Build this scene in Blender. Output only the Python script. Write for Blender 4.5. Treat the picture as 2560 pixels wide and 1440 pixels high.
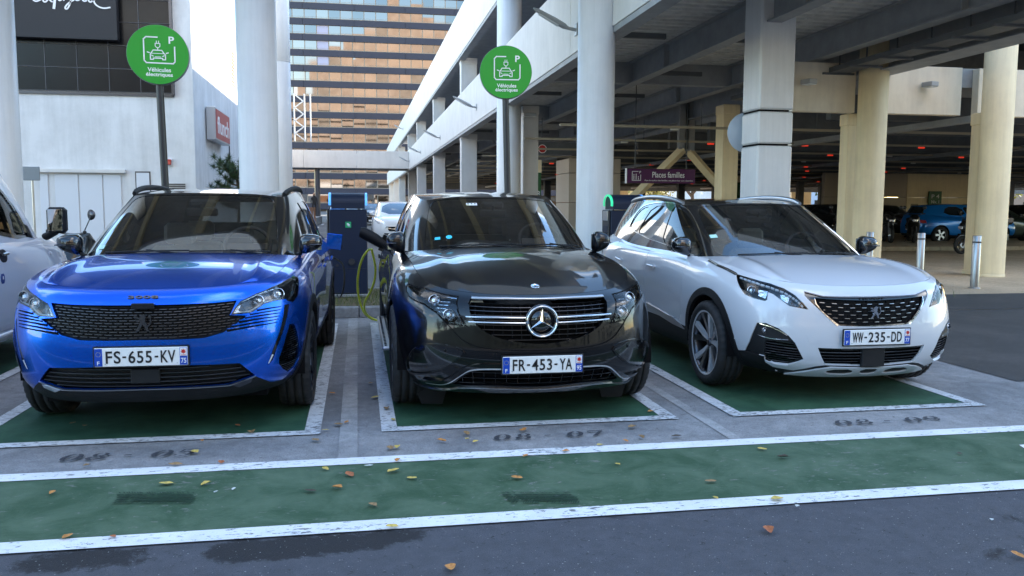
import bpy, bmesh, math, random
import numpy as np
from mathutils import Vector, Matrix
from mathutils.geometry import delaunay_2d_cdt

for o in list(bpy.data.objects): bpy.data.objects.remove(o)
sc = bpy.context.scene
COL = sc.collection
R = math.radians
PI = math.pi

# ---------------------------------------------------------------- camera
YAW, PITCH, ROLL, FPX, EYE = 0.1804, 0.0974, 0.0043, 2109.4, 1.4232
cam = bpy.data.cameras.new('camera'); camo = bpy.data.objects.new('camera', cam); COL.objects.link(camo)
cam.sensor_width = 36; cam.lens = FPX/2560*36; cam.clip_start = .05; cam.clip_end = 3000
fw = Vector((math.sin(YAW)*math.cos(PITCH), math.cos(YAW)*math.cos(PITCH), -math.sin(PITCH)))
r0 = Vector((math.cos(YAW), -math.sin(YAW), 0)); u0 = r0.cross(fw)
rr = math.cos(ROLL)*r0+math.sin(ROLL)*u0; uu = -math.sin(ROLL)*r0+math.cos(ROLL)*u0
m = Matrix((rr, uu, -fw)).transposed().to_4x4(); m.translation = (0, 0, EYE)
camo.matrix_world = m
sc.camera = camo

# ---------------------------------------------------------------- light
SUN_DIR = Vector((.72, .69, .343)).normalized()      # towards the sun: from the right and a little behind the scene
sun = bpy.data.lights.new('sun', 'SUN'); suno = bpy.data.objects.new('sun', sun); COL.objects.link(suno)
sun.energy = 4.0; sun.angle = R(.53); sun.color = (1, .93, .82)
suno.rotation_euler = SUN_DIR.to_track_quat('Z', 'Y').to_euler(); suno.location = (30, 12, 20)
w = bpy.data.worlds.new('World'); sc.world = w; w.use_nodes = True
nt = w.node_tree; nt.nodes.clear()
def N(nt, t, **k):
    n = nt.nodes.new(t)
    for a, b in k.items(): setattr(n, a, b)
    return n
out = N(nt, 'ShaderNodeOutputWorld'); bg = N(nt, 'ShaderNodeBackground'); sky = N(nt, 'ShaderNodeTexSky', sky_type='NISHITA')
sky.sun_disc = False; sky.sun_elevation = math.asin(SUN_DIR.z); sky.sun_rotation = math.atan2(SUN_DIR.x, SUN_DIR.y)
sky.dust_density = .15; sky.air_density = 1.2; sky.ozone_density = 2.6
bg.inputs[1].default_value = .13
# fair-weather clouds laid on the sky dome by direction
tc = N(nt, 'ShaderNodeTexCoord'); sx = N(nt, 'ShaderNodeSeparateXYZ'); nt.links.new(tc.outputs['Generated'], sx.inputs[0])
zz = N(nt, 'ShaderNodeMath', operation='MAXIMUM'); nt.links.new(sx.outputs[2], zz.inputs[0]); zz.inputs[1].default_value = .0
za = N(nt, 'ShaderNodeMath', operation='ADD'); nt.links.new(zz.outputs[0], za.inputs[0]); za.inputs[1].default_value = .22
cb = N(nt, 'ShaderNodeCombineXYZ')
for i in (0, 1):
    dv = N(nt, 'ShaderNodeMath', operation='DIVIDE'); nt.links.new(sx.outputs[i], dv.inputs[0]); nt.links.new(za.outputs[0], dv.inputs[1]); nt.links.new(dv.outputs[0], cb.inputs[i])
no = N(nt, 'ShaderNodeTexNoise'); no.inputs['Scale'].default_value = 1.15; no.inputs['Detail'].default_value = 7; no.inputs['Roughness'].default_value = .56; no.inputs['Distortion'].default_value = .25
nt.links.new(cb.outputs[0], no.inputs['Vector'])
cr = N(nt, 'ShaderNodeValToRGB'); cr.color_ramp.elements[0].position = .54; cr.color_ramp.elements[1].position = .68
nt.links.new(no.outputs[0], cr.inputs[0])
mxs = N(nt, 'ShaderNodeMix', data_type='RGBA'); mxs.inputs[7].default_value = (9, 9, 9.2, 1)
hs = N(nt, 'ShaderNodeHueSaturation'); hs.inputs['Saturation'].default_value = 1.05; nt.links.new(sky.outputs[0], hs.inputs['Color'])
nt.links.new(cr.outputs[0], mxs.inputs[0]); nt.links.new(hs.outputs[0], mxs.inputs[6])
nt.links.new(mxs.outputs[2], bg.inputs[0]); nt.links.new(bg.outputs[0], out.inputs[0])

sc.render.engine = 'CYCLES'
sc.view_settings.view_transform = 'Standard'; sc.view_settings.look = 'None'; sc.view_settings.exposure = 2.45; sc.view_settings.gamma = 1
sc.view_settings.use_curve_mapping = False
sc.cycles.max_bounces = 8; sc.cycles.transparent_max_bounces = 24; sc.cycles.glossy_bounces = 4; sc.cycles.diffuse_bounces = 4

# ---------------------------------------------------------------- materials
MATS = {}
def mat(name, col, rough=.6, metal=0, coat=0, spec=.5, emit=None, es=1, noise=0, nscale=8, bump=0, bscale=60, rvar=0, coatr=.03, obj=True, col2=None, sharp=0):
    if name in MATS: return MATS[name]
    m = bpy.data.materials.new(name); m.use_nodes = True; nt = m.node_tree; b = nt.nodes['Principled BSDF']
    b.inputs['Base Color'].default_value = (*col, 1); b.inputs['Roughness'].default_value = rough; b.inputs['Metallic'].default_value = metal
    b.inputs['Coat Weight'].default_value = coat; b.inputs['Coat Roughness'].default_value = coatr; b.inputs['Specular IOR Level'].default_value = spec
    if emit: b.inputs['Emission Color'].default_value = (*emit, 1); b.inputs['Emission Strength'].default_value = es
    if noise or bump or rvar or col2:
        tc = N(nt, 'ShaderNodeTexCoord'); src = tc.outputs['Object']
        if noise or col2 or rvar:
            n = N(nt, 'ShaderNodeTexNoise'); n.inputs['Scale'].default_value = nscale; n.inputs['Detail'].default_value = 8; n.inputs['Roughness'].default_value = .62
            nt.links.new(src, n.inputs['Vector'])
            if noise or col2:
                r = N(nt, 'ShaderNodeValToRGB'); r.color_ramp.elements[0].position = .3+sharp*.15; r.color_ramp.elements[1].position = .7-sharp*.15
                c1 = tuple(max(0, c*(1-noise)) for c in col); c2 = col2 or tuple(min(1, c*(1+noise)) for c in col)
                r.color_ramp.elements[0].color = (*c1, 1); r.color_ramp.elements[1].color = (*c2, 1)
                nt.links.new(n.outputs[0], r.inputs[0]); nt.links.new(r.outputs[0], b.inputs['Base Color'])
            if rvar:
                mr = N(nt, 'ShaderNodeMapRange'); mr.inputs[3].default_value = max(0, rough-rvar); mr.inputs[4].default_value = rough+rvar
                nt.links.new(n.outputs[0], mr.inputs[0]); nt.links.new(mr.outputs[0], b.inputs['Roughness'])
        if bump:
            n2 = N(nt, 'ShaderNodeTexNoise'); n2.inputs['Scale'].default_value = bscale; n2.inputs['Detail'].default_value = 4
            bp = N(nt, 'ShaderNodeBump'); bp.inputs['Strength'].default_value = bump; bp.inputs['Distance'].default_value = .01
            nt.links.new(src, n2.inputs['Vector']); nt.links.new(n2.outputs[0], bp.inputs['Height']); nt.links.new(bp.outputs[0], b.inputs['Normal'])
    MATS[name] = m; return m

def glass(name, tint=(.5, .5, .5), ior=1.5, boost=1.0, rough=0.0):
    if name in MATS: return MATS[name]
    m = bpy.data.materials.new(name); m.use_nodes = True; nt = m.node_tree; nt.nodes.clear()
    o = N(nt, 'ShaderNodeOutputMaterial'); t = N(nt, 'ShaderNodeBsdfTransparent'); g = N(nt, 'ShaderNodeBsdfGlossy'); f = N(nt, 'ShaderNodeFresnel'); mx = N(nt, 'ShaderNodeMixShader')
    t.inputs[0].default_value = (*tint, 1); g.inputs['Roughness'].default_value = rough; f.inputs[0].default_value = ior
    ml = N(nt, 'ShaderNodeMath', operation='MULTIPLY'); ml.inputs[1].default_value = boost; ml.use_clamp = True
    nt.links.new(f.outputs[0], ml.inputs[0]); nt.links.new(ml.outputs[0], mx.inputs[0]); nt.links.new(t.outputs[0], mx.inputs[1]); nt.links.new(g.outputs[0], mx.inputs[2]); nt.links.new(mx.outputs[0], o.inputs[0])
    MATS[name] = m; return m

def paint(name, col, metal=.35, rough=.35, flake=.12, coat=1.0):
    """clear-coated metallic car paint, a trace of dust in the coat"""
    m = bpy.data.materials.new(name); m.use_nodes = True; nt = m.node_tree; b = nt.nodes['Principled BSDF']; b.inputs['Specular IOR Level'].default_value = .2
    tc = N(nt, 'ShaderNodeTexCoord'); n = N(nt, 'ShaderNodeTexNoise'); n.inputs['Scale'].default_value = 900; n.inputs['Detail'].default_value = 2
    nt.links.new(tc.outputs['Object'], n.inputs['Vector'])
    r = N(nt, 'ShaderNodeValToRGB'); r.color_ramp.elements[0].color = (*[c*(1-flake) for c in col], 1); r.color_ramp.elements[1].color = (*[min(1, c*(1+flake)) for c in col], 1)
    nt.links.new(n.outputs[0], r.inputs[0]); nt.links.new(r.outputs[0], b.inputs['Base Color'])
    b.inputs['Metallic'].default_value = metal; b.inputs['Roughness'].default_value = rough; b.inputs['Coat Weight'].default_value = coat; b.inputs['Coat IOR'].default_value = 1.45
    d = N(nt, 'ShaderNodeTexNoise'); d.inputs['Scale'].default_value = 5; d.inputs['Detail'].default_value = 9; nt.links.new(tc.outputs['Object'], d.inputs['Vector'])
    mr = N(nt, 'ShaderNodeMapRange'); mr.inputs[1].default_value = .35; mr.inputs[2].default_value = .75; mr.inputs[3].default_value = .008; mr.inputs[4].default_value = .05
    nt.links.new(d.outputs[0], mr.inputs[0]); nt.links.new(mr.outputs[0], b.inputs['Coat Roughness'])
    MATS[name] = m; return m

def streaked(name, col, stain, rough=.6, amt=.5, sx=5.0, sz=.35, rvar=.05):
    """painted wall or column with faint rain streaks and scuffs"""
    m = bpy.data.materials.new(name); m.use_nodes = True; nt = m.node_tree; b = nt.nodes['Principled BSDF']; L = nt.links
    tc = N(nt, 'ShaderNodeTexCoord'); mp = N(nt, 'ShaderNodeMapping'); mp.inputs['Scale'].default_value = (sx, sx, sz); L.new(tc.outputs['Object'], mp.inputs[0])
    n1 = N(nt, 'ShaderNodeTexNoise'); n1.inputs['Scale'].default_value = 1.6; n1.inputs['Detail'].default_value = 9; n1.inputs['Roughness'].default_value = .62; L.new(mp.outputs[0], n1.inputs['Vector'])
    n2 = N(nt, 'ShaderNodeTexNoise'); n2.inputs['Scale'].default_value = .9; n2.inputs['Detail'].default_value = 10; n2.inputs['Roughness'].default_value = .7; L.new(tc.outputs['Object'], n2.inputs['Vector'])
    ad = N(nt, 'ShaderNodeMath', operation='MULTIPLY_ADD'); L.new(n1.outputs[0], ad.inputs[0]); ad.inputs[1].default_value = .7; L.new(n2.outputs[0], ad.inputs[2])
    r = N(nt, 'ShaderNodeValToRGB'); r.color_ramp.elements[0].position = .62; r.color_ramp.elements[1].position = .98; r.color_ramp.elements[0].color = (*[s_*amt+c*(1-amt) for s_, c in zip(stain, col)], 1); r.color_ramp.elements[1].color = (*col, 1)
    L.new(ad.outputs[0], r.inputs[0]); L.new(r.outputs[0], b.inputs['Base Color'])
    mr = N(nt, 'ShaderNodeMapRange'); mr.inputs[3].default_value = rough-rvar; mr.inputs[4].default_value = rough+rvar; L.new(n2.outputs[0], mr.inputs[0]); L.new(mr.outputs[0], b.inputs['Roughness'])
    n3 = N(nt, 'ShaderNodeTexNoise'); n3.inputs['Scale'].default_value = 45; n3.inputs['Detail'].default_value = 5; L.new(tc.outputs['Object'], n3.inputs['Vector'])
    bp = N(nt, 'ShaderNodeBump'); bp.inputs['Strength'].default_value = .12; bp.inputs['Distance'].default_value = .01; L.new(n3.outputs[0], bp.inputs['Height']); L.new(bp.outputs[0], b.inputs['Normal'])
    MATS[name] = m; return m

# ---------------------------------------------------------------- object helpers
def tag(o, label=None, cat=None, group=None, kind=None):
    if label: o['label'] = label
    if cat: o['category'] = cat
    if group: o['group'] = group
    if kind: o['kind'] = kind
    return o
def empty(name, loc=(0, 0, 0), rz=0, label=None, cat=None, group=None):
    o = bpy.data.objects.new(name, None); COL.objects.link(o); o.location = loc; o.rotation_euler = (0, 0, rz); o.empty_display_size = .1
    return tag(o, label, cat, group)
def link(name, me, parent=None):
    o = bpy.data.objects.new(name, me); COL.objects.link(o)
    if parent: o.parent = parent
    return o
def mesh_np(name, V, F, mt, parent=None, smooth=False, normals=None):
    me = bpy.data.meshes.new(name); me.from_pydata([tuple(v) for v in V], [], [tuple(f) for f in F]); me.materials.append(mt)
    if smooth: me.polygons.foreach_set('use_smooth', [True]*len(me.polygons))
    me.update()
    if normals is not None: me.normals_split_custom_set_from_vertices([tuple(n) for n in normals])
    return link(name, me, parent)
def copy_tree(o, parent=None):
    c = o.copy(); COL.objects.link(c); c.parent = parent
    for ch in list(o.children): copy_tree(ch, c)
    return c

class MB:
    """collects shapes and links them as one mesh object"""
    def __init__(s): s.v = []; s.f = []; s.sm = []; s.M = Matrix.Identity(4)
    def add(s, V, F, smooth=False):
        b = len(s.v); s.v += [tuple(s.M @ Vector(v)) for v in V]; s.f += [tuple(i+b for i in f) for f in F]; s.sm += [smooth]*len(F); return s
    def box(s, x0, x1, y0, y1, z0, z1, c=0):
        if c <= 0:
            V = [(x, y, z) for z in (z0, z1) for y in (y0, y1) for x in (x0, x1)]
            return s.add(V, [(0, 2, 3, 1), (4, 5, 7, 6), (0, 1, 5, 4), (2, 6, 7, 3), (0, 4, 6, 2), (1, 3, 7, 5)])
        V = []; idx = {}
        for sx_ in (0, 1):
            for sy_ in (0, 1):
                for sz_ in (0, 1):
                    for ax in range(3):
                        p = [x0+c if sx_ == 0 else x1-c, y0+c if sy_ == 0 else y1-c, z0+c if sz_ == 0 else z1-c]
                        p[ax] = ((x0, y0, z0), (x1, y1, z1))[(sx_, sy_, sz_)[ax]][ax]
                        idx[(sx_, sy_, sz_, ax)] = len(V); V.append(tuple(p))
        F = []
        g = lambda *k: idx[k]
        for a in range(3):
            for e in (0, 1):
                b_, c_ = (a+1) % 3, (a+2) % 3; q = []
                for (i, j) in ((0, 0), (1, 0), (1, 1), (0, 1)):
                    k = [0, 0, 0]; k[a] = e; k[b_] = i; k[c_] = j; q.append(g(*k, a))
                F.append(tuple(q) if e else tuple(q[::-1]))
        for a in range(3):
            b_, c_ = (a+1) % 3, (a+2) % 3
            for i in (0, 1):
                for j in (0, 1):
                    k0 = [0, 0, 0]; k1 = [0, 0, 0]; k0[b_] = k1[b_] = i; k0[c_] = k1[c_] = j; k0[a] = 0; k1[a] = 1
                    F.append((g(*k0, b_), g(*k1, b_), g(*k1, c_), g(*k0, c_)))
        for i in (0, 1):
            for j in (0, 1):
                for k in (0, 1): F.append((g(i, j, k, 0), g(i, j, k, 1), g(i, j, k, 2)))
        return s.add(V, F)
    def tube(s, pts, r, n=10, cap=True, smooth=True, flat=1.0):
        P = [Vector(p) for p in pts]; V = []; F = []; up = None
        rs = r if isinstance(r, (list, tuple)) else [r]*len(P)
        for i, p in enumerate(P):
            t = ((P[min(i+1, len(P)-1)])-(P[max(i-1, 0)])).normalized()
            if up is None: up = Vector((0, 0, 1)) if abs(t.z) < .9 else Vector((1, 0, 0))
            a = t.cross(up).normalized(); b = a.cross(t).normalized(); up = b
            for k in range(n):
                th = 2*PI*k/n; V.append(p+a*math.cos(th)*rs[i]+b*math.sin(th)*rs[i]*flat)
        for i in range(len(P)-1):
            for k in range(n): F.append((i*n+k, i*n+(k+1) % n, (i+1)*n+(k+1) % n, (i+1)*n+k))
        s.add(V, F, smooth)
        if cap: s.add(V[:n], [tuple(range(n))[::-1]]); s.add(V[-n:], [tuple(range(n))])
        return s
    def cyl(s, c, r, z0, z1, n=24, smooth=True): return s.tube([(c[0], c[1], z0), (c[0], c[1], z1)], r, n, True, smooth)
    def lathe(s, prof, n=32, smooth=True, axis='z', closed=False):
        """profile of (radius, height) turned about an axis"""
        V = []; F = []; m_ = len(prof)
        for k in range(n):
            th = 2*PI*k/n; c, q = math.cos(th), math.sin(th)
            for (r, h) in prof: V.append((r*c, r*q, h) if axis == 'z' else ((h, r*c, r*q) if axis == 'x' else (r*q, h, r*c)))
        for k in range(n):
            for i in range(m_ if closed else m_-1):
                F.append((k*m_+i, ((k+1) % n)*m_+i, ((k+1) % n)*m_+(i+1) % m_, k*m_+(i+1) % m_))
        return s.add(V, F, smooth)
    def prism(s, poly, d, M=None):
        """polygon in the xz plane pushed along y by d (front face at y=0)"""
        tri = tess(poly); n = len(poly); V = [(x, 0, z) for x, z in poly]+[(x, d, z) for x, z in poly]
        if M is not None: V = [tuple(M @ Vector(v)) for v in V]
        F = [t for t in tri]+[(c+n, b+n, a+n) for a, b, c in tri]+[(i, i+n, (i+1) % n+n, (i+1) % n) for i in range(n)]
        return s.add(V, F)
    def build(s, name, mt, parent=None, recalc=True):
        me = bpy.data.meshes.new(name); me.from_pydata(s.v, [], s.f); me.materials.append(mt)
        me.polygons.foreach_set('use_smooth', s.sm)
        if recalc:
            bm = bmesh.new(); bm.from_mesh(me); bmesh.ops.recalc_face_normals(bm, faces=bm.faces); bm.to_mesh(me); bm.free()
        me.update(); return link(name, me, parent)

def inside(P, poly):
    P = np.asarray(P, float); x, y = P[:, 0], P[:, 1]; c = np.zeros(len(P), bool); n = len(poly); q = np.asarray(poly, float)
    for i in range(n):
        x1, y1 = q[i]; x2, y2 = q[(i+1) % n]
        if y1 == y2: continue
        c ^= ((y1 > y) != (y2 > y)) & (x < (x2-x1)*(y-y1)/(y2-y1)+x1)
    return c
def tess(poly):
    """triangles of a plain polygon"""
    vs = [Vector(p) for p in poly]; n = len(vs)
    r = delaunay_2d_cdt(vs, [(i, (i+1) % n) for i in range(n)], [], 0, 1e-7)
    P = np.array([tuple(v) for v in r[0]]); F = [tuple(f) for f in r[2]]; back = {}
    for k, o in enumerate(r[3]):
        if o: back[k] = o[0]
    cen = np.array([P[list(f)].mean(0) for f in F]); ok = inside(cen, poly)
    return [tuple(back[i] for i in f) for f, k in zip(F, ok) if k and all(i in back for i in f)]
def dens(poly, step, closed=True):
    q = []; n = len(poly)
    for i in range(n if closed else n-1):
        a = np.array(poly[i], float); b = np.array(poly[(i+1) % n], float); k = max(1, int(math.ceil(np.linalg.norm(b-a)/step)))
        for j in range(k): q.append(tuple(a+(b-a)*j/k))
    if not closed: q.append(tuple(poly[-1]))
    return q
def chaikin(poly, n=1, closed=True):
    for _ in range(n):
        q = []; m_ = len(poly)
        for i in range(m_ if closed else m_-1):
            a = np.array(poly[i], float); b = np.array(poly[(i+1) % m_], float); q += [tuple(a*.75+b*.25), tuple(a*.25+b*.75)]
        if not closed: q = [tuple(poly[0])]+q+[tuple(poly[-1])]
        poly = q
    return poly
def area(p): return .5*sum(p[i][0]*p[(i+1) % len(p)][1]-p[(i+1) % len(p)][0]*p[i][1] for i in range(len(p)))
def inset(poly, d):
    """polygon moved inwards by d (outwards if negative)"""
    p = np.array(poly, float); n = len(p); s_ = 1 if area(poly) > 0 else -1; q = []
    for i in range(n):
        a, b, c = p[i-1], p[i], p[(i+1) % n]; e1 = b-a; e2 = c-b
        e1 /= np.linalg.norm(e1)+1e-9; e2 /= np.linalg.norm(e2)+1e-9
        n1 = np.array([-e1[1], e1[0]]); n2 = np.array([-e2[1], e2[0]]); m_ = n1+n2; l = max(m_ @ m_/2, .35); q.append(tuple(b+s_*d*m_/l))
    return q
def ribbon(pts, w, w2=None):
    P = np.array(pts, float); T = np.gradient(P, axis=0); T /= np.linalg.norm(T, axis=1, keepdims=True)+1e-9
    Nn = np.stack([-T[:, 1], T[:, 0]], 1); k = len(P); ws = np.linspace(w, w if w2 is None else w2, k)[:, None]/2
    return [tuple(a) for a in P+Nn*ws]+[tuple(a) for a in (P-Nn*ws)[::-1]]

def patch(name, S, outer, mt, parent, holes=(), off=0.0, th=.012, sp=.03, fine=None, smooth=True):
    """a skin of thickness th laid over surface S inside the outline, off metres proud (or sunk if negative)"""
    loops = [dens(outer, sp*.8)]+[dens(h, sp*.8) for h in holes]
    V = []; E = []
    for lp in loops:
        b = len(V); V += lp; E += [(b+i, b+(i+1) % len(lp)) for i in range(len(lp))]
    o = np.array(outer); lo = o.min(0); hi = o.max(0)
    gs = []
    def grid(a, b, s_):
        X, Y = np.meshgrid(np.arange(a+s_*.5, b, s_), np.arange(lo[1]+s_*.5, hi[1], s_))
        X = X+((np.arange(X.shape[0]) % 2)*s_*.5)[:, None]; return np.stack([X.ravel(), Y.ravel()], 1)
    if fine: gs = [grid(lo[0], -fine, sp*2.2), grid(-fine, fine, sp), grid(fine, hi[0], sp*2.2)]; G = np.concatenate(gs)
    else: G = grid(lo[0], hi[0], sp)
    if len(G):
        G = G[inside(G, outer)]
        for h in holes: G = G[~inside(G, h)] if len(G) else G
    if len(G):
        B = np.array(V); keep = np.ones(len(G), bool)
        for k in range(0, len(G), 2000):
            d = ((G[k:k+2000, None]-B[None])**2).sum(-1).min(1); keep[k:k+2000] = d > (sp*.45)**2
        V = V+[tuple(g) for g in G[keep]]
    r = delaunay_2d_cdt([Vector(v) for v in V], E, [], 0, 1e-7)
    P = np.array([tuple(v) for v in r[0]]); F = np.array([tuple(f) for f in r[2]])
    cen = P[F].mean(1); ok = inside(cen, outer)
    for h in holes: ok &= ~inside(cen, h)
    a = P[F]; ar = np.abs(np.cross(a[:, 1]-a[:, 0], a[:, 2]-a[:, 0])); ok &= ar > 1e-9
    F = F[ok]
    q = P[F]; cw = np.cross(q[:, 1]-q[:, 0], q[:, 2]-q[:, 0]) < 0; F[cw] = F[cw][:, ::-1]
    used = np.unique(F); mp = -np.ones(len(P), int); mp[used] = np.arange(len(used)); F = mp[F]; P = P[used]
    Nn = S.nrm(P[:, 0], P[:, 1]); X = S.f(P[:, 0], P[:, 1])+Nn*off
    n = len(P); faces = [tuple(f) for f in F]; Vs = list(X); Ns = list(Nn)
    if th:
        ed = {}
        for f in F:
            for i in range(3):
                e = (f[i], f[(i+1) % 3]); ed[e] = 1
        bd = [e for e in ed if (e[1], e[0]) not in ed]
        for (i, j) in bd:
            b = len(Vs); t = X[j]-X[i]; nn = np.cross(t, Nn[i]); nn = nn/(np.linalg.norm(nn)+1e-9)
            Vs += [X[i], X[j], X[j]-Nn[j]*th, X[i]-Nn[i]*th]; Ns += [nn]*4; faces.append((b+1, b, b+3, b+2))
    return mesh_np(name, Vs, faces, mt, parent, smooth, Ns if smooth else None)

def rod(name, S, pts, r, mt, parent, off=0.0, n=8, flat=1.0, step=.03):
    pts = dens(pts, step, False); a = np.array(pts); X = S.f(a[:, 0], a[:, 1])+S.nrm(a[:, 0], a[:, 1])*off
    return MB().tube([tuple(x) for x in X], r, n, flat=flat).build(name, mt, parent)

FONTC = {}
def text_mesh(s, size=1.0, ext=.002, bold=0.0, spacing=1.0):
    k = (s, size, ext, bold, spacing)
    if k in FONTC: return FONTC[k]
    cu = bpy.data.curves.new('text', 'FONT'); cu.body = s; cu.size = size; cu.extrude = ext; cu.offset = bold; cu.align_x = 'CENTER'; cu.align_y = 'CENTER'; cu.space_character = spacing; cu.resolution_u = 4
    o = bpy.data.objects.new('text', cu); COL.objects.link(o); dg = bpy.context.evaluated_depsgraph_get(); dg.update()
    me = bpy.data.meshes.new_from_object(o.evaluated_get(dg)); bpy.data.objects.remove(o); FONTC[k] = me; return me
def text(name, s, w, h, mt, parent, M, ext=.002, bold=0.0, spacing=1.0):
    """lettering fitted to w x h; M places it: x right, y up, z towards the reader"""
    me = text_mesh(s, 1.0, ext, bold, spacing).copy(); co = np.array([v.co[:] for v in me.vertices]); lo = co.min(0); hi = co.max(0)
    c = (lo+hi)/2; sx_ = w/(hi[0]-lo[0]) if w else h/(hi[1]-lo[1]); sy_ = h/(hi[1]-lo[1]) if h else sx_
    for v in me.vertices: v.co = ((v.co.x-c[0])*sx_, (v.co.y-c[1])*sy_, v.co.z)
    me.materials.clear(); me.materials.append(mt); o = link(name, me, parent)
    if parent: o.matrix_parent_inverse = Matrix.Identity(4)
    o.matrix_local = M; return o
FACE = Matrix(((1, 0, 0, 0), (0, 0, -1, 0), (0, 1, 0, 0), (0, 0, 0, 1)))    # x right, y up, looking towards -Y (at the camera)
def at_(x, y, z, rz=0): return Matrix.Translation((x, y, z)) @ Matrix.Rotation(rz, 4, 'Z') @ FACE
def bez(a, b, c, d, n=10): return [tuple((1-t)**3*Vector(a)+3*(1-t)**2*t*Vector(b)+3*(1-t)*t*t*Vector(c)+t**3*Vector(d)) for t in [i/n for i in range(n+1)]]
# ---------------------------------------------------------------- smooth surfaces (numpy only)
def bs_w(t):
    return np.stack([(1-t)**3, 3*t**3-6*t**2+4, -3*t**3+3*t**2+3*t+1, t**3], -1)/6.0

class Net:
    """half body as a net of control points [column round the plan][row upwards]; u<0 is the mirrored half"""
    def __init__(s, P, rear_sym=True):
        P = np.array(P, float); s.n, s.m = P.shape[:2]
        mir = np.array([-1, 1, 1.])
        a = P[1]*mir; b = P[-2]*mir if rear_sym else 2*P[-1]-P[-2]
        P = np.concatenate([a[None], P, b[None]], 0)
        P = np.concatenate([(2*P[:, :1]-P[:, 1:2]), P, (2*P[:, -1:]-P[:, -2:-1])], 1)
        s.P = P
        t = np.linspace(0, s.n-1, 400); q = s.raw(t, np.full(400, (s.m-1)*.5))
        s.tu = t; s.U = np.concatenate([[0], np.cumsum(np.linalg.norm(np.diff(q, axis=0), axis=1))])
        t = np.linspace(0, s.m-1, 100); L = 0
        for c in (0.01, s.n*.45):
            q = s.raw(np.full(100, c), t); L = L+np.concatenate([[0], np.cumsum(np.linalg.norm(np.diff(q, axis=0), axis=1))])
        s.tv = t; s.V = L/2; s.Um = s.U[-1]; s.Vm = s.V[-1]
    def raw(s, tu, tv):
        tu = np.clip(tu, 0, s.n-1-1e-9); tv = np.clip(tv, 0, s.m-1-1e-9)
        i = np.floor(tu).astype(int); j = np.floor(tv).astype(int)
        wu = bs_w(tu-i); wv = bs_w(tv-j); out = np.zeros(tu.shape+(3,))
        for a in range(4):
            for b in range(4):
                out += (wu[..., a]*wv[..., b])[..., None]*s.P[i+a, j+b]
        return out
    def tU(s, i): return float(np.interp(i, s.tu, s.U))
    def f(s, u, v):
        u = np.asarray(u, float); v = np.asarray(v, float)
        p = s.raw(np.interp(np.abs(u), s.U, s.tu), np.interp(v, s.V, s.tv))
        p[..., 0] *= np.where(u < 0, -1, 1); return p
    def nrm(s, u, v):
        e = 2e-3; a = s.f(u+e, v)-s.f(u-e, v); b = s.f(u, np.minimum(v+e, s.Vm))-s.f(u, np.maximum(v-e, 0))
        n = np.cross(a, b); return n/np.maximum(np.linalg.norm(n, axis=-1, keepdims=True), 1e-9)

def spl(pts, t):
    """b-spline through a list of points, t in 0..1 (ends kept)"""
    P = np.array(pts, float); n = len(P); P = np.concatenate([[2*P[0]-P[1]], P, [2*P[-1]-P[-2]]])
    t = np.clip(np.asarray(t, float), 0, 1)*(n-1-1e-9); i = np.floor(t).astype(int); w = bs_w(t-i)
    return sum(w[..., a][..., None]*P[i+a] for a in range(4))

class Lid:
    """Coons sheet closing a net from above: front edge, side edge, rear edge and centre line"""
    def __init__(s, net, c1, c2, centre, rear=None, bump=None, row=None):
        vm = net.Vm if row is None else row; T = np.linspace(0, 1, 200)
        U1, U2 = net.tU(c1), net.tU(c2)
        s.F = net.f(T*U1, np.full(200, vm)); s.S = net.f(U1+T*(U2-U1), np.full(200, vm))
        s.R = net.f(net.Um-T*(net.Um-U2), np.full(200, vm)) if rear is None else spl(list(rear)+[tuple(s.S[-1])], T)
        C = spl([tuple(s.F[0])]+list(centre)+[tuple(s.R[0])], T); C[:, 0] = 0; s.C = C
        s.T = T; s.bump = bump
        s.Um = float(np.linalg.norm(s.S[100]-s.C[100])); s.Vm = float(np.linalg.norm(np.diff(s.C, axis=0), axis=1).sum())
    def g(s, A, t): return np.stack([np.interp(t, s.T, A[:, k]) for k in range(3)], -1)
    def f(s, u, v):
        u = np.asarray(u, float); sg = np.where(u < 0, -1, 1); a = np.clip(np.abs(u)/s.Um, 0, 1); w = np.clip(np.asarray(v, float)/s.Vm, 0, 1)
        A = a[..., None]; W = w[..., None]
        p = (1-W)*s.g(s.F, a)+W*s.g(s.R, a)+(1-A)*s.g(s.C, w)+A*s.g(s.S, w) \
            - ((1-A)*(1-W)*s.F[0]+A*(1-W)*s.F[-1]+(1-A)*W*s.R[0]+A*W*s.R[-1])
        if s.bump is not None: p[..., 2] += s.bump(a, w)
        p[..., 0] *= sg; return p
    def nrm(s, u, v):
        e = 3e-3; a = s.f(np.minimum(u+e, s.Um), v)-s.f(np.maximum(u-e, -s.Um), v)
        b = s.f(u, np.minimum(v+e, s.Vm))-s.f(u, np.maximum(v-e, 0))
        n = np.cross(a, b); return n/np.maximum(np.linalg.norm(n, axis=-1, keepdims=True), 1e-9)

def body_net(cols, stations):
    xy = np.array([c[:2] for c in cols], float); key = [c[2] for c in cols]
    st = np.array(stations, float)
    d = np.zeros_like(xy)
    for i in range(len(xy)):
        a = xy[i-1] if i else xy[1]*[-1, 1]; b = xy[i+1] if i < len(xy)-1 else xy[-2]*[-1, 1]
        t = b-a; t /= np.linalg.norm(t); d[i] = (t[1], -t[0])
    P = []
    for i, k in enumerate(key):
        k0 = min(int(k), len(st)-2); w = k-k0; pr = st[k0]*(1-w)+st[k0+1]*w
        P.append([(xy[i, 0]-d[i, 0]*ins, xy[i, 1]-d[i, 1]*ins, z) for z, ins in pr])
    return Net(P)

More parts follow.
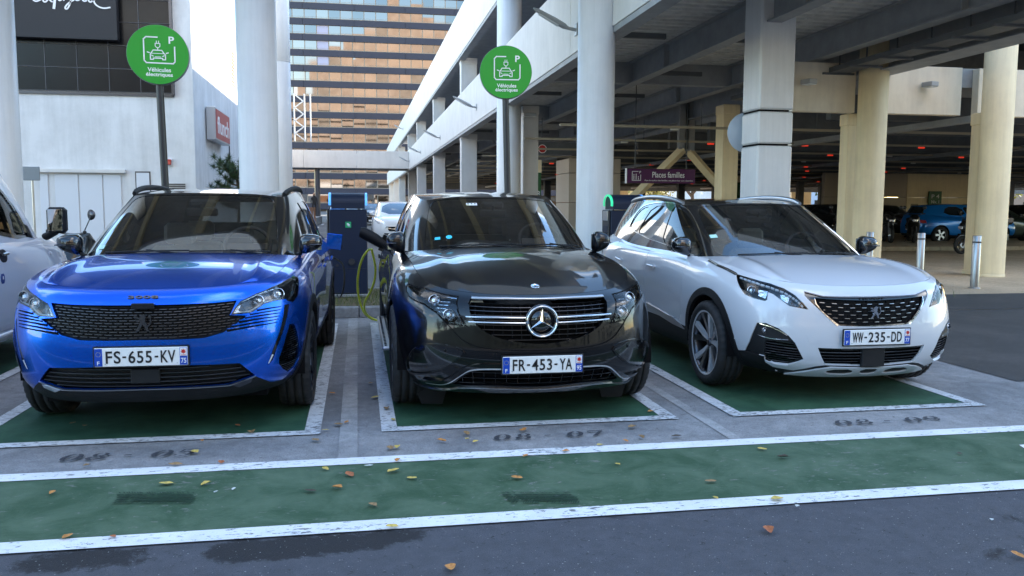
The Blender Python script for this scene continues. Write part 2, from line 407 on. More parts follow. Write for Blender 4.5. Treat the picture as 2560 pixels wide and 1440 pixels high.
def cabin_net(cols, bulge=.022, rows=5):
    P = []
    for (x0, y0, z0, x1, y1, z1) in cols:
        r = []
        for j in range(rows):
            t = j/(rows-1); b = bulge*4*t*(1-t); l = math.hypot(x0, (y0-2.6)*.4)+1e-6
            x = x0+(x1-x0)*t; y = y0+(y1-y0)*t; z = z0+(z1-z0)*t
            nx, ny = x0/l, (y0-2.6)*.4/l
            if x0 < .65 and y0 < 2: r.append((x, y-b*.5*.6, z+b*.8))
            else: r.append((x+nx*b, y+ny*b*.3, z))
        P.append(r)
    return Net(P)

# ---------------------------------------------------------------- the shapes of the three big cars, the van and the far cars
def mk_blue():
    F = [(.235, .10), (.29, .03), (.40, .0), (.52, -.01), (.63, -.005), (.74, .01), (.83, .035), (.895, .075), (.918, .135)]
    C = [(.25, .13), (.31, .05), (.42, .0), (.54, -.015), (.65, -.01), (.76, .01), (.86, .035), (.925, .08), (.95, .14)]
    Wd = [(.25, .08), (.33, .02), (.45, -.005), (.58, -.02), (.70, -.02), (.82, -.005), (.93, .02), (1.005, .07), (1.03, .15)]
    D = [(.23, .10), (.31, .03), (.45, .02), (.58, .02), (.70, .005), (.83, .0), (.94, .01), (1.03, .045), (1.06, .09)]
    R = [(.27, .10), (.35, .02), (.48, -.01), (.62, -.02), (.75, -.02), (.88, .0), (1.0, .03), (1.10, .08), (1.14, .14)]
    B = [(.30, .10), (.38, .02), (.50, .0), (.62, .0), (.75, .01), (.88, .03), (.98, .05), (1.08, .09), (1.12, .13)]
    cols = [(0, 0, 0), (.22, .005, 0), (.42, .03, .2), (.60, .09, .5), (.74, .19, .85), (.835, .34, 1.15), (.885, .55, 1.5), (.905, .82, 1.85),
            (.905, 1.15, 2.1), (.90, 1.5, 2.5), (.90, 2.0, 3), (.90, 2.6, 3), (.90, 3.1, 3.4), (.905, 3.5, 4), (.89, 3.9, 4), (.82, 4.2, 4.3), (.6, 4.38, 5), (.3, 4.43, 5), (0, 4.44, 5)]
    body = body_net(cols, [F, C, Wd, D, R, B])
    cab = [(0, 1.00, 1.075, 0, 1.93, 1.515), (.28, 1.015, 1.072, .26, 1.94, 1.513), (.50, 1.08, 1.065, .44, 1.97, 1.505), (.66, 1.20, 1.05, .545, 2.03, 1.49),
           (.765, 1.42, 1.03, .605, 2.12, 1.485), (.80, 1.75, 1.03, .625, 2.32, 1.51), (.815, 2.2, 1.04, .64, 2.6, 1.53), (.82, 2.7, 1.045, .645, 2.95, 1.54), (.82, 3.2, 1.06, .64, 3.3, 1.535),
           (.80, 3.6, 1.10, .61, 3.65, 1.515), (.76, 3.95, 1.12, .57, 3.9, 1.50), (.6, 4.2, 1.12, .45, 4.0, 1.495), (.3, 4.3, 1.12, .22, 4.03, 1.495), (0, 4.32, 1.12, 0, 4.04, 1.495)]
    cn = cabin_net(cab)
    ridge = lambda a, w: .022*np.exp(-((a-.80+.12*w)/.085)**2)*np.sin(np.pi*np.clip(w, 0, 1)**.8)**.7+.02*(1-a**2)*np.sin(np.pi*w)
    bon = Lid(body, 4.3, 8.6, [(0, .35, .975), (0, .7, 1.035)], rear=[(0, 1.05, 1.088), (.3, 1.065, 1.084), (.55, 1.14, 1.07)], bump=ridge)
    roof = Lid(cn, 3.6, 9.6, [(0, 2.3, 1.56), (0, 2.9, 1.575), (0, 3.5, 1.555)])
    return dict(body=body, cabin=cn, bonnet=bon, roof=roof, wheels=[(.80, .93), (.80, 3.58)], R=.345)

def mk_black():
    F = [(.205, .10), (.27, .04), (.36, .0), (.46, -.01), (.56, .0), (.66, .005), (.75, .02), (.815, .06), (.845, .12)]
    C = [(.205, .12), (.28, .05), (.38, .0), (.50, -.01), (.60, .0), (.69, .015), (.78, .04), (.855, .09), (.895, .15)]
    Wd = [(.21, .09), (.30, .02), (.44, -.005), (.57, -.02), (.69, -.02), (.81, -.005), (.91, .03), (.985, .085), (1.02, .16)]
    D = [(.23, .10), (.31, .03), (.45, .02), (.58, .01), (.70, .0), (.83, .005), (.94, .02), (1.03, .055), (1.07, .10)]
    R = [(.27, .10), (.35, .02), (.48, -.01), (.62, -.02), (.75, -.02), (.88, .0), (1.0, .03), (1.08, .08), (1.12, .14)]
    B = [(.30, .10), (.38, .02), (.50, .0), (.62, .0), (.75, .01), (.88, .03), (.98, .05), (1.06, .09), (1.10, .13)]
    cols = [(0, 0, 0), (.22, .012, 0), (.43, .05, .2), (.61, .12, .5), (.75, .23, .85), (.85, .38, 1.15), (.905, .58, 1.5), (.93, .85, 1.85),
            (.93, 1.2, 2.1), (.925, 1.6, 2.5), (.925, 2.1, 3), (.925, 2.7, 3), (.925, 3.3, 3.4), (.93, 3.75, 4), (.91, 4.15, 4), (.84, 4.5, 4.3), (.6, 4.68, 5), (.3, 4.74, 5), (0, 4.76, 5)]
    body = body_net(cols, [F, C, Wd, D, R, B])
    cab = [(0, 1.20, 1.10, 0, 2.12, 1.50), (.28, 1.215, 1.098, .26, 2.13, 1.498), (.50, 1.28, 1.09, .43, 2.16, 1.488), (.65, 1.40, 1.07, .53, 2.22, 1.47),
           (.75, 1.62, 1.05, .585, 2.32, 1.465), (.79, 1.95, 1.045, .61, 2.5, 1.49), (.81, 2.4, 1.05, .625, 2.75, 1.52), (.815, 2.9, 1.055, .63, 3.1, 1.53), (.81, 3.4, 1.07, .62, 3.5, 1.52),
           (.79, 3.85, 1.09, .59, 3.8, 1.50), (.74, 4.2, 1.10, .55, 4.05, 1.47), (.6, 4.4, 1.10, .42, 4.15, 1.455), (.3, 4.48, 1.10, .2, 4.2, 1.45), (0, 4.5, 1.10, 0, 4.21, 1.45)]
    cn = cabin_net(cab, .026)
    ridge = lambda a, w: .012*np.exp(-((a-.62-.1*w)/.10)**2)*np.sin(np.pi*np.clip(w, 0, 1))+.03*(1-a**2)*np.sin(np.pi*w)
    bon = Lid(body, 4.3, 9.0, [(0, .40, .935), (0, .8, 1.035)], rear=[(0, 1.24, 1.112), (.3, 1.255, 1.108), (.55, 1.34, 1.09)], bump=ridge)
    roof = Lid(cn, 3.6, 9.6, [(0, 2.5, 1.553), (0, 3.1, 1.565), (0, 3.7, 1.53)])
    return dict(body=body, cabin=cn, bonnet=bon, roof=roof, wheels=[(.815, .87), (.815, 3.74)], R=.36)

def mk_white():
    F = [(.19, .14), (.24, .05), (.33, .0), (.44, -.01), (.54, .0), (.64, .015), (.74, .04), (.81, .075), (.85, .13)]
    C = [(.21, .15), (.27, .06), (.36, .0), (.48, -.015), (.58, -.01), (.69, .01), (.79, .035), (.86, .08), (.895, .14)]
    Wd = [(.23, .08), (.31, .02), (.43, -.005), (.56, -.02), (.68, -.02), (.79, -.005), (.89, .02), (.955, .07), (.985, .14)]
    D = [(.20, .10), (.28, .03), (.42, .02), (.55, .02), (.68, .005), (.80, .0), (.91, .01), (.99, .045), (1.02, .09)]
    R = [(.25, .10), (.33, .02), (.46, -.01), (.60, -.02), (.73, -.02), (.86, .0), (.97, .03), (1.06, .08), (1.10, .14)]
    B = [(.28, .10), (.36, .02), (.48, .0), (.60, .0), (.73, .01), (.86, .03), (.96, .05), (1.05, .09), (1.09, .13)]
    cols = [(0, 0, 0), (.22, .006, 0), (.43, .035, .2), (.61, .10, .5), (.75, .20, .85), (.845, .35, 1.15), (.895, .56, 1.5), (.915, .83, 1.85),
            (.915, 1.15, 2.1), (.91, 1.5, 2.5), (.91, 2.0, 3), (.91, 2.6, 3), (.91, 3.1, 3.4), (.915, 3.5, 4), (.90, 3.9, 4), (.83, 4.2, 4.3), (.6, 4.38, 5), (.3, 4.43, 5), (0, 4.44, 5)]
    body = body_net(cols, [F, C, Wd, D, R, B])
    cab = [(0, 1.04, 1.015, 0, 1.97, 1.455), (.28, 1.055, 1.012, .26, 1.98, 1.453), (.50, 1.12, 1.005, .44, 2.01, 1.445), (.67, 1.24, .995, .55, 2.07, 1.43),
           (.775, 1.45, .985, .61, 2.15, 1.43), (.81, 1.78, .985, .63, 2.34, 1.455), (.825, 2.2, .995, .645, 2.6, 1.475), (.83, 2.7, 1.005, .65, 2.95, 1.485), (.83, 3.2, 1.02, .645, 3.3, 1.48),
           (.81, 3.6, 1.06, .615, 3.65, 1.465), (.77, 3.95, 1.08, .575, 3.9, 1.45), (.6, 4.2, 1.08, .45, 4.0, 1.445), (.3, 4.3, 1.08, .22, 4.03, 1.445), (0, 4.32, 1.08, 0, 4.04, 1.445)]
    cn = cabin_net(cab)
    ridge = lambda a, w: .022*np.exp(-((a-.80+.12*w)/.085)**2)*np.sin(np.pi*np.clip(w, 0, 1)**.8)**.7+.02*(1-a**2)*np.sin(np.pi*w)
    bon = Lid(body, 4.3, 8.6, [(0, .35, .912), (0, .7, .972)], rear=[(0, 1.09, 1.028), (.3, 1.105, 1.024), (.55, 1.18, 1.01)], bump=ridge)
    roof = Lid(cn, 3.6, 9.6, [(0, 2.3, 1.495), (0, 2.9, 1.51), (0, 3.5, 1.49)])
    return dict(body=body, cabin=cn, bonnet=bon, roof=roof, wheels=[(.825, .87), (.825, 3.55)], R=.338)

def find_uv(S, pts, ax, side=1, rng=(.35, .99)):
    """surface coordinates of points given by two of their world axes (ax = (1,2): y and z seen from the side)"""
    if not hasattr(S, '_g'): S._g = {}
    k = (ax, side, rng)
    if k not in S._g:
        U_, V_ = np.meshgrid(np.linspace(rng[0]*S.Um*0+rng[0], rng[1]*S.Um, 500), np.linspace(0, S.Vm, 90)); S._g[k] = (U_.ravel(), V_.ravel(), S.f(U_.ravel(), V_.ravel())[:, list(ax)])
    U_, V_, Q = S._g[k]; r = []
    for p in pts:
        i = np.argmin(((Q-np.array(p))**2).sum(1)); u, v = U_[i], V_[i]
        for _ in range(4):
            e = 1e-3; f = lambda a, b: S.f(np.array([a]), np.array([b]))[0][list(ax)]
            f0 = f(u, v); J = np.stack([(f(u+e, v)-f0)/e, (f(u, min(v+e, S.Vm))-f0)/e], 1)
            try: st = np.linalg.solve(J.T@J+1e-4*np.eye(2), J.T@(np.array(p)-f0))
            except Exception: break
            st = np.clip(st, -.02, .02); u += st[0]; v = min(max(v+st[1], 0), S.Vm)
        r.append((float(u)*side, float(v)))
    return r
# outlines of lamps, grilles, vents and windows, in metres along each car's surface (round the plan, upwards)
OUT = {
 'blue': {
  'grille': [(0.036,0.672),(0.237,0.672),(0.412,0.671),(0.552,0.674),(0.499,0.582),(0.608,0.568),(0.559,0.54),(0.51,0.506),(0.456,0.475),(0.348,0.449),(0.18,0.447),(0.04,0.449)],
  'grille_in': [(0.037,0.662),(0.237,0.662),(0.411,0.661),(0.52,0.666),(0.479,0.591),(0.442,0.543),(0.406,0.501),(0.348,0.471),(0.18,0.467),(0.04,0.469)],
  'headlight': [(0.508,0.583),(0.539,0.631),(0.574,0.668),(0.689,0.706),(0.844,0.734),(1.012,0.741),(1.199,0.737),(1.274,0.711),(1.182,0.656),(1.108,0.611),(1.009,0.591),(0.948,0.609),(0.926,0.628),(0.811,0.633),(0.728,0.626),(0.645,0.588),(0.619,0.583)],
  'lamp_a': [(0.876,0.674)],
  'lamp_b': [(0.694,0.656)],
  'lamp_trim': [(0.514,0.588),(0.636,0.597),(0.727,0.638),(0.814,0.642),(0.941,0.632)],
  'lamp_brow': [(0.587,0.666),(0.711,0.704),(0.914,0.723)],
  's0': [(0.672,0.591),(0.76,0.596),(0.861,0.59)],
  's1': [(0.624,0.569),(0.734,0.576),(0.852,0.572)],
  's2': [(0.59,0.55),(0.716,0.559),(0.841,0.552)],
  's3': [(0.552,0.531),(0.679,0.54),(0.83,0.533)],
  's4': [(0.509,0.504),(0.657,0.519),(0.82,0.515)],
  's5': [(0.479,0.484),(0.642,0.497),(0.808,0.497)],
  'drl': [(0.898,0.594),(0.955,0.59),(0.925,0.542),(0.862,0.448),(0.797,0.341),(0.762,0.255),(0.728,0.227),(0.762,0.328),(0.829,0.454),(0.873,0.538)],
  'vent': [(0.919,0.463),(0.972,0.452),(1.004,0.391),(1.035,0.303),(1.07,0.199),(1.032,0.144),(0.959,0.125),(0.874,0.167),(0.821,0.215),(0.814,0.258),(0.844,0.325),(0.873,0.392)],
  'intake': [(0.034,0.284),(0.287,0.282),(0.547,0.269),(0.648,0.17),(0.493,0.124),(0.28,0.129),(0.023,0.133)],
  'lower': [(0.022,0.13),(0.28,0.125),(0.496,0.121),(0.652,0.165),(0.799,0.085),(0.969,0.064),(1.193,0.086),(1.543,0.062)],
  'blade': [(0.022,0.132),(0.28,0.128),(0.493,0.123),(0.652,0.166)],
  'foglamp': [(0.505,0.123),(0.579,0.146),(0.63,0.152),(0.624,0.128),(0.551,0.101)],
  'tow': [(-0.474,0.377),(-0.413,0.383),(-0.39,0.317),(-0.45,0.313)],
  'emblem': [(0.035,0.568)],
  'word': [(0.027,0.728)],
  'cam': [(-0.043,0.654),(0.096,0.652),(0.097,0.624),(-0.042,0.627)],
  'radar': [(-0.049,0.278),(0.127,0.274),(0.112,0.165),(-0.049,0.169)],
  'scr': [(0.931,0.809),(0.778,0.117)],
 },
 'black': {
  'grille': [(0.015,0.776),(-0.228,0.779),(-0.47,0.761),(-0.488,0.689),(-0.476,0.632),(-0.448,0.578),(-0.391,0.511),(-0.295,0.46),(-0.167,0.433),(-0.005,0.421)],
  'headlight': [(-1.162,0.699),(-1.141,0.72),(-0.899,0.761),(-0.564,0.755),(-0.561,0.697),(-0.541,0.634),(-0.511,0.581),(-0.476,0.534),(-0.623,0.541),(-0.709,0.608),(-0.827,0.645),(-1.023,0.649),(-1.098,0.666)],
  'lamp_a': [(-0.752,0.694)],
  'lamp_b': [(-0.61,0.606)],
  'lamp_trim': [(-1.087,0.707),(-0.872,0.739),(-0.676,0.744),(-0.563,0.738)],
  'topbar': [(-0.466,0.746),(-0.229,0.759),(0.011,0.754)],
  'bar1': [(-0.492,0.604),(-0.296,0.61),(-0.102,0.608)],
  'bar2': [(-0.472,0.57),(-0.296,0.573),(-0.102,0.571)],
  'rim': [(-0.488,0.689),(-0.476,0.625),(-0.441,0.558),(-0.385,0.504),(-0.295,0.457),(-0.167,0.428),(-0.005,0.409)],
  'seam': [(-0.623,0.539),(-0.568,0.481),(-0.507,0.423),(-0.422,0.388),(-0.327,0.376),(-0.005,0.365)],
  'pocket': [(-0.912,0.307),(-0.839,0.358),(-0.662,0.395),(-0.512,0.38),(-0.486,0.333),(-0.595,0.243),(-0.673,0.185),(-0.897,0.124),(-1.023,0.121),(-0.982,0.215)],
  'swoosh': [(-1.175,0.016),(-0.844,0.072),(-0.696,0.076),(-0.619,0.103),(-0.539,0.172),(-0.475,0.225),(-0.404,0.242),(-0.231,0.248),(-0.003,0.24)],
  'lip': [(-1.258,0.024),(-1.177,0.0),(-0.846,0.002),(-0.671,0.011),(-0.535,0.058),(-0.295,0.064),(0.015,0.04)],
  'intake': [(-0.002,0.221),(-0.391,0.225),(-0.463,0.204),(-0.535,0.145),(-0.596,0.087),(-0.531,0.08),(-0.295,0.088),(0.011,0.07)],
  'emblem': [(-0.003,0.584)],
  'badge': [(0.013,0.142)],
  'sensor': [(-0.302,0.348)],
  'scr': [(0.732,0.795),(0.594,0.042)],
 },
 'white': {
  'headlight': [(-1.203,0.747),(-1.155,0.75),(-0.971,0.758),(-0.811,0.756),(-0.681,0.732),(-0.592,0.688),(-0.533,0.635),(-0.493,0.59),(-0.54,0.593),(-0.634,0.601),(-0.695,0.637),(-0.76,0.67),(-0.802,0.678),(-0.799,0.619),(-0.815,0.608),(-0.909,0.609),(-1.01,0.619),(-1.085,0.664),(-1.141,0.701)],
  'lamp_a': [(-0.945,0.666)],
  'lamp_b': [(-0.859,0.661)],
  'lamp_c': [(-0.666,0.656)],
  'drl': [(-1.147,0.734),(-0.953,0.735),(-0.799,0.724),(-0.677,0.699),(-0.614,0.67),(-0.57,0.642),(-0.53,0.602)],
  'grille': [(0.016,0.702),(-0.14,0.704),(-0.382,0.701),(-0.524,0.727),(-0.52,0.692),(-0.501,0.67),(-0.446,0.62),(-0.38,0.562),(-0.313,0.506),(-0.268,0.483),(-0.163,0.48),(-0.011,0.476)],
  'grille_in': [(0.008,0.672),(-0.206,0.677),(-0.448,0.682),(-0.433,0.641),(-0.379,0.576),(-0.313,0.516),(-0.268,0.493),(-0.011,0.486)],
  'gtop': [(0.013,0.693),(-0.203,0.696),(-0.382,0.696),(-0.515,0.721)],
  'gside': [(-0.448,0.678),(-0.439,0.635),(-0.391,0.576),(-0.335,0.527),(-0.285,0.485)],
  'vent': [(-0.97,0.194),(-0.92,0.276),(-0.878,0.387),(-0.858,0.442),(-0.79,0.452),(-0.703,0.429),(-0.633,0.385),(-0.583,0.328),(-0.518,0.199),(-0.555,0.171),(-0.626,0.135),(-0.782,0.131),(-0.804,0.141),(-0.807,0.185)],
  'vent_in': [(-0.791,0.316),(-0.597,0.333),(-0.522,0.203),(-0.626,0.14),(-0.781,0.136),(-0.81,0.155)],
  'fogtrim': [(-0.842,0.44),(-0.759,0.431),(-0.688,0.408),(-0.636,0.381)],
  'fogtrim2': [(-0.853,0.349),(-0.756,0.338),(-0.631,0.347)],
  'fog': [(-0.794,0.394)],
  'hook': [(-0.806,0.136),(-0.719,0.116),(-0.626,0.123)],
  'lower': [(-1.101,0.165),(-0.97,0.194),(-0.807,0.183),(-0.807,0.122),(-0.75,0.076),(-0.584,0.062),(-0.461,0.116),(-0.364,0.154)],
  'lower2': [(-0.426,0.137),(-0.355,0.154),(-0.196,0.151),(0.023,0.141)],
  'intake': [(-0.011,0.306),(-0.425,0.304),(-0.395,0.231),(-0.356,0.16),(-0.257,0.157),(0.022,0.145)],
  'radar': [(-0.107,0.299),(0.071,0.294),(0.077,0.15),(-0.092,0.16)],
  'skid': [(0.026,0.134),(-0.312,0.144),(-0.421,0.112),(-0.531,0.061),(-0.663,0.0),(-0.443,0.0),(-0.168,0.0),(0.16,0.0)],
  'slot1': [(-0.346,0.058),(-0.33,0.122),(-0.133,0.126),(-0.121,0.044)],
  'slot2': [(-0.059,0.048),(-0.08,0.124),(0.126,0.113),(0.185,0.022)],
  'tow': [(-0.509,0.398),(-0.436,0.404),(-0.403,0.341),(-0.483,0.332)],
  'sensor': [(-1.058,0.271)],
  'sensor2': [(-0.73,0.035)],
  'emblem': [(-0.007,0.584)],
  'win1': [(-1.374,0.164),(-1.262,0.451),(-1.119,0.766),(-0.953,0.768),(-0.822,0.711),(-0.745,0.555),(-0.738,0.31),(-0.756,0.003),(-0.948,0.063),(-1.142,0.111)],
  'win2': [(-1.997,0.238),(-1.936,0.416),(-1.728,0.724),(-1.232,0.764),(-1.344,0.502),(-1.492,0.165),(-1.685,0.182),(-1.891,0.216)],
  'win3': [(-2.311,0.314),(-2.231,0.525),(-2.091,0.679),(-1.813,0.726),(-1.981,0.512),(-2.051,0.265),(-2.211,0.31)],
  'chrome': [(-2.327,0.316),(-2.257,0.56),(-2.119,0.714),(-1.819,0.77),(-1.425,0.807),(-0.987,0.827),(-0.765,0.774),(-0.7,0.585),(-0.697,0.328),(-0.731,0.0)],
  'chrome2': [(-2.312,0.29),(-2.044,0.244),(-1.684,0.166),(-1.389,0.143),(-1.143,0.101),(-0.919,0.039),(-0.741,0.0)],
  'sill': [(-3.051,0.281),(-2.945,0.277),(-2.652,0.258),(-2.386,0.239),(-2.256,0.236),(-2.103,0.209),(-1.98,0.168),(-2.268,0.179),(-2.588,0.206),(-2.981,0.235)],
  'dline1': [(-2.944,0.309),(-2.906,0.464),(-2.888,0.626),(-3.032,0.802)],
  'dline2': [(-1.913,0.212),(-1.842,0.46),(-1.872,0.576),(-1.88,0.671),(-1.983,0.79)],
  'h1': [(-2.791,0.684)],
  'h2': [(-3.607,0.708)],
  'trimline': [(-1.758,0.786),(-1.54,0.76),(-1.354,0.753),(-1.196,0.742)],
  'scr': [(0.757,0.787),(0.688,0.001)],
 },
}
# ---------------------------------------------------------------- materials shared by the vehicles
M_BLACK = mat('gloss_black_trim', (.006, .006, .007), .12, coat=1)
M_PLAST = mat('textured_black_plastic', (.009, .0095, .011), .55, spec=.28, bump=.25, bscale=500, noise=.25, nscale=6)
M_RUB = mat('tyre_rubber', (.018, .018, .019), .72, noise=.35, nscale=9, bump=.2, bscale=200)
M_CHR = mat('chrome', (.86, .87, .88), .09, metal=1)
M_SAT = mat('satin_silver', (.50, .51, .53), .28, metal=1)
M_DSAT = mat('dark_satin_metal', (.10, .10, .11), .3, metal=.9)
M_ALU = mat('diamond_cut_alloy', (.60, .61, .63), .36, metal=.35, coat=.4, rvar=.08, nscale=20)
M_DARK = mat('dark_void_plastic', (.004, .004, .005), .8, spec=.12)
M_GLASS = glass('windscreen_glass', (.86, .85, .79), 1.5, 2.9)
M_SGLASS = glass('side_window_glass', (.34, .36, .36), 1.55, 2.2)
M_LENS = glass('lamp_lens', (.93, .95, .97), 1.45, 1.1)
M_REFL = mat('lamp_reflector', (.75, .78, .82), .10, metal=1, bump=1.0, bscale=38)
M_BOWL = mat('lamp_housing_dark', (.10, .105, .115), .22, metal=.8, bump=.8, bscale=26)
M_DRL = mat('daytime_lamp_plastic', (.62, .66, .70), .25, coat=.5)
M_AMB = mat('amber_lens', (.75, .22, .02), .2, coat=1)
M_WHITE = mat('plate_white', (.80, .81, .80), .35, noise=.04, nscale=30)
M_PBLUE = mat('plate_blue', (.005, .06, .42), .35)
M_INK = mat('plate_lettering', (.008, .008, .01), .5)
M_PW = mat('plate_small_white', (.8, .8, .8), .5)
M_RED = mat('plate_red', (.50, .02, .015), .5)
M_SEAT = mat('beige_seat_cloth', (.62, .57, .47), .85, noise=.12, nscale=60)
M_SEATD = mat('charcoal_seat_cloth', (.05, .05, .052), .85, noise=.15, nscale=60)
M_DASH = mat('dashboard_plastic', (.018, .018, .02), .6)
M_STICK = mat('green_sticker', (.45, .72, .62), .5)
M_CYAN = mat('cyan_sticker', (.05, .55, .68), .5)
M_YEL = mat('yellow_print', (.75, .60, .05), .5)

def mir(p): return [(-a, b) for a, b in p][::-1]
def both(p): return ((1, p), (-1, mir(p)))
def absu(p): return [(abs(a), b) for a, b in p]
def sgn(p, s): return p if s > 0 else [(-a, b) for a, b in p]

def make_wheel(x, y, R_, side, parent, style, width=.225):
    """wheel > tyre, rim, spoke..., the outer face towards side"""
    wl = empty('wheel', (x, y, R_)); wl.parent = parent; s = side
    h = width/2; rr_ = R_*(.75 if style == 'cut' else .70); n = 120; V = []; F = []
    prof = [(rr_, -h*.82), (rr_+.02, -h*.95), (R_-.05, -h), (R_-.022, -h*.96), (R_-.006, -h*.80), (R_, -h*.62), (R_, -h*.50), (R_-.009, -h*.49), (R_-.009, -h*.42), (R_+.001, -h*.41), (R_+.001, -h*.06),
            (R_-.009, -h*.05)]
    prof = prof+[(r, -a) for r, a in prof[::-1]]; m_ = len(prof)
    for k in range(n):
        th = 2*PI*k/n
        for j, (r, a) in enumerate(prof):
            if k % 3 == 0 and j in (3, 4, 5, 6, m_-4, m_-5, m_-6, m_-7): r -= .007
            if k % 6 == 3 and j in (9, 10, m_-10, m_-11): r -= .005
            V.append((a*s, r*math.cos(th+a*.5), r*math.sin(th+a*.5)))
    for k in range(n):
        for j in range(m_-1): F.append((k*m_+j, k*m_+j+1, ((k+1) % n)*m_+j+1, ((k+1) % n)*m_+j))
    MB().add(V, F, True).build('tyre', M_RUB, wl)
    dk = M_DSAT if style != 'silver' else M_SAT
    MB().lathe([(rr_+.004, h*.80*s), (rr_+.004, h*.88*s), (rr_-.012, h*.86*s), (rr_-.022, h*.55*s), (rr_-.03, -h*.6*s), (rr_-.01, -h*.8*s)], 64, axis='x').build('rim', M_DSAT if style == 'cut' else dk, wl)
    if style == 'cut': MB().lathe([(rr_+.006, h*.90*s), (rr_-.006, h*.90*s), (rr_-.008, h*.86*s)], 64, axis='x').build('rim_lip', M_ALU, wl)
    MB().lathe([(0, -.01*s), (rr_*.62, -.01*s), (rr_*.62, -.03*s), (0, -.03*s)], 40, axis='x').build('brake_disc', mat('brake_disc', (.3, .3, .31), .35, metal=1), wl)
    MB().lathe([(rr_-.028, -h*.5*s), (0.02, -h*.55*s)], 40, axis='x').build('rim_barrel', M_DARK, wl)
    hub = h*.52
    ns = {'cut': 5, 'dark': 5, 'silver': 5, 'plain': 7}[style]
    for k in range(ns):
        for q in ((-1, 1) if style in ('cut', 'dark', 'silver') else (0,)):
            a0 = 2*PI*k/ns+.31+q*.10; a1 = 2*PI*k/ns+.31+q*.27
            b = MB(); V = []
            for (r, a, wd, hx) in ((.035, a0, .022, hub), (rr_*.45, (a0+a1)/2, .034 if style == 'cut' else .026, hub+.012), (rr_-.016, a1, .044 if style == 'cut' else .034, h*.86)):
                c_, q_ = math.cos(a), math.sin(a)
                for e, dx in ((-1, 0), (1, 0), (1, -.028), (-1, -.028)):
                    V.append(((hx+dx)*s, r*c_-e*wd/2*q_, r*q_+e*wd/2*c_))
            Fs = []
            for i in (0, 4):
                for j in range(4): Fs.append((i+j, i+(j+1) % 4, i+4+(j+1) % 4, i+4+j))
            Fs += [(0, 3, 2, 1), (8, 9, 10, 11)]
            b.add(V, Fs).build('spoke', (M_ALU if q > 0 or style == 'silver' else M_SAT) if style in ('cut', 'silver') else M_DSAT, wl)
    MB().lathe([(0, (hub+.014)*s), (.024, (hub+.012)*s), (.030, (hub+.004)*s), (.032, 0)], 24, axis='x').build('hub_cap', M_DSAT, wl)
    for k in range(5):
        a = 2*PI*k/5; MB().lathe([(0, (hub+.002)*s), (.008, hub*s), (.009, 0)], 8, axis='x').build('wheel_nut', M_DSAT, wl).location = (0, .047*math.cos(a), .047*math.sin(a))
    return wl

def star_poly(cx, cy, r1, r2, n, rot=PI/2): return [(cx+(r1 if i % 2 == 0 else r2)*math.cos(rot+PI*i/n), cy+(r1 if i % 2 == 0 else r2)*math.sin(rot+PI*i/n)) for i in range(2*n)]

def make_plate(parent, z, y, s, dep, skew=0, frame=True, tilt=0):
    pl = empty('number_plate', (0, y, z)); pl.parent = parent; pl.rotation_euler = (tilt, 0, 0)
    MB().box(-.26, .26, -.004, .004, -.055, .055, .003).build('plate_panel', M_WHITE, pl)
    if frame:
        MB().box(-.268, .268, .0, .014, -.063, .063, .003).build('plate_holder', M_PLAST, pl)
    for sx_ in (-1, 1): MB().box(sx_*.237-.022, sx_*.237+.022, -.0055, -.003, -.052, .052, .001).build('plate_band', M_PBLUE, pl)
    text('country_letter', 'F', .014, .022, M_PW, pl, at_(-.237, -.0062, -.033), .0006, .01)
    b = MB()
    for k in range(12):
        a = PI/6*k; b.prism(star_poly(-.237+.013*math.cos(a), .018+.013*math.sin(a), .0022, .001, 5), -.0008, Matrix.Translation((0, -.0056, 0)))
    b.build('ring_of_stars', M_YEL, pl)
    MB().box(.218, .256, -.0068, -.005, .002, .049, .0005).build('region_panel', M_PW, pl)
    MB().prism(star_poly(.237, .0285, .017, .009, 8), -.0012, Matrix.Translation((0, -.0069, 0))).build('region_star', M_RED, pl)
    MB().prism([(.223, .0055), (.251, .0055), (.251, .0085), (.223, .0085)], -.001, Matrix.Translation((0, -.0069, 0))).build('region_bar', M_RED, pl)
    text('department_number', dep, .030, .030, M_PW, pl, at_(.237, -.0062, -.026), .0006, .012)
    a, b_, c = s.split('-')
    W_ = .022
    text('registration', a, .082, .073, M_INK, pl, at_(-.155, -.0055, 0), .0012, .012, 1.1)
    text('registration', b_, .130, .073, M_INK, pl, at_(-.006, -.0055, 0), .0012, .012, 1.1)
    text('registration', c, .082, .073, M_INK, pl, at_(.150, -.0055, 0), .0012, .012, 1.1)
    for x in (-.094, .085): MB().box(x-.010, x+.010, -.0065, -.003, -.005, .005).build('registration', M_INK, pl)
    for x in (-.2, .2): MB().tube([(x, -.003, -.04), (x, -.0062, -.04)], .003, 8).build('plate_rivet', M_SAT, pl)
    return pl

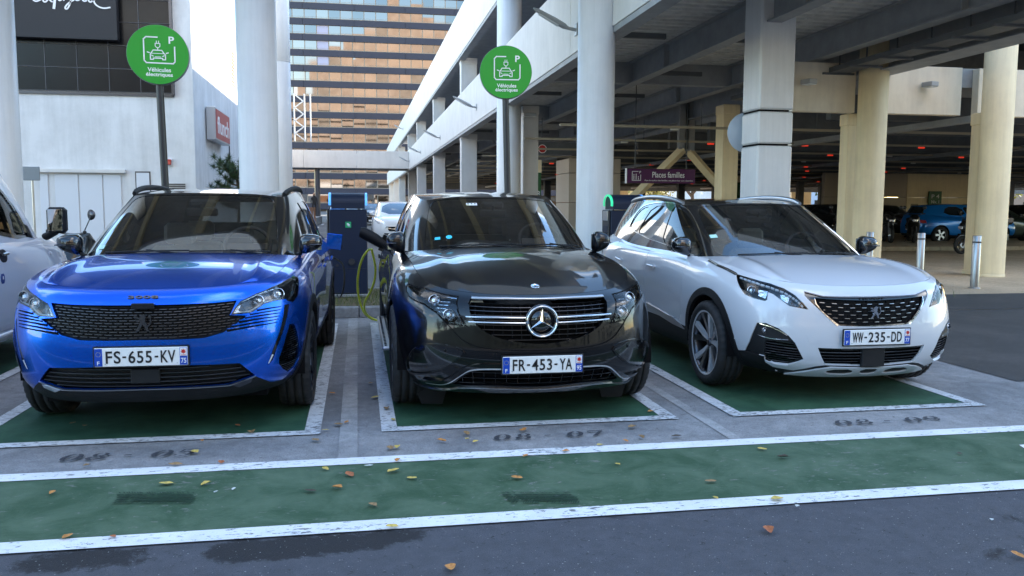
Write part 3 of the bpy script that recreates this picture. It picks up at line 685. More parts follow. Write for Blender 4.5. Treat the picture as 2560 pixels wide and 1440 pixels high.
def make_mirror(parent, side, x, y, z, cap, w=.175, h=.14, d=.12):
    mr = empty('door_mirror', (x*side, y, z)); mr.parent = parent; V = []; F = []; n, m_ = 22, 12
    for i in range(m_+1):
        ph = -PI/2+PI*i/m_
        for k in range(n):
            th = 2*PI*k/n; p = lambda c, e: math.copysign(abs(c)**e, c)
            X = p(math.cos(th), .62)*p(math.cos(ph), .62); Y = p(math.sin(th), .8)*p(math.cos(ph), .8); Z = p(math.sin(ph), .72)
            Y = Y*d*.5 if Y > 0 else Y*d*.8
            Y = min(Y, d*.36)
            X = X*w/2; Z = Z*h/2*(1-.28*(X/(w/2))) + .012*(X/(w/2))
            V.append((X*side, Y, Z))
    for i in range(m_):
        for k in range(n): F.append((i*n+k, i*n+(k+1) % n, (i+1)*n+(k+1) % n, (i+1)*n+k))
    MB().add(V, F, True).build('mirror_cap', cap, mr)
    MB().box(-w*.44, w*.44, d*.362, d*.375, -h*.40, h*.36, .002).build('mirror_glass', mat('mirror_face', (.8, .82, .84), .02, metal=1), mr)
    MB().tube([(-w*.30*side, 0, -h*.40), (-w*.5*side, .0, -h*.62), (-w*.95*side, .02, -h*.72)], [.028, .024, .026], 10, flat=.55).build('mirror_arm', M_PLAST, mr)
    MB().box(min(.0, w*.46*side), max(0, w*.46*side), -d*.86, -d*.5, -.012, -.004, .003).build('indicator_strip', M_BOWL, mr)
    return mr

def make_seat(parent, x, y, mt, z=.0):
    st = empty('seat', (x, y, z)); st.parent = parent
    MB().box(-.24, .24, -.3, .2, .38, .58, .05).build('cushion', mt, st)
    b = MB(); b.M = Matrix.Translation((0, .24, .55)) @ Matrix.Rotation(-.28, 4, 'X'); b.box(-.25, .25, -.07, .07, 0, .56, .05); b.build('backrest', mt, st)
    V = []; F = []; n = 16
    b = MB(); b.M = Matrix.Translation((0, .42, 1.20)) @ Matrix.Rotation(-.12, 4, 'X'); b.box(-.135, .135, -.05, .05, -.095, .095, .035); b.build('headrest', mt, st)
    MB().tube([(-.06, .40, 1.02), (-.06, .41, 1.14)], .007, 6).tube([(.06, .40, 1.02), (.06, .41, 1.14)], .007, 6).build('headrest_post', M_SAT, st)
    return st

def arch_pts(R_, yc, zc, n=28, a0=-.25): return [(yc+R_*math.cos(a), zc+R_*math.sin(a)) for a in np.linspace(PI-a0*-1, a0, n)]

def arch_uv(S, yc, zc, R_):
    a = np.linspace(PI+.45, -.45, 34); P = [(yc+R_*math.cos(t), max(zc+R_*math.sin(t), S.f(np.array([2.0]), np.array([0.]))[0][2]+.015)) for t in a]
    q = find_uv(S, P, (1, 2), 1, (.55, .9)); q = [(u, v) for u, v in q]
    q[0] = (q[0][0], -.05); q[-1] = (q[-1][0], -.05); return q

def door_poly(S, pts): return find_uv(S, pts, (1, 2), 1, (.55, .9))

def build_car(S, O, pmat, loc, rz, label, low_top, paint_low=None, style='dark', plate=None, seat=M_SEAT, sp=.024, interior=True, full=True, name='parked_car', group=None, cabin_m=None, trim_ring=True):
    root = empty(name, (loc[0], loc[1], 0), rz, label, 'car', group)
    B, C, BN, RF = S['body'], S['cabin'], S['bonnet'], S['roof']; Rw = S['R']; cm_ = cabin_m or M_BLACK
    yF, yR = S['wheels'][0][1], S['wheels'][1][1]
    arF = arch_uv(B, yF, Rw, Rw+.050); arR = arch_uv(B, yR, Rw, Rw+.050)
    arches = [q for a in (arF, arR) for _, q in both(a)]
    # the upper edge of the dark lower cladding, from the middle of the nose to the tail
    fr = [(abs(a), b) for a, b in low_top]; fr[0] = (0, fr[0][1])
    vs = find_uv(B, [(1.6, S.get('sill_z', .37)), (2.5, S.get('sill_z', .37)), (3.1, S.get('sill_z', .37)), (4.05, .45)], (1, 2), 1, (.55, .9))
    line = fr+[(arF[5][0]*.5+arF[2][0]*.5, fr[-1][1])]*0+vs+[(B.Um, vs[-1][1])]
    low = line[::-1][:-1]+[(0, line[0][1])]; low = [(-a, b) for a, b in line[::-1]]+line[1:]+[(B.Um, 0), (-B.Um, 0)]
    upp = [(-B.Um, B.Vm), (B.Um, B.Vm)]+[(a, b+.0015) for a, b in line[::-1]]+[(-a, b+.0015) for a, b in line[1:]]
    doors = []
    if full:
        top = B.Vm
        z0 = S.get('sill_z', .37)+.035
        f_ = find_uv(B, [(S['dy'][0], .62), (S['dy'][0]+.02, z0), (S['dy'][1], z0), (S['dy'][1], .6)], (1, 2), 1, (.55, .9))
        d1 = [(f_[0][0]+.01, top), (f_[0][0], f_[0][1]+.15), f_[0], (f_[1][0], f_[1][1]+.06), (f_[1][0]+.06, f_[1][1]), f_[2], f_[3], (f_[3][0]-.015, top)]
        g_ = find_uv(B, [(S['dy'][1]+.006, .6), (S['dy'][1]+.006, z0), (S['dy'][2]-.32, z0), (S['dy'][2]-.30, .56), (S['dy'][2], .80)], (1, 2), 1, (.55, .9))
        d2 = [(g_[0][0]-.015, top), g_[0], g_[1], g_[2], g_[3], g_[4], (g_[4][0]+.02, top)]
        doors = [d1, d2]
    feats = []
    for k in O.get('_cut', []): feats.append(absu(O[k]))
    cuts = [q for f in feats for _, q in both(f)]
    for k in O.get('_cutc', []):
        h = [(abs(a), b) for a, b in O[k]]; h[0] = (0, h[0][1]); h[-1] = (0, h[-1][1]); cuts.append(h+[(-a, b) for a, b in h[::-1]][1:-1])
    dh = [q for d in doors for _, q in both(d)]
    patch('body', B, upp, pmat, root, [c for c in cuts+dh]+arches, 0, .02, sp, 1.5)
    patch('lower_cladding', B, low, paint_low or M_PLAST, root, cuts+arches, 0.001, .02, sp*1.2, 1.3)
    if full:
        patch('inner_shell', B, [(-1.25, 0.02), (1.25, .02), (1.25, B.Vm-.02), (-1.25, B.Vm-.02)], M_DARK, root, arches, -.085, 0, .06)
        for d in doors:
            for sd, q in both(d):
                dd = patch('door', B, inset(q, .0042), pmat, root, arches+[low], 0, .02, sp*1.4)
        for sd, q in both([(arF[6][0]-.3, .05), (B.Um*.66, .05), (B.Um*.66, B.Vm-.01), (arF[6][0]-.3, B.Vm-.01)]): patch('side_liner', B, q, M_DARK, root, arches, -.03, 0, .12)
    # bonnet and roof
    patch('bonnet', BN, inset([(-BN.Um, 0), (BN.Um, 0), (BN.Um, BN.Vm), (-BN.Um, BN.Vm)], .0055), pmat, root, (), 0, .02, sp)
    patch('roof', RF, [(-RF.Um, 0), (RF.Um, 0), (RF.Um, RF.Vm), (-RF.Um, RF.Vm)], S.get('roofm', cm_), root, (), 0, .02, sp*2)
    # greenhouse
    uA = C.tU(2.98)
    scr = chaikin([(-uA, .02), (uA, .02), (uA-.015, C.Vm-.035), (-uA+.015, C.Vm-.035)], 0)
    scr = chaikin(dens(scr, .25), 2)
    wins = S.get('wins') or [[(C.tU(4.6), .07), (C.tU(6.3), .07), (C.tU(6.2), C.Vm-.14), (C.tU(4.9), C.Vm-.16)], [(C.tU(6.45), .07), (C.tU(7.9), .09), (C.tU(7.8), C.Vm-.15), (C.tU(6.35), C.Vm-.14)]]
    wins = [chaikin(q, 1) for q in wins]
    rw = [(C.tU(11.3), .25), (C.Um, .25), (C.Um, C.Vm-.08), (C.tU(11.4), C.Vm-.08)]
    whs = [q for w_ in wins+[rw] for _, q in both(w_)]
    patch('window_frame', C, [(-C.Um, 0), (C.Um, 0), (C.Um, C.Vm), (-C.Um, C.Vm)], cm_, root, [scr]+whs, 0, .02, sp*1.5)
    ws = patch('windscreen', C, scr, M_GLASS, root, (), -.003, 0, .035)
    for q in whs: patch('window', C, q, M_SGLASS, root, (), -.006, 0, .06)
    if full:
        ch = C.f(np.array([0., uA]), np.array([0., 0.])); z0 = float(B.f(np.array([B.tU(9)]), np.array([B.Vm]))[0][2])
        y0 = float(ch[0][1]); zc = float(ch[0][2])
        b = MB(); b.M = Matrix.Identity(4)
        b.add([(-.72, y0+.42, zc-.06), (.72, y0+.42, zc-.06), (.68, y0+.10, zc-.055), (-.68, y0+.10, zc-.055), (-.72, y0+.62, zc-.30), (.72, y0+.62, zc-.30)], [(0, 1, 2, 3), (0, 4, 5, 1)]); b.build('dashboard', M_DASH, root)
        MB().box(-.74, .74, y0+.45, 4.1, .30, .34).build('cabin_floor', M_DASH, root)
        MB().box(-.66, .66, .35, 4.2, .20, .24).build('underbody', M_DARK, root)
        MB().box(-.62, .62, 3.55, 3.7, .5, zc+.02).build('parcel_shelf', M_DASH, root)
        for sx_ in (-1, 1):
            make_seat(root, .37*sx_, y0+1.30, seat, -.04+zc-1.07)
            make_seat(root, .37*sx_, y0+2.15, seat, -.04+zc-1.07)
        st = empty('steering_wheel', (.37, y0+.62, zc+.02)); st.parent = root; st.rotation_euler = (-.45, 0, 0)
        MB().tube([(.175*math.cos(t), 0, .165*math.sin(t)) for t in np.linspace(0, 2*PI, 33)], .014, 8, False).build('wheel_rim', M_DASH if seat is M_SEATD else M_SEATD, st)
        MB().box(-.16, .16, -.01, .015, -.03, .03, .008).build('wheel_hub', M_DASH, st)
        # mirror on the glass and the sensor pod
        t_ = C.f(np.array([0.]), np.array([C.Vm*.80]))[0]
        mr = empty('inner_mirror', (0, t_[1]+.10, t_[2]-.075)); mr.parent = root
        MB().box(-.12, .12, -.02, .01, -.032, .032, .012).build('mirror_shell', M_DASH, mr)
        MB().tube([(0, 0, .02), (0, -.05, .07)], .012, 8).build('mirror_stem', M_DASH, mr)
        MB().box(-.10, .10, -.02, .05, .035, .10, .02).build('sensor_pod', M_DASH, mr)
        # wipers
        for (u0, u1, v0, v1) in ((-.50, .06, .022, .030), (.06, .58, .022, .034)):
            wp = empty('wiper', (0, 0, 0)); wp.parent = root
            a = dens([(u0, v0), (u1, v1)], .06, False); q = np.array(a); X = C.f(q[:, 0], q[:, 1])+C.nrm(q[:, 0], q[:, 1])*.008
            MB().tube([tuple(x) for x in X], .006, 6).build('wiper_blade', M_PLAST, wp)
            a = dens([(u1+.02, v1-.05), ((u0+u1)/2, (v0+v1)/2+.01)], .06, False); q = np.array(a); X = C.f(q[:, 0], q[:, 1])+C.nrm(q[:, 0], q[:, 1])*.010
            MB().tube([tuple(x) for x in X], [.011]+[.007]*(len(X)-1), 6).build('wiper_arm', M_PLAST, wp)
    # running gear
    for (wx, wy) in S['wheels']:
        for sd in (-1, 1):
            make_wheel(wx*sd, wy, Rw, sd, root, style)
            V = []; F = []; a = np.linspace(-.12, PI+.12, 22); Rr = Rw+.054
            for i, t in enumerate(a):
                for xx in ((wx-.20)*sd, (wx+.085)*sd): V.append((xx, wy+Rr*math.cos(t), Rw+Rr*math.sin(t)))
            for i in range(len(a)-1): F.append((2*i, 2*i+1, 2*i+3, 2*i+2))
            V += [((wx-.20)*sd, wy-Rr, .3), ((wx-.20)*sd, wy+Rr, .3), ((wx-.20)*sd, wy+Rr, Rw+Rr), ((wx-.20)*sd, wy-Rr, Rw+Rr)]; k = len(V); F.append((k-4, k-3, k-2, k-1))
            MB().add(V, F, True).build('wheel_well', M_DARK, root, False)
    if trim_ring:
        for (yc) in (yF, yR):
            o_ = arch_uv(B, yc, Rw, Rw+.105); i_ = arch_uv(B, yc, Rw, Rw+.046)
            o_[0] = (o_[0][0], .012); o_[-1] = (o_[-1][0], .012); i_[0] = (i_[0][0], .012); i_[-1] = (i_[-1][0], .012)
            for sd, q in both(o_+i_[::-1]): patch('arch_trim', B, q, M_PLAST, root, (), .007, .03, .03)
    return root

def slats(S, poly, rows, mt, parent, v0, v1, off, h=.010, th=.012, seg=None, gap=.008, name='slat', stagger=True, seg_grow=0, bend=None):
    """rows of bars inside an outline; seg cuts each bar into dashes"""
    poly = np.array(poly); lo, hi = poly.min(0), poly.max(0)
    for k in range(rows):
        v = v0+(v1-v0)*(k+.5)/rows; us = np.linspace(lo[0], hi[0], 500)
        dv = bend(us) if bend else 0*us
        ok = inside(np.stack([us, v+dv], 1), poly); b = MB(); i = 0
        while i < len(us):
            if not ok[i]: i += 1; continue
            j = i
            while j+1 < len(us) and ok[j+1]: j += 1
            a, c = us[i], us[j]
            if c-a > .02:
                if seg: 
                    e = seg; s0 = (k % 2)*.5*(e+gap) if stagger else 0; st = [x for x in np.arange(-2.2-s0, 2.2, e+gap)]; parts = [(max(a, x), min(c, x+e)) for x in st if min(c, x+e)-max(a, x) > .006]
                else: parts = [(a, c)]
                for (p, q) in parts:
                    n = max(2, int((q-p)/.04)+1); uu_ = np.linspace(p, q, n); dd = np.interp(uu_, us, dv); V = []
                    for vv, oo in ((v-h/2, off), (v+h/2, off), (v+h/2, off-th), (v-h/2, off-th)):
                        X = S.f(uu_, np.full(n, vv)+dd)+S.nrm(uu_, np.full(n, vv)+dd)*oo; V.append(X)
                    W_ = []; 
                    for t in range(n): W_ += [tuple(V[m_][t]) for m_ in range(4)]
                    Fs = [(0, 1, 2, 3), ((n-1)*4, (n-1)*4+3, (n-1)*4+2, (n-1)*4+1)]
                    for t in range(n-1):
                        for m_ in range(4): Fs.append((t*4+m_, (t+1)*4+m_, (t+1)*4+(m_+1) % 4, t*4+(m_+1) % 4))
                    b.add(W_, Fs)
            i = j+1
        if b.v: b.build(name, mt, parent, False)

def lamp_bowl(S, uv, r, parent, depth=.02, mt=None, nm='projector'):
    """round projector with a glass ball, facing outwards"""
    u, v = uv; P = Vector(S.f(np.array([u]), np.array([v]))[0]); Nn = Vector(S.nrm(np.array([u]), np.array([v]))[0]); Nn = (Nn*.4+Vector((0, -1, .05))*.6).normalized()
    o = MB().lathe([(r, 0.012), (r*1.12, .010), (r*1.12, -.03), (r*.95, -.03), (r*.93, .004)], 24).lathe([(r*.9, -.012), (r*.6, .000), (r*.3, .006), (0, .008)], 20).build(nm, mt or M_REFL, parent)
    o.location = P-Nn*depth; o.rotation_euler = Nn.to_track_quat('Z', 'Y').to_euler(); return o
# ================================================================ ground
def ground_mat(name, base, stain, speck, sscale=.5, bump=.5, fine=220, spk=.66, rough=.9, stain_pos=(.45, .62), blobs=()):
    """worn hard surface: large stains, fine aggregate, pale specks"""
    m = bpy.data.materials.new(name); m.use_nodes = True; nt = m.node_tree; b = nt.nodes['Principled BSDF']; L = nt.links
    tc = N(nt, 'ShaderNodeTexCoord'); S_ = tc.outputs['Object']
    def noi(sc_, det=6, ro=.6, dist=0):
        n = N(nt, 'ShaderNodeTexNoise'); n.inputs['Scale'].default_value = sc_; n.inputs['Detail'].default_value = det; n.inputs['Roughness'].default_value = ro; n.inputs['Distortion'].default_value = dist; L.new(S_, n.inputs['Vector']); return n
    def ramp(n, a, c, p0, p1):
        r = N(nt, 'ShaderNodeValToRGB'); r.color_ramp.elements[0].position = p0; r.color_ramp.elements[1].position = p1; r.color_ramp.elements[0].color = (*a, 1); r.color_ramp.elements[1].color = (*c, 1); L.new(n.outputs[0], r.inputs[0]); return r
    def mix(f, a, c, mode='MIX'):
        x = N(nt, 'ShaderNodeMix', data_type='RGBA', blend_type=mode)
        if isinstance(f, float): x.inputs[0].default_value = f
        else: L.new(f, x.inputs[0])
        L.new(a, x.inputs[6]); 
        if isinstance(c, tuple): x.inputs[7].default_value = (*c, 1)
        else: L.new(c, x.inputs[7])
        return x.outputs[2]
    fld = noi(sscale, 9, .68, .4); cur = fld.outputs[0]
    for (bx, by, bw, bh, am) in blobs:      # damp patches at their own places on the lane
        m1 = N(nt, 'ShaderNodeMapping'); m1.vector_type = 'POINT'; m1.inputs['Location'].default_value = (-bx/bw, -by/bh, 0); m1.inputs['Scale'].default_value = (1/bw, 1/bh, 0); L.new(S_, m1.inputs[0])
        ln = N(nt, 'ShaderNodeVectorMath', operation='LENGTH'); L.new(m1.outputs[0], ln.inputs[0])
        mr_ = N(nt, 'ShaderNodeMapRange'); mr_.inputs[1].default_value = 1.3; mr_.inputs[2].default_value = 0; mr_.inputs[3].default_value = 0; mr_.inputs[4].default_value = am; L.new(ln.outputs['Value'], mr_.inputs[0])
        f2 = noi(14, 8, .75, .5); mu_ = N(nt, 'ShaderNodeMath', operation='MULTIPLY'); L.new(mr_.outputs[0], mu_.inputs[0]); L.new(f2.outputs[0], mu_.inputs[1])
        sb = N(nt, 'ShaderNodeMath', operation='SUBTRACT'); L.new(cur, sb.inputs[0]); L.new(mu_.outputs[0], sb.inputs[1]); cur = sb.outputs[0]
    class _F: outputs = [cur]
    big = ramp(_F, stain, base, *stain_pos)
    agg = ramp(noi(fine, 3, .7), (.55, .55, .55), (1.35, 1.35, 1.35), .3, .7)
    mid = ramp(noi(11, 8, .7), (.8, .8, .8), (1.18, 1.18, 1.18), .32, .68)
    c = mix(1.0, big.outputs[0], agg.outputs[0], 'MULTIPLY'); c = mix(1.0, c, mid.outputs[0], 'MULTIPLY')
    sp_ = ramp(noi(fine*.35, 2, .5), (0, 0, 0), (1, 1, 1), spk, spk+.03); c = mix(sp_.outputs[0], c, speck)
    dk = ramp(noi(34, 7, .75, .8), (1, 1, 1), (0, 0, 0), .36, .40)
    c = mix(dk.outputs[0], c, tuple(x*.35 for x in base))
    L.new(c, b.inputs['Base Color']); b.inputs['Roughness'].default_value = rough
    nb = noi(fine*.6, 5, .7); bp = N(nt, 'ShaderNodeBump'); bp.inputs['Strength'].default_value = bump; bp.inputs['Distance'].default_value = .006; L.new(nb.outputs[0], bp.inputs['Height']); L.new(bp.outputs[0], b.inputs['Normal'])
    rr_ = N(nt, 'ShaderNodeMapRange'); rr_.inputs[3].default_value = rough-.18; rr_.inputs[4].default_value = rough+.05; L.new(mid.outputs[0], rr_.inputs[0]); L.new(rr_.outputs[0], b.inputs['Roughness'])
    MATS[name] = m; return m
def worn_paint(name, col, under, wear=.40, scale=38, fade=.12, big=None):
    """road paint worn through to the surface below"""
    m = bpy.data.materials.new(name); m.use_nodes = True; nt = m.node_tree; b = nt.nodes['Principled BSDF']; L = nt.links
    tc = N(nt, 'ShaderNodeTexCoord'); S_ = tc.outputs['Object']
    mp = N(nt, 'ShaderNodeMapping'); mp.inputs['Scale'].default_value = (.55, 1.25, 1); L.new(S_, mp.inputs[0])
    def noi(v, sc_, det=6, ro=.65, d=0):
        n = N(nt, 'ShaderNodeTexNoise'); n.inputs['Scale'].default_value = sc_; n.inputs['Detail'].default_value = det; n.inputs['Roughness'].default_value = ro; n.inputs['Distortion'].default_value = d; L.new(v, n.inputs['Vector']); return n
    n1 = noi(mp.outputs[0], scale, 7, .72, .6); n2 = noi(S_, 1.6, 6, .6)
    ad = N(nt, 'ShaderNodeMath', operation='MULTIPLY_ADD'); L.new(n2.outputs[0], ad.inputs[0]); ad.inputs[1].default_value = .35; L.new(n1.outputs[0], ad.inputs[2])
    r = N(nt, 'ShaderNodeValToRGB'); r.color_ramp.elements[0].position = wear+.175-.02; r.color_ramp.elements[1].position = wear+.175+.02; L.new(ad.outputs[0], r.inputs[0])
    n3 = noi(S_, 3.0, 9, .7, .5); r3 = N(nt, 'ShaderNodeValToRGB'); r3.color_ramp.elements[0].color = (*[c*(1-fade) for c in col], 1); r3.color_ramp.elements[1].color = (*(big or [min(1, c*(1+fade)) for c in col]), 1); r3.color_ramp.elements[0].position = .38; r3.color_ramp.elements[1].position = .68; L.new(n3.outputs[0], r3.inputs[0])
    n4 = noi(S_, 160, 3, .7); r4 = N(nt, 'ShaderNodeValToRGB'); r4.color_ramp.elements[0].color = (.78, .78, .78, 1); r4.color_ramp.elements[1].color = (1.15, 1.15, 1.15, 1); L.new(n4.outputs[0], r4.inputs[0])
    mu = N(nt, 'ShaderNodeMix', data_type='RGBA', blend_type='MULTIPLY'); mu.inputs[0].default_value = 1; L.new(r3.outputs[0], mu.inputs[6]); L.new(r4.outputs[0], mu.inputs[7])
    mx = N(nt, 'ShaderNodeMix', data_type='RGBA'); L.new(r.outputs[0], mx.inputs[0]); mx.inputs[6].default_value = (*under, 1); L.new(mu.outputs[2], mx.inputs[7]); L.new(mx.outputs[2], b.inputs['Base Color'])
    b.inputs['Roughness'].default_value = .75
    bp = N(nt, 'ShaderNodeBump'); bp.inputs['Strength'].default_value = .5; bp.inputs['Distance'].default_value = .004; L.new(ad.outputs[0], bp.inputs['Height']); L.new(bp.outputs[0], b.inputs['Normal'])
    MATS[name] = m; return m
G_ASPH = ground_mat('dark_asphalt', (.064, .067, .080), (.014, .014, .017), (.30, .30, .30), .8, .8, 240, .715, .9, (.36, .41), ((-1.12, 3.55, .34, .16, .55), (-.30, 3.52, .46, .14, .55), (.10, 3.58, .40, .12, .5)))
G_CONC = ground_mat('worn_concrete_paving', (.27, .27, .275), (.16, .162, .17), (.30, .30, .30), .9, .5, 200, .72, .88, (.38, .62))
G_ROAD = ground_mat('alley_road', (.15, .145, .14), (.10, .10, .10), (.3, .3, .3), .3, .4, 90, .72, .88)
G_PLAZA = ground_mat('bounce_lit_plaza_paving', (.56, .43, .29), (.46, .35, .23), (.38, .32, .25), .5, .4, 120, .74, .85)  # concrete coloured brown and raised to stand in for warm bounced light
G_RASPH = ground_mat('grey_asphalt_right', (.060, .058, .058), (.040, .040, .042), (.2, .2, .2), .8, .6, 200, .72, .9)
G_GREEN = worn_paint('green_road_paint', (.028, .085, .034), (.14, .15, .13), .37, 26, .25, (.080, .130, .078))
G_BAY = worn_paint('green_bay_paint', (.012, .080, .036), (.04, .07, .05), .32, 26, .3, (.035, .11, .06))
G_WHITE = worn_paint('white_road_paint', (.70, .71, .72), (.14, .15, .16), .405, 34, .10)
G_WHITE2 = worn_paint('old_white_road_paint', (.58, .60, .62), (.15, .15, .155), .44, 34, .12)
G_NUM = worn_paint('grey_stencil_paint', (.035, .037, .045), (.18, .18, .19), .19, 60, .1)
def sheet(name, poly, z, mt, th=0):
    F = tess(poly); V = [(x, y, z) for x, y in poly]
    o = MB().add(V, F).build(name, mt, None, False)
    me = o.data
    if len(me.polygons) and me.polygons[0].normal.z < 0: me.flip_normals()
    o['kind'] = 'structure'; return o
def rect(name, x0, x1, y0, y1, z, mt): return sheet(name, [(x0, y0), (x1, y0), (x1, y1), (x0, y1)], z, mt)
rect('ground', -400, 400, -300, 600, -.012, G_ROAD)
rect('asphalt_lane', -120, 120, -160, 3.70, -.008, G_ASPH)
rect('parking_pavement', -40, 40, 3.70, 10.9, -.008, G_CONC)
rect('asphalt_patch', 5.33, 12, 6.0, 10.4, -.004, G_RASPH)
sheet('plaza_ground', [(5.0, 10.4), (60, 10.4), (60, 140), (5.0, 140)], -.004, G_PLAZA)
rect('asphalt_patch', 6.0, 16, 10.4, 12.3, 0, G_RASPH)
rect('green_band', -40, 8.2, 3.74, 4.66, -.004, G_GREEN)
rect('white_line', -40, 40, 4.62, 4.745, 0, G_WHITE)
rect('white_line', -40, 40, 3.64, 3.765, 0, G_WHITE)
for (x0, x1) in ((-4.9, -2.85), (-2.38, -.25), (.13, 2.11), (2.50, 4.46), (-7.3, -5.2)):
    rect('green_bay', x0+.05, x1-.05, 5.36, 10.2, -.004, G_BAY)
    w_ = .10
    rect('bay_line', x0, x1, 5.28, 5.28+w_, 0, G_WHITE2)
    rect('bay_line', x0, x0+w_, 5.384, 10.3, 0, G_WHITE2); rect('bay_line', x1-w_, x1, 5.384, 10.3, 0, G_WHITE2)
sheet('painted_arrow', [(3.86, 4.22), (3.90, 4.34), (3.95, 4.34), (3.93, 4.26), (4.25, 4.22), (4.30, 4.27), (4.36, 4.19), (4.28, 4.14), (4.28, 4.18)], .002, G_WHITE)
G_LIGHT = ground_mat('pale_concrete_strip', (.36, .36, .36), (.24, .24, .245), (.3, .3, .3), 1.2, .5, 200, .74, .88, (.40, .60))
rect('concrete_strip', -.13, -.02, 4.75, 10.8, -.004, G_LIGHT); rect('concrete_strip', 2.24, 2.32, 4.75, 10.8, -.004, G_LIGHT)
# stencilled bay numbers with thick and thin strokes
def glyph(ch):
    def arc(cx, cy, rx, ry, ix, iy, a0, a1, n=10, dx=0):
        t = np.linspace(R(a0), R(a1), n); return [(cx+rx*math.cos(a), cy+ry*math.sin(a)) for a in t]+[(cx+dx+ix*math.cos(a), cy+iy*math.sin(a)) for a in t[::-1]]
    if ch == '0': return [arc(.5, .5, .46, .5, .20, .44, 97, 263), arc(.5, .5, .46, .5, .20, .44, -83, 83)]
    if ch == '8': return [arc(.5, .74, .36, .26, .16, .20, 95, 265), arc(.5, .74, .36, .26, .16, .20, -85, 85), arc(.5, .25, .44, .25, .20, .19, 95, 265), arc(.5, .25, .44, .25, .20, .19, -85, 85)]
    if ch == '5': return [arc(.45, .32, .46, .32, .24, .25, -110, 110), [(.10, .55), (.18, .98), (.30, .98), (.25, .62)], [(.36, .86), (.95, .98), (.98, 1.02), (.36, 1.0)], [(.02, .12), (.16, .06), (.22, .2), (.1, .26)]]
    if ch == '7': return [[(.05, .78), (.12, 1.0), (.95, 1.0), (.92, .88), (.3, .86)], [(.72, .82), (.95, .84), (.62, .0), (.38, .0)]]
    if ch == '9': return [arc(.48, .66, .42, .34, .18, .27, 95, 265), arc(.48, .66, .42, .34, .18, .27, -85, 85), arc(.42, .40, .48, .40, .34, .34, -120, 5)]
    if ch == '-': return [[(.25, .42), (.85, .42), (.85, .56), (.25, .56)]]
    return []
def bay_number(s, x0, y0, x1, h):
    n = MB(); pos = {0: 0.0, 1: .19, 2: .44, 3: .66, 4: .84}; L_ = x1-x0
    chars = [s[0], s[1], '-', s[3], s[4]]
    for k, ch in enumerate(chars):
        cw = .165 if ch != '-' else .09
        for g_ in glyph(ch): 
            P_ = [(x0+(pos[k]+x*cw)*L_+(y-.5)*.03, y0+y*h) for x, y in g_]; n.add([(x, y, .004) for x, y in P_], tess(P_))
    o = n.build('bay_number', G_NUM, None, False); o['kind'] = 'structure'
    if o.data.polygons[0].normal.z < 0: o.data.flip_normals()
bay_number('08-05', -1.66, 4.93, -.93, .13); bay_number('08-07', .80, 4.95, 1.50, .12); bay_number('08-09', 3.08, 4.93, 3.86, .12)
# tyre prints on the green band
G_TYRE = mat('tyre_print_paint', (.008, .035, .014), .7, noise=.5, nscale=40)
random.seed(6)
for (cx, cy, L_) in ((-.99, 4.22, .37), (.86, 3.91, .34)):
    b = MB()
    for r_ in range(5):
        y0 = -.070+.035*r_; n = 30; edge = r_ in (0, 4)
        for i in range(n):
            if random.random() < (.18 if edge else .03): continue
            x = -L_/2+L_*i/n+random.uniform(-.002, .002); w_ = L_/n*(.62 if edge else 1.02); h_ = (.026 if edge else .024)*random.uniform(.75, 1.1); sk_ = -.012 if r_ > 2 else .012
            P_ = [(cx+x, cy+y0-.17*x), (cx+x+w_, cy+y0-.17*(x+w_)), (cx+x+w_+sk_, cy+y0+h_-.17*(x+w_)), (cx+x+sk_, cy+y0+h_-.17*x)]
            b.add([(q[0], q[1], .0035) for q in P_], [(0, 1, 2, 3)])
    o = b.build('tyre_print', G_TYRE, None, False); o['kind'] = 'structure'
# kerb island behind the bays
K = mat('kerb_concrete', (.22, .22, .22), .9, noise=.3, nscale=14, bump=.4, bscale=80)
kb = empty('kerb', (0, 0, 0)); kb['kind'] = 'structure'
for i in range(18):
    x = -13+i*1.0; MB().box(x+.004, x+.996, 10.82, 10.97, -.012, .13, .012).build('kerb_stone', K, kb)
    MB().box(x+.004, x+.996, 13.3, 13.45, -.012, .13, .012).build('kerb_stone', K, kb)
G_SOIL = mat('island_soil', (.09, .065, .045), .95, noise=.4, nscale=12, col2=(.16, .13, .07), bump=.6, bscale=50)
o = MB().box(-13, 5, 10.975, 13.295, -.01, .115).build('planting_strip', G_SOIL); o['kind'] = 'structure'
random.seed(4)
b = MB()
for i in range(5200):
    x = random.uniform(-1.2, 1.5) if i < 3600 else random.uniform(-9, 9); y = random.uniform(11.0, 13.25); h = random.uniform(.03, .10); a = random.uniform(0, PI); d = .004; dx = random.uniform(-.04, .04); dy = random.uniform(-.04, .04)
    b.add([(x-d*math.cos(a), y-d*math.sin(a), .11), (x+d*math.cos(a), y+d*math.sin(a), .11), (x+dx, y+dy, .11+h)], [(0, 1, 2)])
tag(b.build('grass', mat('grass_blades', (.075, .13, .025), .7, noise=.4, nscale=4, col2=(.17, .17, .05)), None, False), 'thin grass and weeds growing on the island behind the chargers', 'grass', None, 'stuff')
# road markings of the alley
for i in range(6): rect('alley_line', -2.6, -2.45, 16+i*9, 20+i*9, .0, G_WHITE2)
rect('alley_line', 2.2, 2.32, 14, 60, .0, G_WHITE2)

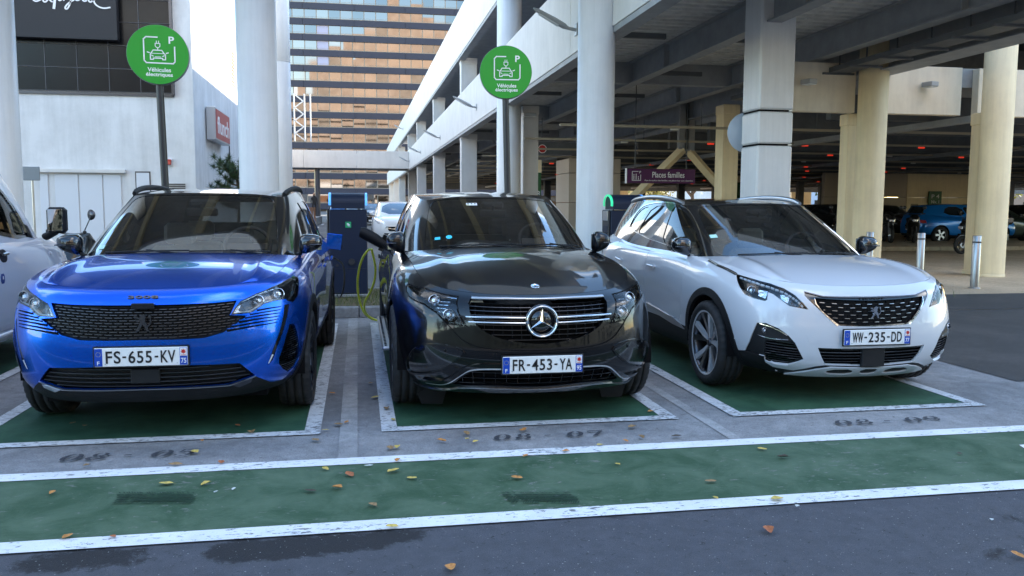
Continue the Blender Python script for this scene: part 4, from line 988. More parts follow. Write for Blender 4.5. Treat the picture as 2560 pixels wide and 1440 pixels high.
# ================================================================ buildings
W_WALL = streaked('white_render', (.72, .72, .72), (.42, .42, .41), .85, .55, 2.2, .22)
W_COL = streaked('white_column_paint', (.72, .72, .72), (.50, .50, .50), .42, .45, 9, .5)
W_FASC = streaked('white_fascia_paint', (.68, .66, .63), (.40, .39, .37), .65, .35, 2.2, .5)
W_BEIGE = streaked('light_warmed_beige_paint', (.86, .71, .45), (.58, .46, .29), .65, .5, 8, .5)  # beige paint, made warmer and brighter in place of warm bounced light
W_BEIGEF = streaked('beige_fascia_paint', (.80, .71, .56), (.50, .43, .33), .75, .5, 3, .4)
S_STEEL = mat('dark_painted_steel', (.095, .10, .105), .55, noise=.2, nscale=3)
S_DECK = mat('ribbed_deck_metal', (.52, .52, .50), .5, noise=.2, nscale=5)
S_BEAM = mat('grey_beam_paint', (.30, .305, .31), .6, noise=.15, nscale=3)
def round_col(x, y, r, z1, mt, label, cuts=()):
    c = empty('round_column', (x, y, 0), 0, label, 'column', 'round columns of the car park')
    MB().lathe([(r+.01, 0), (r+.01, .05), (r, .06)], 48).build('column_foot', mt, c)
    zs = [.06]+list(cuts)+[z1]
    for a, b_ in zip(zs, zs[1:]): MB().lathe([(r, a+.004), (r, b_-.004), (r-.008, b_-.002), (r-.008, b_+.002)], 56).build('column_shaft', mt, c)
    return c
round_col(-1.43, 13.1, .285, 7.45, W_COL, 'white round column just behind the roof of the bright blue crossover', (4.9,))
round_col(-1.88, 21.9, .29, 7.45, W_COL, 'white round column half hidden behind the nearer one above the blue crossover', (4.9,))
round_col(3.95, 13.9, .31, 7.45, W_COL, 'thick white round column between the black crossover and the right charger', (4.9,))
round_col(-4.98, 13.1, .30, 7.45, W_COL, 'white round column at the left edge above the silver van', (4.9,))
round_col(4.32, 24.3, .35, 7.45, W_COL, 'white round column behind the green sign over the black crossover', (5.0,))
round_col(10.43, 16.0, .29, 7.5, W_BEIGE, 'cream round column behind the right side of the white crossover', ())
round_col(12.93, 15.5, .30, 7.5, W_BEIGE, 'cream round column at the right with its foot on the brown paving', ())
def flat_post(x, y, w_, d_, z0, z1, mt, label, group='rectangular posts of the car park', nm='square_post'):
    c = empty(nm, (x, y, 0), 0, label, 'column', group)
    MB().box(-w_/2, w_/2, -d_/2, d_/2, z0, z1, .012).build('post_shaft', mt, c); MB().box(-w_/2-.02, w_/2+.02, -d_/2-.02, d_/2+.02, z0, z0+.10, .01).build('post_foot', mt, c)
    MB().box(-w_/2-.015, w_/2+.015, -d_/2-.015, d_/2+.015, z1-.25, z1-.01, .01).build('post_head', mt, c)
    return c
flat_post(5.05, 24.9, .46, .4, 0, 4.35, W_FASC, 'pale flat post right beside the column behind the right green sign')
for k, (y, tx) in enumerate([(35.7, 'nearest pale post of the receding row beyond the right green sign'), (48.8, 'second pale post of the receding row under the long white fascia'), (62.4, 'third pale post of the receding row under the long white fascia'), (73.5, 'fourth pale post, close behind the end of the white footbridge'),
        (90, 'pale post of the receding row just beyond the footbridge'), (103, 'second pale post beyond the footbridge in the receding row'), (118, 'farthest pale post of the receding row, seen under the footbridge')]):
    flat_post(4.62, y, .66, .5, 0, 4.4, W_FASC, tx); 
    flat_post(4.62, y+.01, .66, .5, 5.9, 7.5, W_FASC, tx.replace('pale post', 'pale upper post').replace('under the long white fascia', 'on the upper deck').replace('seen under the footbridge', 'on the upper deck').replace(', close behind', ' on the upper deck behind').replace('just beyond', 'on the upper deck just beyond').replace('second pale upper post beyond the footbridge in the receding row', 'second upper post beyond the footbridge, on the deck'))
flat_post(10.08, 22.2, .46, .5, 0, 4.2, W_BEIGE, 'cream flat post under the deck, left of the big square column')
flat_post(10.42, 16.75, .30, .3, 0, 3.4, W_BEIGE, 'narrow cream post touching the left side of the cream column')
flat_post(12.97, 15.97, .28, .3, 0, 3.4, W_BEIGE, 'narrow cream post touching the left side of the rightmost column')
# long fascias, panel by panel
def fascia(nm, x, th, y0, y1, z0, z1, step, label, mt=W_FASC):
    f = empty(nm, (x, y0, z0), 0, label, 'fascia'); y = y0
    while y < y1-.1:
        e = min(y+step, y1); b = MB(); b.box(0, th, y-y0+.008, e-y0-.008, .0, z1-z0, .008); b.build('fascia_panel', mt, f); y = e
    MB().box(.02, .30, .01, y1-y0, -.10, -.004).build('drip_edge', S_BEAM, f)
    return f
fascia('deck_fascia', 4.15, .16, 9.2, 122, 4.36, 5.92, 7.3, 'long white lower deck fascia running away beside the alley')
fascia('upper_deck_fascia', 4.15, .16, 12, 122, 7.50, 9.3, 7.3, 'long white upper deck fascia above the open parking level')
# bridge across the alley
br = empty('footbridge', (-.4, 70, 4.36), 0, 'white footbridge crossing the alley in front of the tower', 'bridge')
for i in range(3): MB().box(-8+i*4.18+.01, -8+(i+1)*4.18-.01, 0, .3, .02, 1.42, .01).build('bridge_panel', W_FASC, br)
MB().box(-8, 4.5, .3, 3.6, -.02, .25).build('bridge_deck', S_STEEL, br); MB().box(-8, 4.5, 3.6, 3.9, 0, 1.4).build('bridge_parapet', W_FASC, br)
p_ = empty('bridge_column', (-3.2, 70.6, 0), 0, 'dark steel column holding up the footbridge', 'column'); MB().cyl((0, 0), .22, .3, 4.33, 20).build('column_shaft', mat('dark_blue_steel', (.05, .06, .08), .35, coat=.4), p_); MB().cyl((0, 0), .34, 0, .3, 20).build('column_foot', K, p_)
# deck over the right-hand side: ribbed sheets on beams
dk = empty('parking_deck', (4.3, 9, 4.98), 0, 'dark ribbed steel parking deck overhead on the right', 'parking deck')
def ribs(x0, x1, y0, y1, z, pitch, mt, parent, h=.055):
    V = []; F = []; n = int((y1-y0)/pitch)
    for i in range(n):
        y = y0+i*pitch
        for yy, zz in ((y, z), (y+pitch*.42, z), (y+pitch*.52, z+h), (y+pitch*.9, z+h)):
            V += [(x0, yy, zz), (x1, yy, zz)]
    V += [(x0, y1, z), (x1, y1, z)]
    for i in range(len(V)//2-1): F.append((2*i, 2*i+1, 2*i+3, 2*i+2))
    o = MB().add(V, F).build('ribbed_sheet', mt, parent, False); o['kind'] = 'stuff'; return o
for i in range(3):
    x0 = 4.32+i*2.1-4.3; ribs(x0, x0+2.09, 0, 60, 0, .30, S_DECK, dk)
MB().box(0.0, 6.3, 0, 112, .06, .70).build('deck_slab', S_BEAM, dk)
def ibeam(b, x, y0, y1, z0, z1, w_=.30):
    b.box(x-w_/2, x+w_/2, y0, y1, z0, z0+.03); b.box(x-w_/2, x+w_/2, y0, y1, z1-.03, z1); b.box(x-.012, x+.012, y0, y1, z0+.03, z1-.03)
for i, x in enumerate((6.78, 9.4)):
    b = MB(); ibeam(b, x-4.3, 0, 110, -.54, 0.0-.002, .26)
    for y in np.arange(3, 60, 6.0): b.box(x-4.3-.14, x-4.3+.14, y, y+.02, -.51, -.03)
    b.build('long_beam', S_BEAM, dk)
for i, y in enumerate(np.arange(2.4, 60, 4.2)):
    for x0, x1 in ((.12, 1.5), (2.75, 4.0)): MB().box(x0, x1, y, y+.09, -.40, -.30).build('cross_brace', S_STEEL, dk)
for i, y in enumerate(np.arange(11.5, 110, 9.4)):
    b = MB(); b.box(0.12, 5.8, y, y+.28, -.52, -.01); b.build('cross_beam', S_BEAM, dk)
# edge beam with cable tray on the right of the deck
eb = empty('edge_beam', (10.6, 9, 4.2), 0, 'dark edge beam with hangers and cable tray along the right of the deck', 'beam')
MB().box(-.02, .28, 0, 90, .0, 1.0).build('beam_web', S_BEAM, eb); MB().box(-.22, .42, 0, 90, -.03, -.003).build('beam_flange', S_BEAM, eb)
MB().box(-1.0, -.55, 0, 12, -.02, .01).build('cable_tray', S_STEEL, eb); MB().box(-1.0, -.97, 0, 12, .01, .08).build('cable_tray', S_STEEL, eb); MB().box(-.58, -.55, 0, 12, .01, .08).build('cable_tray', S_STEEL, eb)
for i in range(12): MB().box(-1.15, -.45, .6+i*.95, .65+i*.95, -.06, -.022).build('tray_bracket', S_STEEL, eb); MB().box(-.79, -.77, .62+i*.95, .64+i*.95, .08, .85).build('tray_hanger', S_STEEL, eb)
# roof slab that the white columns carry, over the charging island
cs = empty('upper_slab', (0, 10.4, 7.45), 0, 'high concrete slab carried by the white columns over the charging island', 'parking deck')
MB().box(-9, 4.1, 0, 7.4, .02, .5).build('slab_plate', mat('brown_soffit', (.42, .385, .345), .7, noise=.15, nscale=2), cs)
for x in np.arange(-8.5, 4, 2.0): MB().box(x, x+.22, .05, 7.35, -.30, .015).build('slab_rib', W_BEIGE, cs)
MB().box(-9.1, 4.12, -.12, -.005, -.35, 1.1).build('slab_edge', W_FASC, cs); MB().box(-9.1, 4.12, 7.405, 7.52, -.35, 1.1).build('slab_edge', W_FASC, cs)
# cream fascia facing us on the right
ff = empty('cream_fascia', (8.6, 16.3, 3.38), 0, 'cream parapet fascia facing us between the cream columns', 'fascia')
for x0, x1 in ((0, 1.62), (2.0, 4.1), (4.5, 7.4), (7.42, 11.0), (11.02, 16)): MB().box(x0, x1, 0, .2, 0, 1.0, .008).build('fascia_panel', W_BEIGEF, ff)
rs = empty('lower_parking_deck', (10.7, 16.5, 3.45), 0, 'dark low ceiling of the parking hall on the right', 'parking deck')
MB().box(0, 60, 0, 72, .55, .95).build('deck_slab', S_BEAM, rs)
for i, y in enumerate(np.arange(1.5, 70, 3.4)): b = MB(); b.box(0, 60, y, y+.22, -.02, .545); b.build('cross_beam', S_STEEL, rs)
for i, x in enumerate(np.arange(2.5, 60, 8)): b = MB(); b.box(x, x+.25, 0, 72, -.16, -.025); b.build('long_beam', S_BEAM, rs)
uf = empty('added_sun_screen', (8.6, 16.3, 7.5), 0, 'added upper fascia and roof, out of view, shading the foreground from the sun', 'fascia')  # unseen fascia and roof, added to keep direct sun off the bays
MB().box(-4, 60, 0, .2, 0, 1.8).build('fascia_panel', W_BEIGEF, uf); MB().box(-4, 60, .21, 75, .4, .9).build('sun_block_roof', S_BEAM, uf)
uw = empty('upper_hall_wall', (8, 31, 4.6), 0, 'dark rear wall of the upper parking level over the cream parapet', 'wall'); MB().box(3, 60, 0, .3, 0, 3.2).build('wall_panel', S_STEEL, uw)
MB().box(3, 60, -14, 0, 3.2, 3.5).build('wall_ceiling', S_STEEL, uw)
# big square column clad in white panels
sq = empty('square_column', (6.87, 13.55, 0), 0, 'big square column clad in white panels behind the white crossover', 'column')
for z0, z1 in ((0, 2.44), (2.47, 3.00), (3.03, 5.1)): MB().box(-.315, .315, -.315, .315, z0, z1, .03).build('cladding_panel', W_COL, sq)
for z in (2.455, 3.015): MB().box(-.295, .295, -.295, .295, z-.015, z+.015).build('panel_joint', M_DARK, sq)
for (x, y, z) in ((.26, -.305, 2.455), (.26, -.305, 3.015)): MB().box(x-.03, x+.035, y-.02, y+.01, z-.012, z+.012, .003).build('panel_clip', M_SAT, sq)
ds = empty('round_sign_back', (6.76, 14.1, 2.72), 0, 'pale round sign seen from behind beside the square column', 'sign')
MB().lathe([(0, -.02), (.345, -.02), (.35, 0), (.345, .02), (0, .02)], 40, axis='y').build('sign_disc', mat('sign_back_blue_grey', (.45, .52, .62), .5), ds); MB().tube([(.2, .1, -2.7), (.2, .1, .2)], .03, 8).build('sign_pole', M_SAT, ds)

# ---------------------------------------------------------------- mall on the left
ml = empty('shopping_mall', (-4.45, 25, 0), 0, 'white shopping mall with a dark glazed front and a sunlit upper side wall', 'building')
b = MB(); b.box(-32, 0, 0, 28, 0, 7.7); b.build('wall', W_WALL, ml)
MB().box(-32, .02, -.04, 28.04, 7.7, 7.77).build('roof_edge', W_FASC, ml)
MB().box(-28, -.5, -.045, -.003, 4.36, 4.44).build('panel_ledge', M_DSAT, ml)
D_PAN = mat('dark_glazed_panel', (.008, .009, .011), .2, spec=.25, rvar=.08, nscale=2); D_FR = mat('grey_glazing_bar', (.10, .10, .11), .5)
for i in range(14):
    for j in range(5):
        x1_ = -.55-i*.80; z0 = 4.46+j*.62
        MB().box(x1_-.785, x1_, -.035-random.random()*.004, -.004, z0+.008, z0+.605, .004).build('glass_panel', D_PAN, ml)
for i in range(15): MB().box(-.555-i*.80, -.54-i*.80, -.05, -.004, 4.45, 7.6).build('glazing_bar', D_FR, ml)
for j in range(6): MB().box(-11.7, -.54, -.046, -.004, 4.455+j*.62, 4.467+j*.62).build('glazing_bar', D_FR, ml)
MB().box(-.535, -.47, -.16, -.004, 4.40, 7.65).build('corner_trim', M_DSAT, ml)
bp = empty('store_sign', (-7.55, 24.95, 5.78), 0, 'big dark store sign board with white brush lettering on the mall', 'sign')
MB().box(-1.42, 1.28, -.30, -.06, 0, 2.5, .01).build('sign_board', mat('black_sign_board', (.016, .015, .018), .6, noise=.2, nscale=60), bp)
def stroke(pts, w_, name, parent, y, mt, closed=False, M0=None):
    P_ = pts if closed else pts; o_ = ribbon(P_, w_); b = MB(); b.prism(o_, -.02); o = b.build(name, mt, parent); o.location = (0, y, 0); return o
M_LET = mat('white_letter', (.8, .8, .8), .5)
LT = {'L': [(-.62, 1.5), (-.75, 1.15), (-.80, .92), (-.70, .86), (-.58, .93)], 'a': [(-.42, 1.02), (-.52, .98), (-.54, .88), (-.46, .86), (-.38, 1.0), (-.36, .9), (-.30, .88)], 'f': [(-.12, 1.25), (-.22, 1.1), (-.28, .70)], 'a2': [(-.06, 1.05), (-.16, .98), (-.14, .90), (-.05, .98), (-.02, .92)],
      'y': [(.02, 1.1), (.06, .96), (.16, 1.05), (.13, .85), (.04, .69), (-.02, .74), (.10, .88), (.22, .95)], 'e': [(.22, .95), (.32, 1.05), (.26, 1.1), (.22, .98), (.30, .93), (.38, .98)], 't': [(.48, 1.35), (.42, 1.0), (.46, .92), (.54, .95)], 't2': [(.62, 1.35), (.56, .98), (.62, .90), (.68, .95)],
      'e2': [(.70, .96), (.80, 1.04), (.74, 1.08), (.70, .94), (.78, .82), (.95, .76), (1.12, .80)]}
lo_z = .92
for k, v in LT.items(): stroke(chaikin([(x*1.0+.02, z+.05) for x, z in v], 2, False), .062 if k == 'f' else .038, 'letter', bp, -.30, M_LET)
# doors, shutters and small things on the mall's white wall
W_DOOR = mat('white_door_paint', (.66, .68, .72), .5)
for i, (x0, x1) in enumerate(((-4.03, -3.81), (-3.65, -3.05), (-3.03, -2.43), (-2.41, -1.95))): MB().box(x0, x1-.012, -.03, -.003, .02, 2.22, .004).build('shutter_leaf', W_DOOR, ml)
MB().box(-4.35, -1.81, -.14, -.003, 2.26, 2.36, .01).build('shutter_rail', W_FASC, ml)
MB().box(-1.59, -1.19, -.012, -.003, 0, 2.32).build('door_frame', M_DSAT, ml); MB().box(-1.56, -1.22, -.03, -.013, .02, 2.28, .003).build('door', W_DOOR, ml)
al = empty('alarm_light', (-5.12, 24.9, 2.58), 0, 'small red alarm light on the white mall wall', 'alarm'); MB().box(-.055, .055, -.03, .1, -.075, .075, .012).build('alarm_lens', mat('red_lens', (.45, .01, .01), .3, coat=1), al); MB().box(-.075, .075, .04, .1, -.1, .1, .008).build('alarm_base', W_DOOR, al)
for k in range(5): MB().box(-.78, -.28, -.03, -.003, 1.72+k*.06, 1.75+k*.06).build('wall_vent_slat', M_DSAT, ml)
for k in range(10): MB().box(.003, .04, 7.7, 8.25, 5.75+k*.13, 5.81+k*.13).build('louvre_slat', mat('ochre_louvre', (.35, .26, .12), .6), ml)
fs = empty('restaurant_sign', (-4.42, 26.8, 3.36), 0, 'red box sign with white lettering on the mall side wall', 'sign')
MB().box(0, .26, 0, 2.9, 0, .97, .012).build('sign_case', mat('silver_sign_case', (.5, .52, .55), .35, metal=.6), fs); MB().box(.262, .272, .09, 2.81, .05, .92).build('sign_face', mat('red_sign_face', (.42, .03, .03), .4), fs)
text('sign_lettering', 'flunch', 2.3, .52, M_LET, fs, Matrix.Translation((.276, 1.45, .47)) @ Matrix.Rotation(PI/2, 4, 'Z') @ FACE, .004, .01)
MB().tube([(.02, 3.6, .8), (.02, 4.4, .8), (.02, 4.4, -1.2)], .02, 6).build('sign_conduit', M_DSAT, fs)
# farther white block with a truss, and the shop row under it
fb = empty('white_block', (-8.5, 58, 0), 0, 'white block with a lattice edge beyond the mall', 'building'); MB().box(-6, 3.3, 0, 9, 5.5, 9.2).build('wall', W_WALL, fb); MB().box(-6, 3.0, 0.3, 9, 0, 5.5).build('lower_wall', mat('brown_timber_cladding', (.20, .10, .055), .7, noise=.25, nscale=3), fb)
b = MB(); 
for k in range(7): b.tube([(4.5 if k % 2 else 5.05, .2, 5.7+k*.42), (5.05 if k % 2 else 4.5, .2, 6.12+k*.42)], .045, 6)
b.build('lattice', W_FASC, fb)
for x in (4.45, 5.12, 5.5): MB().box(x-.04, x+.04, .1, .3, 5.6, 8.7).build('lattice_chord', W_FASC, fb)
for k in range(16): MB().box(3.01, 3.05, .5+k*.5, .92+k*.5, .2, 3.2).build('timber_board', MATS['brown_timber_cladding'], fb)
for k, (y0, y1, tx) in enumerate(((53.5, 56.5, 'LE CAFE'), (57.5, 60, 'BAR'), (61, 64, ''))):
    s_ = empty('shop_sign', (-5.0, y0, 3.3), 0, ['pale shop sign panel above the timber wall by the alley', 'second shop sign panel, darker, beside the footbridge column', 'third small shop sign panel under the footbridge'][k], 'sign', None)
    MB().box(0, .25, 0, y1-y0, 0, 1.3, .02).build('sign_panel', (W_FASC, D_FR, W_FASC)[k], s_)
    MB().box(.252, .262, .2, y1-y0-.2, .3, 1.0).build('sign_print', mat('grey_print', (.10, .10, .12), .5), s_)
# ---------------------------------------------------------------- tower
tw = empty('office_tower', (5, 190, 0), 0, 'tall office tower with dark spandrel bands and bronze reflecting windows', 'building')
T_BAND = mat('dark_blue_spandrel', (.020, .021, .042), .45, noise=.1, nscale=.4); T_FR = mat('bronze_window_frame', (.30, .24, .18), .5); T_IN = mat('dim_office_interior', (.10, .075, .055), .8, noise=.3, nscale=.5)
MB().box(-25.5, 60, .8, 26, 0, 66).build('core', T_IN, tw)
fl_h, pw = 3.28, 2.52; z_ref = 39.84
def glass_t(name, col, rough):
    m = mat(name, col, rough, metal=1); return m
T_G = [glass_t('bronze_mirror_glass_%s' % n_, c_, r_) for n_, c_, r_ in (('a', (.26, .23, .215), .02), ('b', (.20, .19, .185), .03), ('c', (.30, .26, .235), .05))]
T_BL = mat('lavender_blind', (.42, .40, .52), .5)
random.seed(11)
for fl in range(-12, 9):
    zb = z_ref+fl*fl_h
    if zb < -1: continue
    x0_, x1_ = -34, 34
    for k in range(8): 
        xa = -27+k*10.9; MB().box(xa+.03, xa+10.87, 0, .8, zb-.05, zb+1.28).build('spandrel_panel', T_BAND, tw)
    MB().box(-27, 60, .25, .4, zb+1.29, zb+1.36).build('window_sill', T_FR, tw)
# panes that can be told apart
pane = bpy.data.meshes.new('pane'); hw = pw/2-.09; hh = (fl_h-1.36)/2-.08
pane.from_pydata([(-hw, 0, -hh), (hw, 0, -hh), (hw, 0, hh), (-hw, 0, hh)], [], [(0, 1, 2, 3)])
fr_b = MB(); fr_b.box(-hw-.08, -hw, -.05, .05, -hh-.08, hh+.08); fr_b.box(hw, hw+.08, -.05, .05, -hh-.08, hh+.08); fr_b.box(-hw, hw, -.05, .05, hh, hh+.08); fr_b.box(-hw, hw, -.05, .05, -hh-.08, -hh); fr_b.box(-hw, hw, -.03, .03, -hh+.22, -hh+.26)
fr0 = fr_b.build('window', T_FR, tw); frm = fr0.data; bpy.data.objects.remove(fr0)
panes = []
for g_ in T_G+[T_BL]:
    p2 = pane.copy(); p2.materials.append(g_); panes.append(p2)
for fl in range(-12, 3):
    zb = z_ref+fl*fl_h+1.36
    for k in range(-8, 11):
        x = -5+.9+k*pw+5*0+(-13.34+5+.2)*0; 
        if zb < 0: continue
        wv = link('window', frm, tw); wv.location = (x-5+4.7, .32, zb+hh+.08)
        sel = 3 if (k == -3 and fl in (-1, -2, -3)) else random.choice((0, 0, 1, 2))
        pn = link('pane', panes[sel], wv); pn.rotation_euler = (random.gauss(0, .0035), 0, random.gauss(0, .006))
MB().box(-27, 60, .9, 1.2, 0, 66).build('window_back', T_G[1], tw)
# the brown tower across the road behind the camera, seen only as a reflection
rb = empty('brown_tower_block', (24, -150, 0), 0, 'brown stepped tower block behind the viewer, mirrored in the office windows', 'building')
R_BR = mat('brown_concrete', (.35, .27, .21), .8, noise=.15, nscale=.2, col2=(.45, .36, .29))
for x0, x1, h_ in ((-84, -52, 66), (-52, -30, 92), (-30, -8, 108), (-8, 20, 124), (20, 60, 112)): MB().box(x0+.02, x1-.02, -16, 0, 0, h_).build('wall', R_BR, rb)
for k in range(16): MB().box(-84, 60, 0, .1, 4+k*3.6, 4.9+k*3.6).build('window_band', D_PAN, rb)
lowb = None
#, (-6, -34, 0), 0, 'low pale building across the road behind the viewer', 'building'); MB().box(-40, 34, -10, 0, 0, 4.2).build('wall', W_BEIGEF, lowb); MB().box(-40, 34, -.0, .15, 1.0, 2.2).build('window_band', D_PAN, lowb)
# far end of the parking hall, trees and houses beyond
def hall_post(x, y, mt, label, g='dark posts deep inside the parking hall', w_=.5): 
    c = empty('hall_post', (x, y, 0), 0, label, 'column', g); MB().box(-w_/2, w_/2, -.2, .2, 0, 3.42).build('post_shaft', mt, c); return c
GRN = mat('green_post_paint', (.018, .10, .03), .5, noise=.1, nscale=2); 
def gp(x, y, w_, h_, label, txt=None):
    c = empty('green_post', (x, y, 0), 0, label, 'column', None); MB().box(-w_/2, w_/2, -.2, .2, 0, h_, .01).build('post_shaft', GRN, c); MB().box(-w_/2-.01, w_/2+.01, -.21, .21, h_+.002, h_+.45).build('post_head', W_BEIGE, c)
    if txt:
        text('post_number', txt[0], .22, .2, M_LET, c, at_(0, -.215, txt[2]), .002, .01); text('post_number', txt[1], .05, .16, M_LET, c, at_(0, -.215, txt[2]-.42), .002, .01); MB().box(-.08, .08, -.212, -.203, txt[2]-.2, txt[2]-.17).build('post_mark', M_LET, c)
gp(6.32, 30, .32, 2.6, 'green post with the number 08 behind the black crossover', ('08', '1', 1.85))
gp(28.6, 44, .95, 3.0, 'thick green post with the number 07 above the blue hatchback', ('07', '1', 2.15))
gp(24.3, 52, .7, 3.0, 'green post deep in the hall right of the square column')
random.seed(8)
ORD = ['first', 'second', 'third', 'fourth', 'fifth', 'sixth', 'seventh', 'eighth', 'ninth', 'tenth', 'eleventh', 'twelfth', 'thirteenth', 'fourteenth', 'fifteenth', 'sixteenth', 'seventeenth', 'eighteenth']
HP = ((.395, 60), (.44, 70), (.47, 58), (.555, 62), (.585, 74), (.60, 50), (.70, 64), (.79, 48), (.86, 60), (.98, 46), (.27, 58), (.31, 72), (.225, 66), (.345, 80), (.51, 80), (.66, 80))
for k, (px_, y) in enumerate(HP):
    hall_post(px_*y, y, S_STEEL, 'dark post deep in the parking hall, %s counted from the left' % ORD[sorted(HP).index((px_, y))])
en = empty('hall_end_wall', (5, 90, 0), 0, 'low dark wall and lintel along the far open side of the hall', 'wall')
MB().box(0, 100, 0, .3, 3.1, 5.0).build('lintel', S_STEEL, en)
MB().box(0, 18, 0, .3, 0, 1.9).build('low_wall', mat('brown_low_wall', (.16, .11, .08), .8), en); MB().box(30, 48, 0, .3, 0, 1.5).build('low_wall', MATS['brown_low_wall'], en)
for x in (22, 44, 58, 70): MB().box(x, x+2.4, 0, .4, 0, 3.1).build('wall_pier', W_BEIGE, en)
hw_ = empty('beige_stair_wall', (8.0, 30, 0), 0, 'beige panelled wall behind the middle white column', 'wall')
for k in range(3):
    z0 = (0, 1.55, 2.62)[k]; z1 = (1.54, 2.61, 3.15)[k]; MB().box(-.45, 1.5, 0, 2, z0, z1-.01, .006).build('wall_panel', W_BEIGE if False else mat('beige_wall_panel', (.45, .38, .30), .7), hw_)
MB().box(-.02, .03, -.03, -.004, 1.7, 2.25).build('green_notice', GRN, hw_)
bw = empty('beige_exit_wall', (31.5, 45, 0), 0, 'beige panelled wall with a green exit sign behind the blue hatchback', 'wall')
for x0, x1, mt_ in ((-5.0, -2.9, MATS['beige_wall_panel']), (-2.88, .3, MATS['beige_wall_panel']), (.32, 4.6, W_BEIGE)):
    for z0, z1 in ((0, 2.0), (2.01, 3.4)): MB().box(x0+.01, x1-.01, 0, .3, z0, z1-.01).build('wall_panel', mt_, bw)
xs = empty('exit_sign', (33.6, 44.9, 1.95), 0, 'green square parking exit sign on the beige wall', 'sign'); MB().box(-.42, .42, -.03, .05, -.42, .42, .01).build('sign_plate', GRN, xs); text('sign_lettering', 'P 4', .5, .22, M_LET, xs, at_(0, -.035, .12), .003); text('sign_lettering', 'Niv. 1', .5, .18, M_LET, xs, at_(0, -.035, -.2), .003)
# leafy crowns
LEAF = [mat('yellow_autumn_leaves', (.33, .27, .03), .6, noise=.4, nscale=1), mat('green_leaves', (.06, .11, .02), .6, noise=.4, nscale=1), mat('brown_twigs', (.10, .07, .05), .8)]
def tree(x, y, h, r, mt, label, seed, n=1400):
    random.seed(seed); t = empty('tree', (x, y, 0), 0, label, 'tree', 'trees beyond the parking hall')
    b = MB(); b.tube([(0, 0, 0), (.05, 0, h*.3), (.0, .05, h*.6), (.1, 0, h*.85)], [r*.09, r*.07, r*.05, r*.02], 8)
    for k in range(9):
        a = random.uniform(0, 2*PI); z0 = h*random.uniform(.3, .6); b.tube([(0, 0, z0), (r*.4*math.cos(a), r*.4*math.sin(a), z0+h*.12), (r*.75*math.cos(a), r*.75*math.sin(a), z0+h*.24)], [r*.04, r*.025, r*.01], 5)
    b.build('trunk', LEAF[2], t); b = MB(); cl = [(random.gauss(0, r*.4), random.gauss(0, r*.4), h*.62+random.gauss(0, h*.15), r*random.uniform(.25, .45)) for _ in range(14)]
    for k in range(n):
        c = random.choice(cl); v = Vector((random.gauss(0, 1), random.gauss(0, 1), random.gauss(0, 1))).normalized()*c[3]*random.uniform(.5, 1.05); p = Vector(c[:3])+v; s_ = random.uniform(.10, .24)
        u_ = Vector((random.gauss(0, 1), random.gauss(0, 1), random.gauss(0, 1))).normalized(); w2 = u_.orthogonal().normalized(); b.add([tuple(p+u_*s_), tuple(p+w2*s_), tuple(p-u_*s_), tuple(p-w2*s_)], [(0, 1, 2, 3)])
    o = b.build('crown', mt, t, False); return t
for k, (xr, y, h, r_, m_) in enumerate(((.36, 104, 7, 3.2, 0), (.41, 108, 8, 3.4, 0), (.475, 100, 5.5, 2.4, 2), (.60, 98, 6, 3, 1), (.64, 104, 7, 3.4, 0), (.70, 100, 8, 3.5, 2), (.735, 102, 6, 3, 0), (.84, 98, 6.5, 3, 0), (.90, 104, 7.5, 3.4, 1), (.96, 96, 6, 3, 0), (1.02, 100, 7, 3.4, 1))):
    tree(xr*y, y, h, r_, LEAF[m_], ['yellow autumn tree', 'green leafy tree', 'bare brown tree'][m_]+' beyond the hall, %s tree counted from the left' % ORD[k], 20+k, 900)
def house(x, y, w_, h_, mt, label):
    o = empty('house', (x, y, 0), 0, label, 'building'); MB().box(-w_/2, w_/2, 0, 8, 0, h_).build('wall', mt, o)
    for k in range(int(w_/3)): 
        for z in np.arange(1.2, h_-1.5, 2.9): MB().box(-w_/2+1+k*3, -w_/2+2+k*3, -.05, -.003, z, z+1.3).build('window', D_PAN, o)
house(76, 125, 16, 9, mat('blue_grey_render', (.45, .52, .62), .8), 'pale blue house seen through the hall right of the square column'); house(58, 128, 14, 8, W_WALL, 'white house seen through the hall left of the square column'); house(50, 150, 14, 10, mat('ochre_render', (.5, .36, .16), .8), 'ochre house seen through the hall behind the family parking sign'); house(115, 135, 30, 10, mat('brown_render', (.28, .2, .15), .8), 'brown building beyond the hall at the right edge')

# unseen trees added behind the viewer to darken reflections in paint and glass
LEAF_D = mat('added_dark_leaves', (.022, .030, .022), .6, noise=.4, nscale=1)
for k in range(13): tree(-42+k*6.6+(k % 3), -15-(k % 2)*3.5, 10.5+(k % 4)*.6, 4.9, LEAF_D, 'dark tree added behind the viewer for reflections, %s counted from the left' % ORD[k], 60+k, 1700)

hd = empty('added_hedge', (0, -12.5, 0), 0, 'dark hedge added behind the viewer to block the low sky', 'hedge')  # unseen hedge, added to keep the bright low sky out of reflections
random.seed(77); b = MB()
for k in range(5200):
    x = random.uniform(-50, 60); z = random.uniform(.05, 3.0); y = random.uniform(-.5, .5); s_ = .22; u_ = Vector((random.gauss(0, 1), random.gauss(0, 1), random.gauss(0, 1))).normalized(); w2 = u_.orthogonal().normalized(); p = Vector((x, y, z)); b.add([tuple(p+u_*s_), tuple(p+w2*s_), tuple(p-u_*s_), tuple(p-w2*s_)], [(0, 1, 2, 3)])
b.build('hedge_leaves', LEAF_D, hd, False)['kind'] = 'stuff'
MB().box(-50, 60, -.3, .3, 0, 2.6).build('hedge_core', LEAF_D, hd)
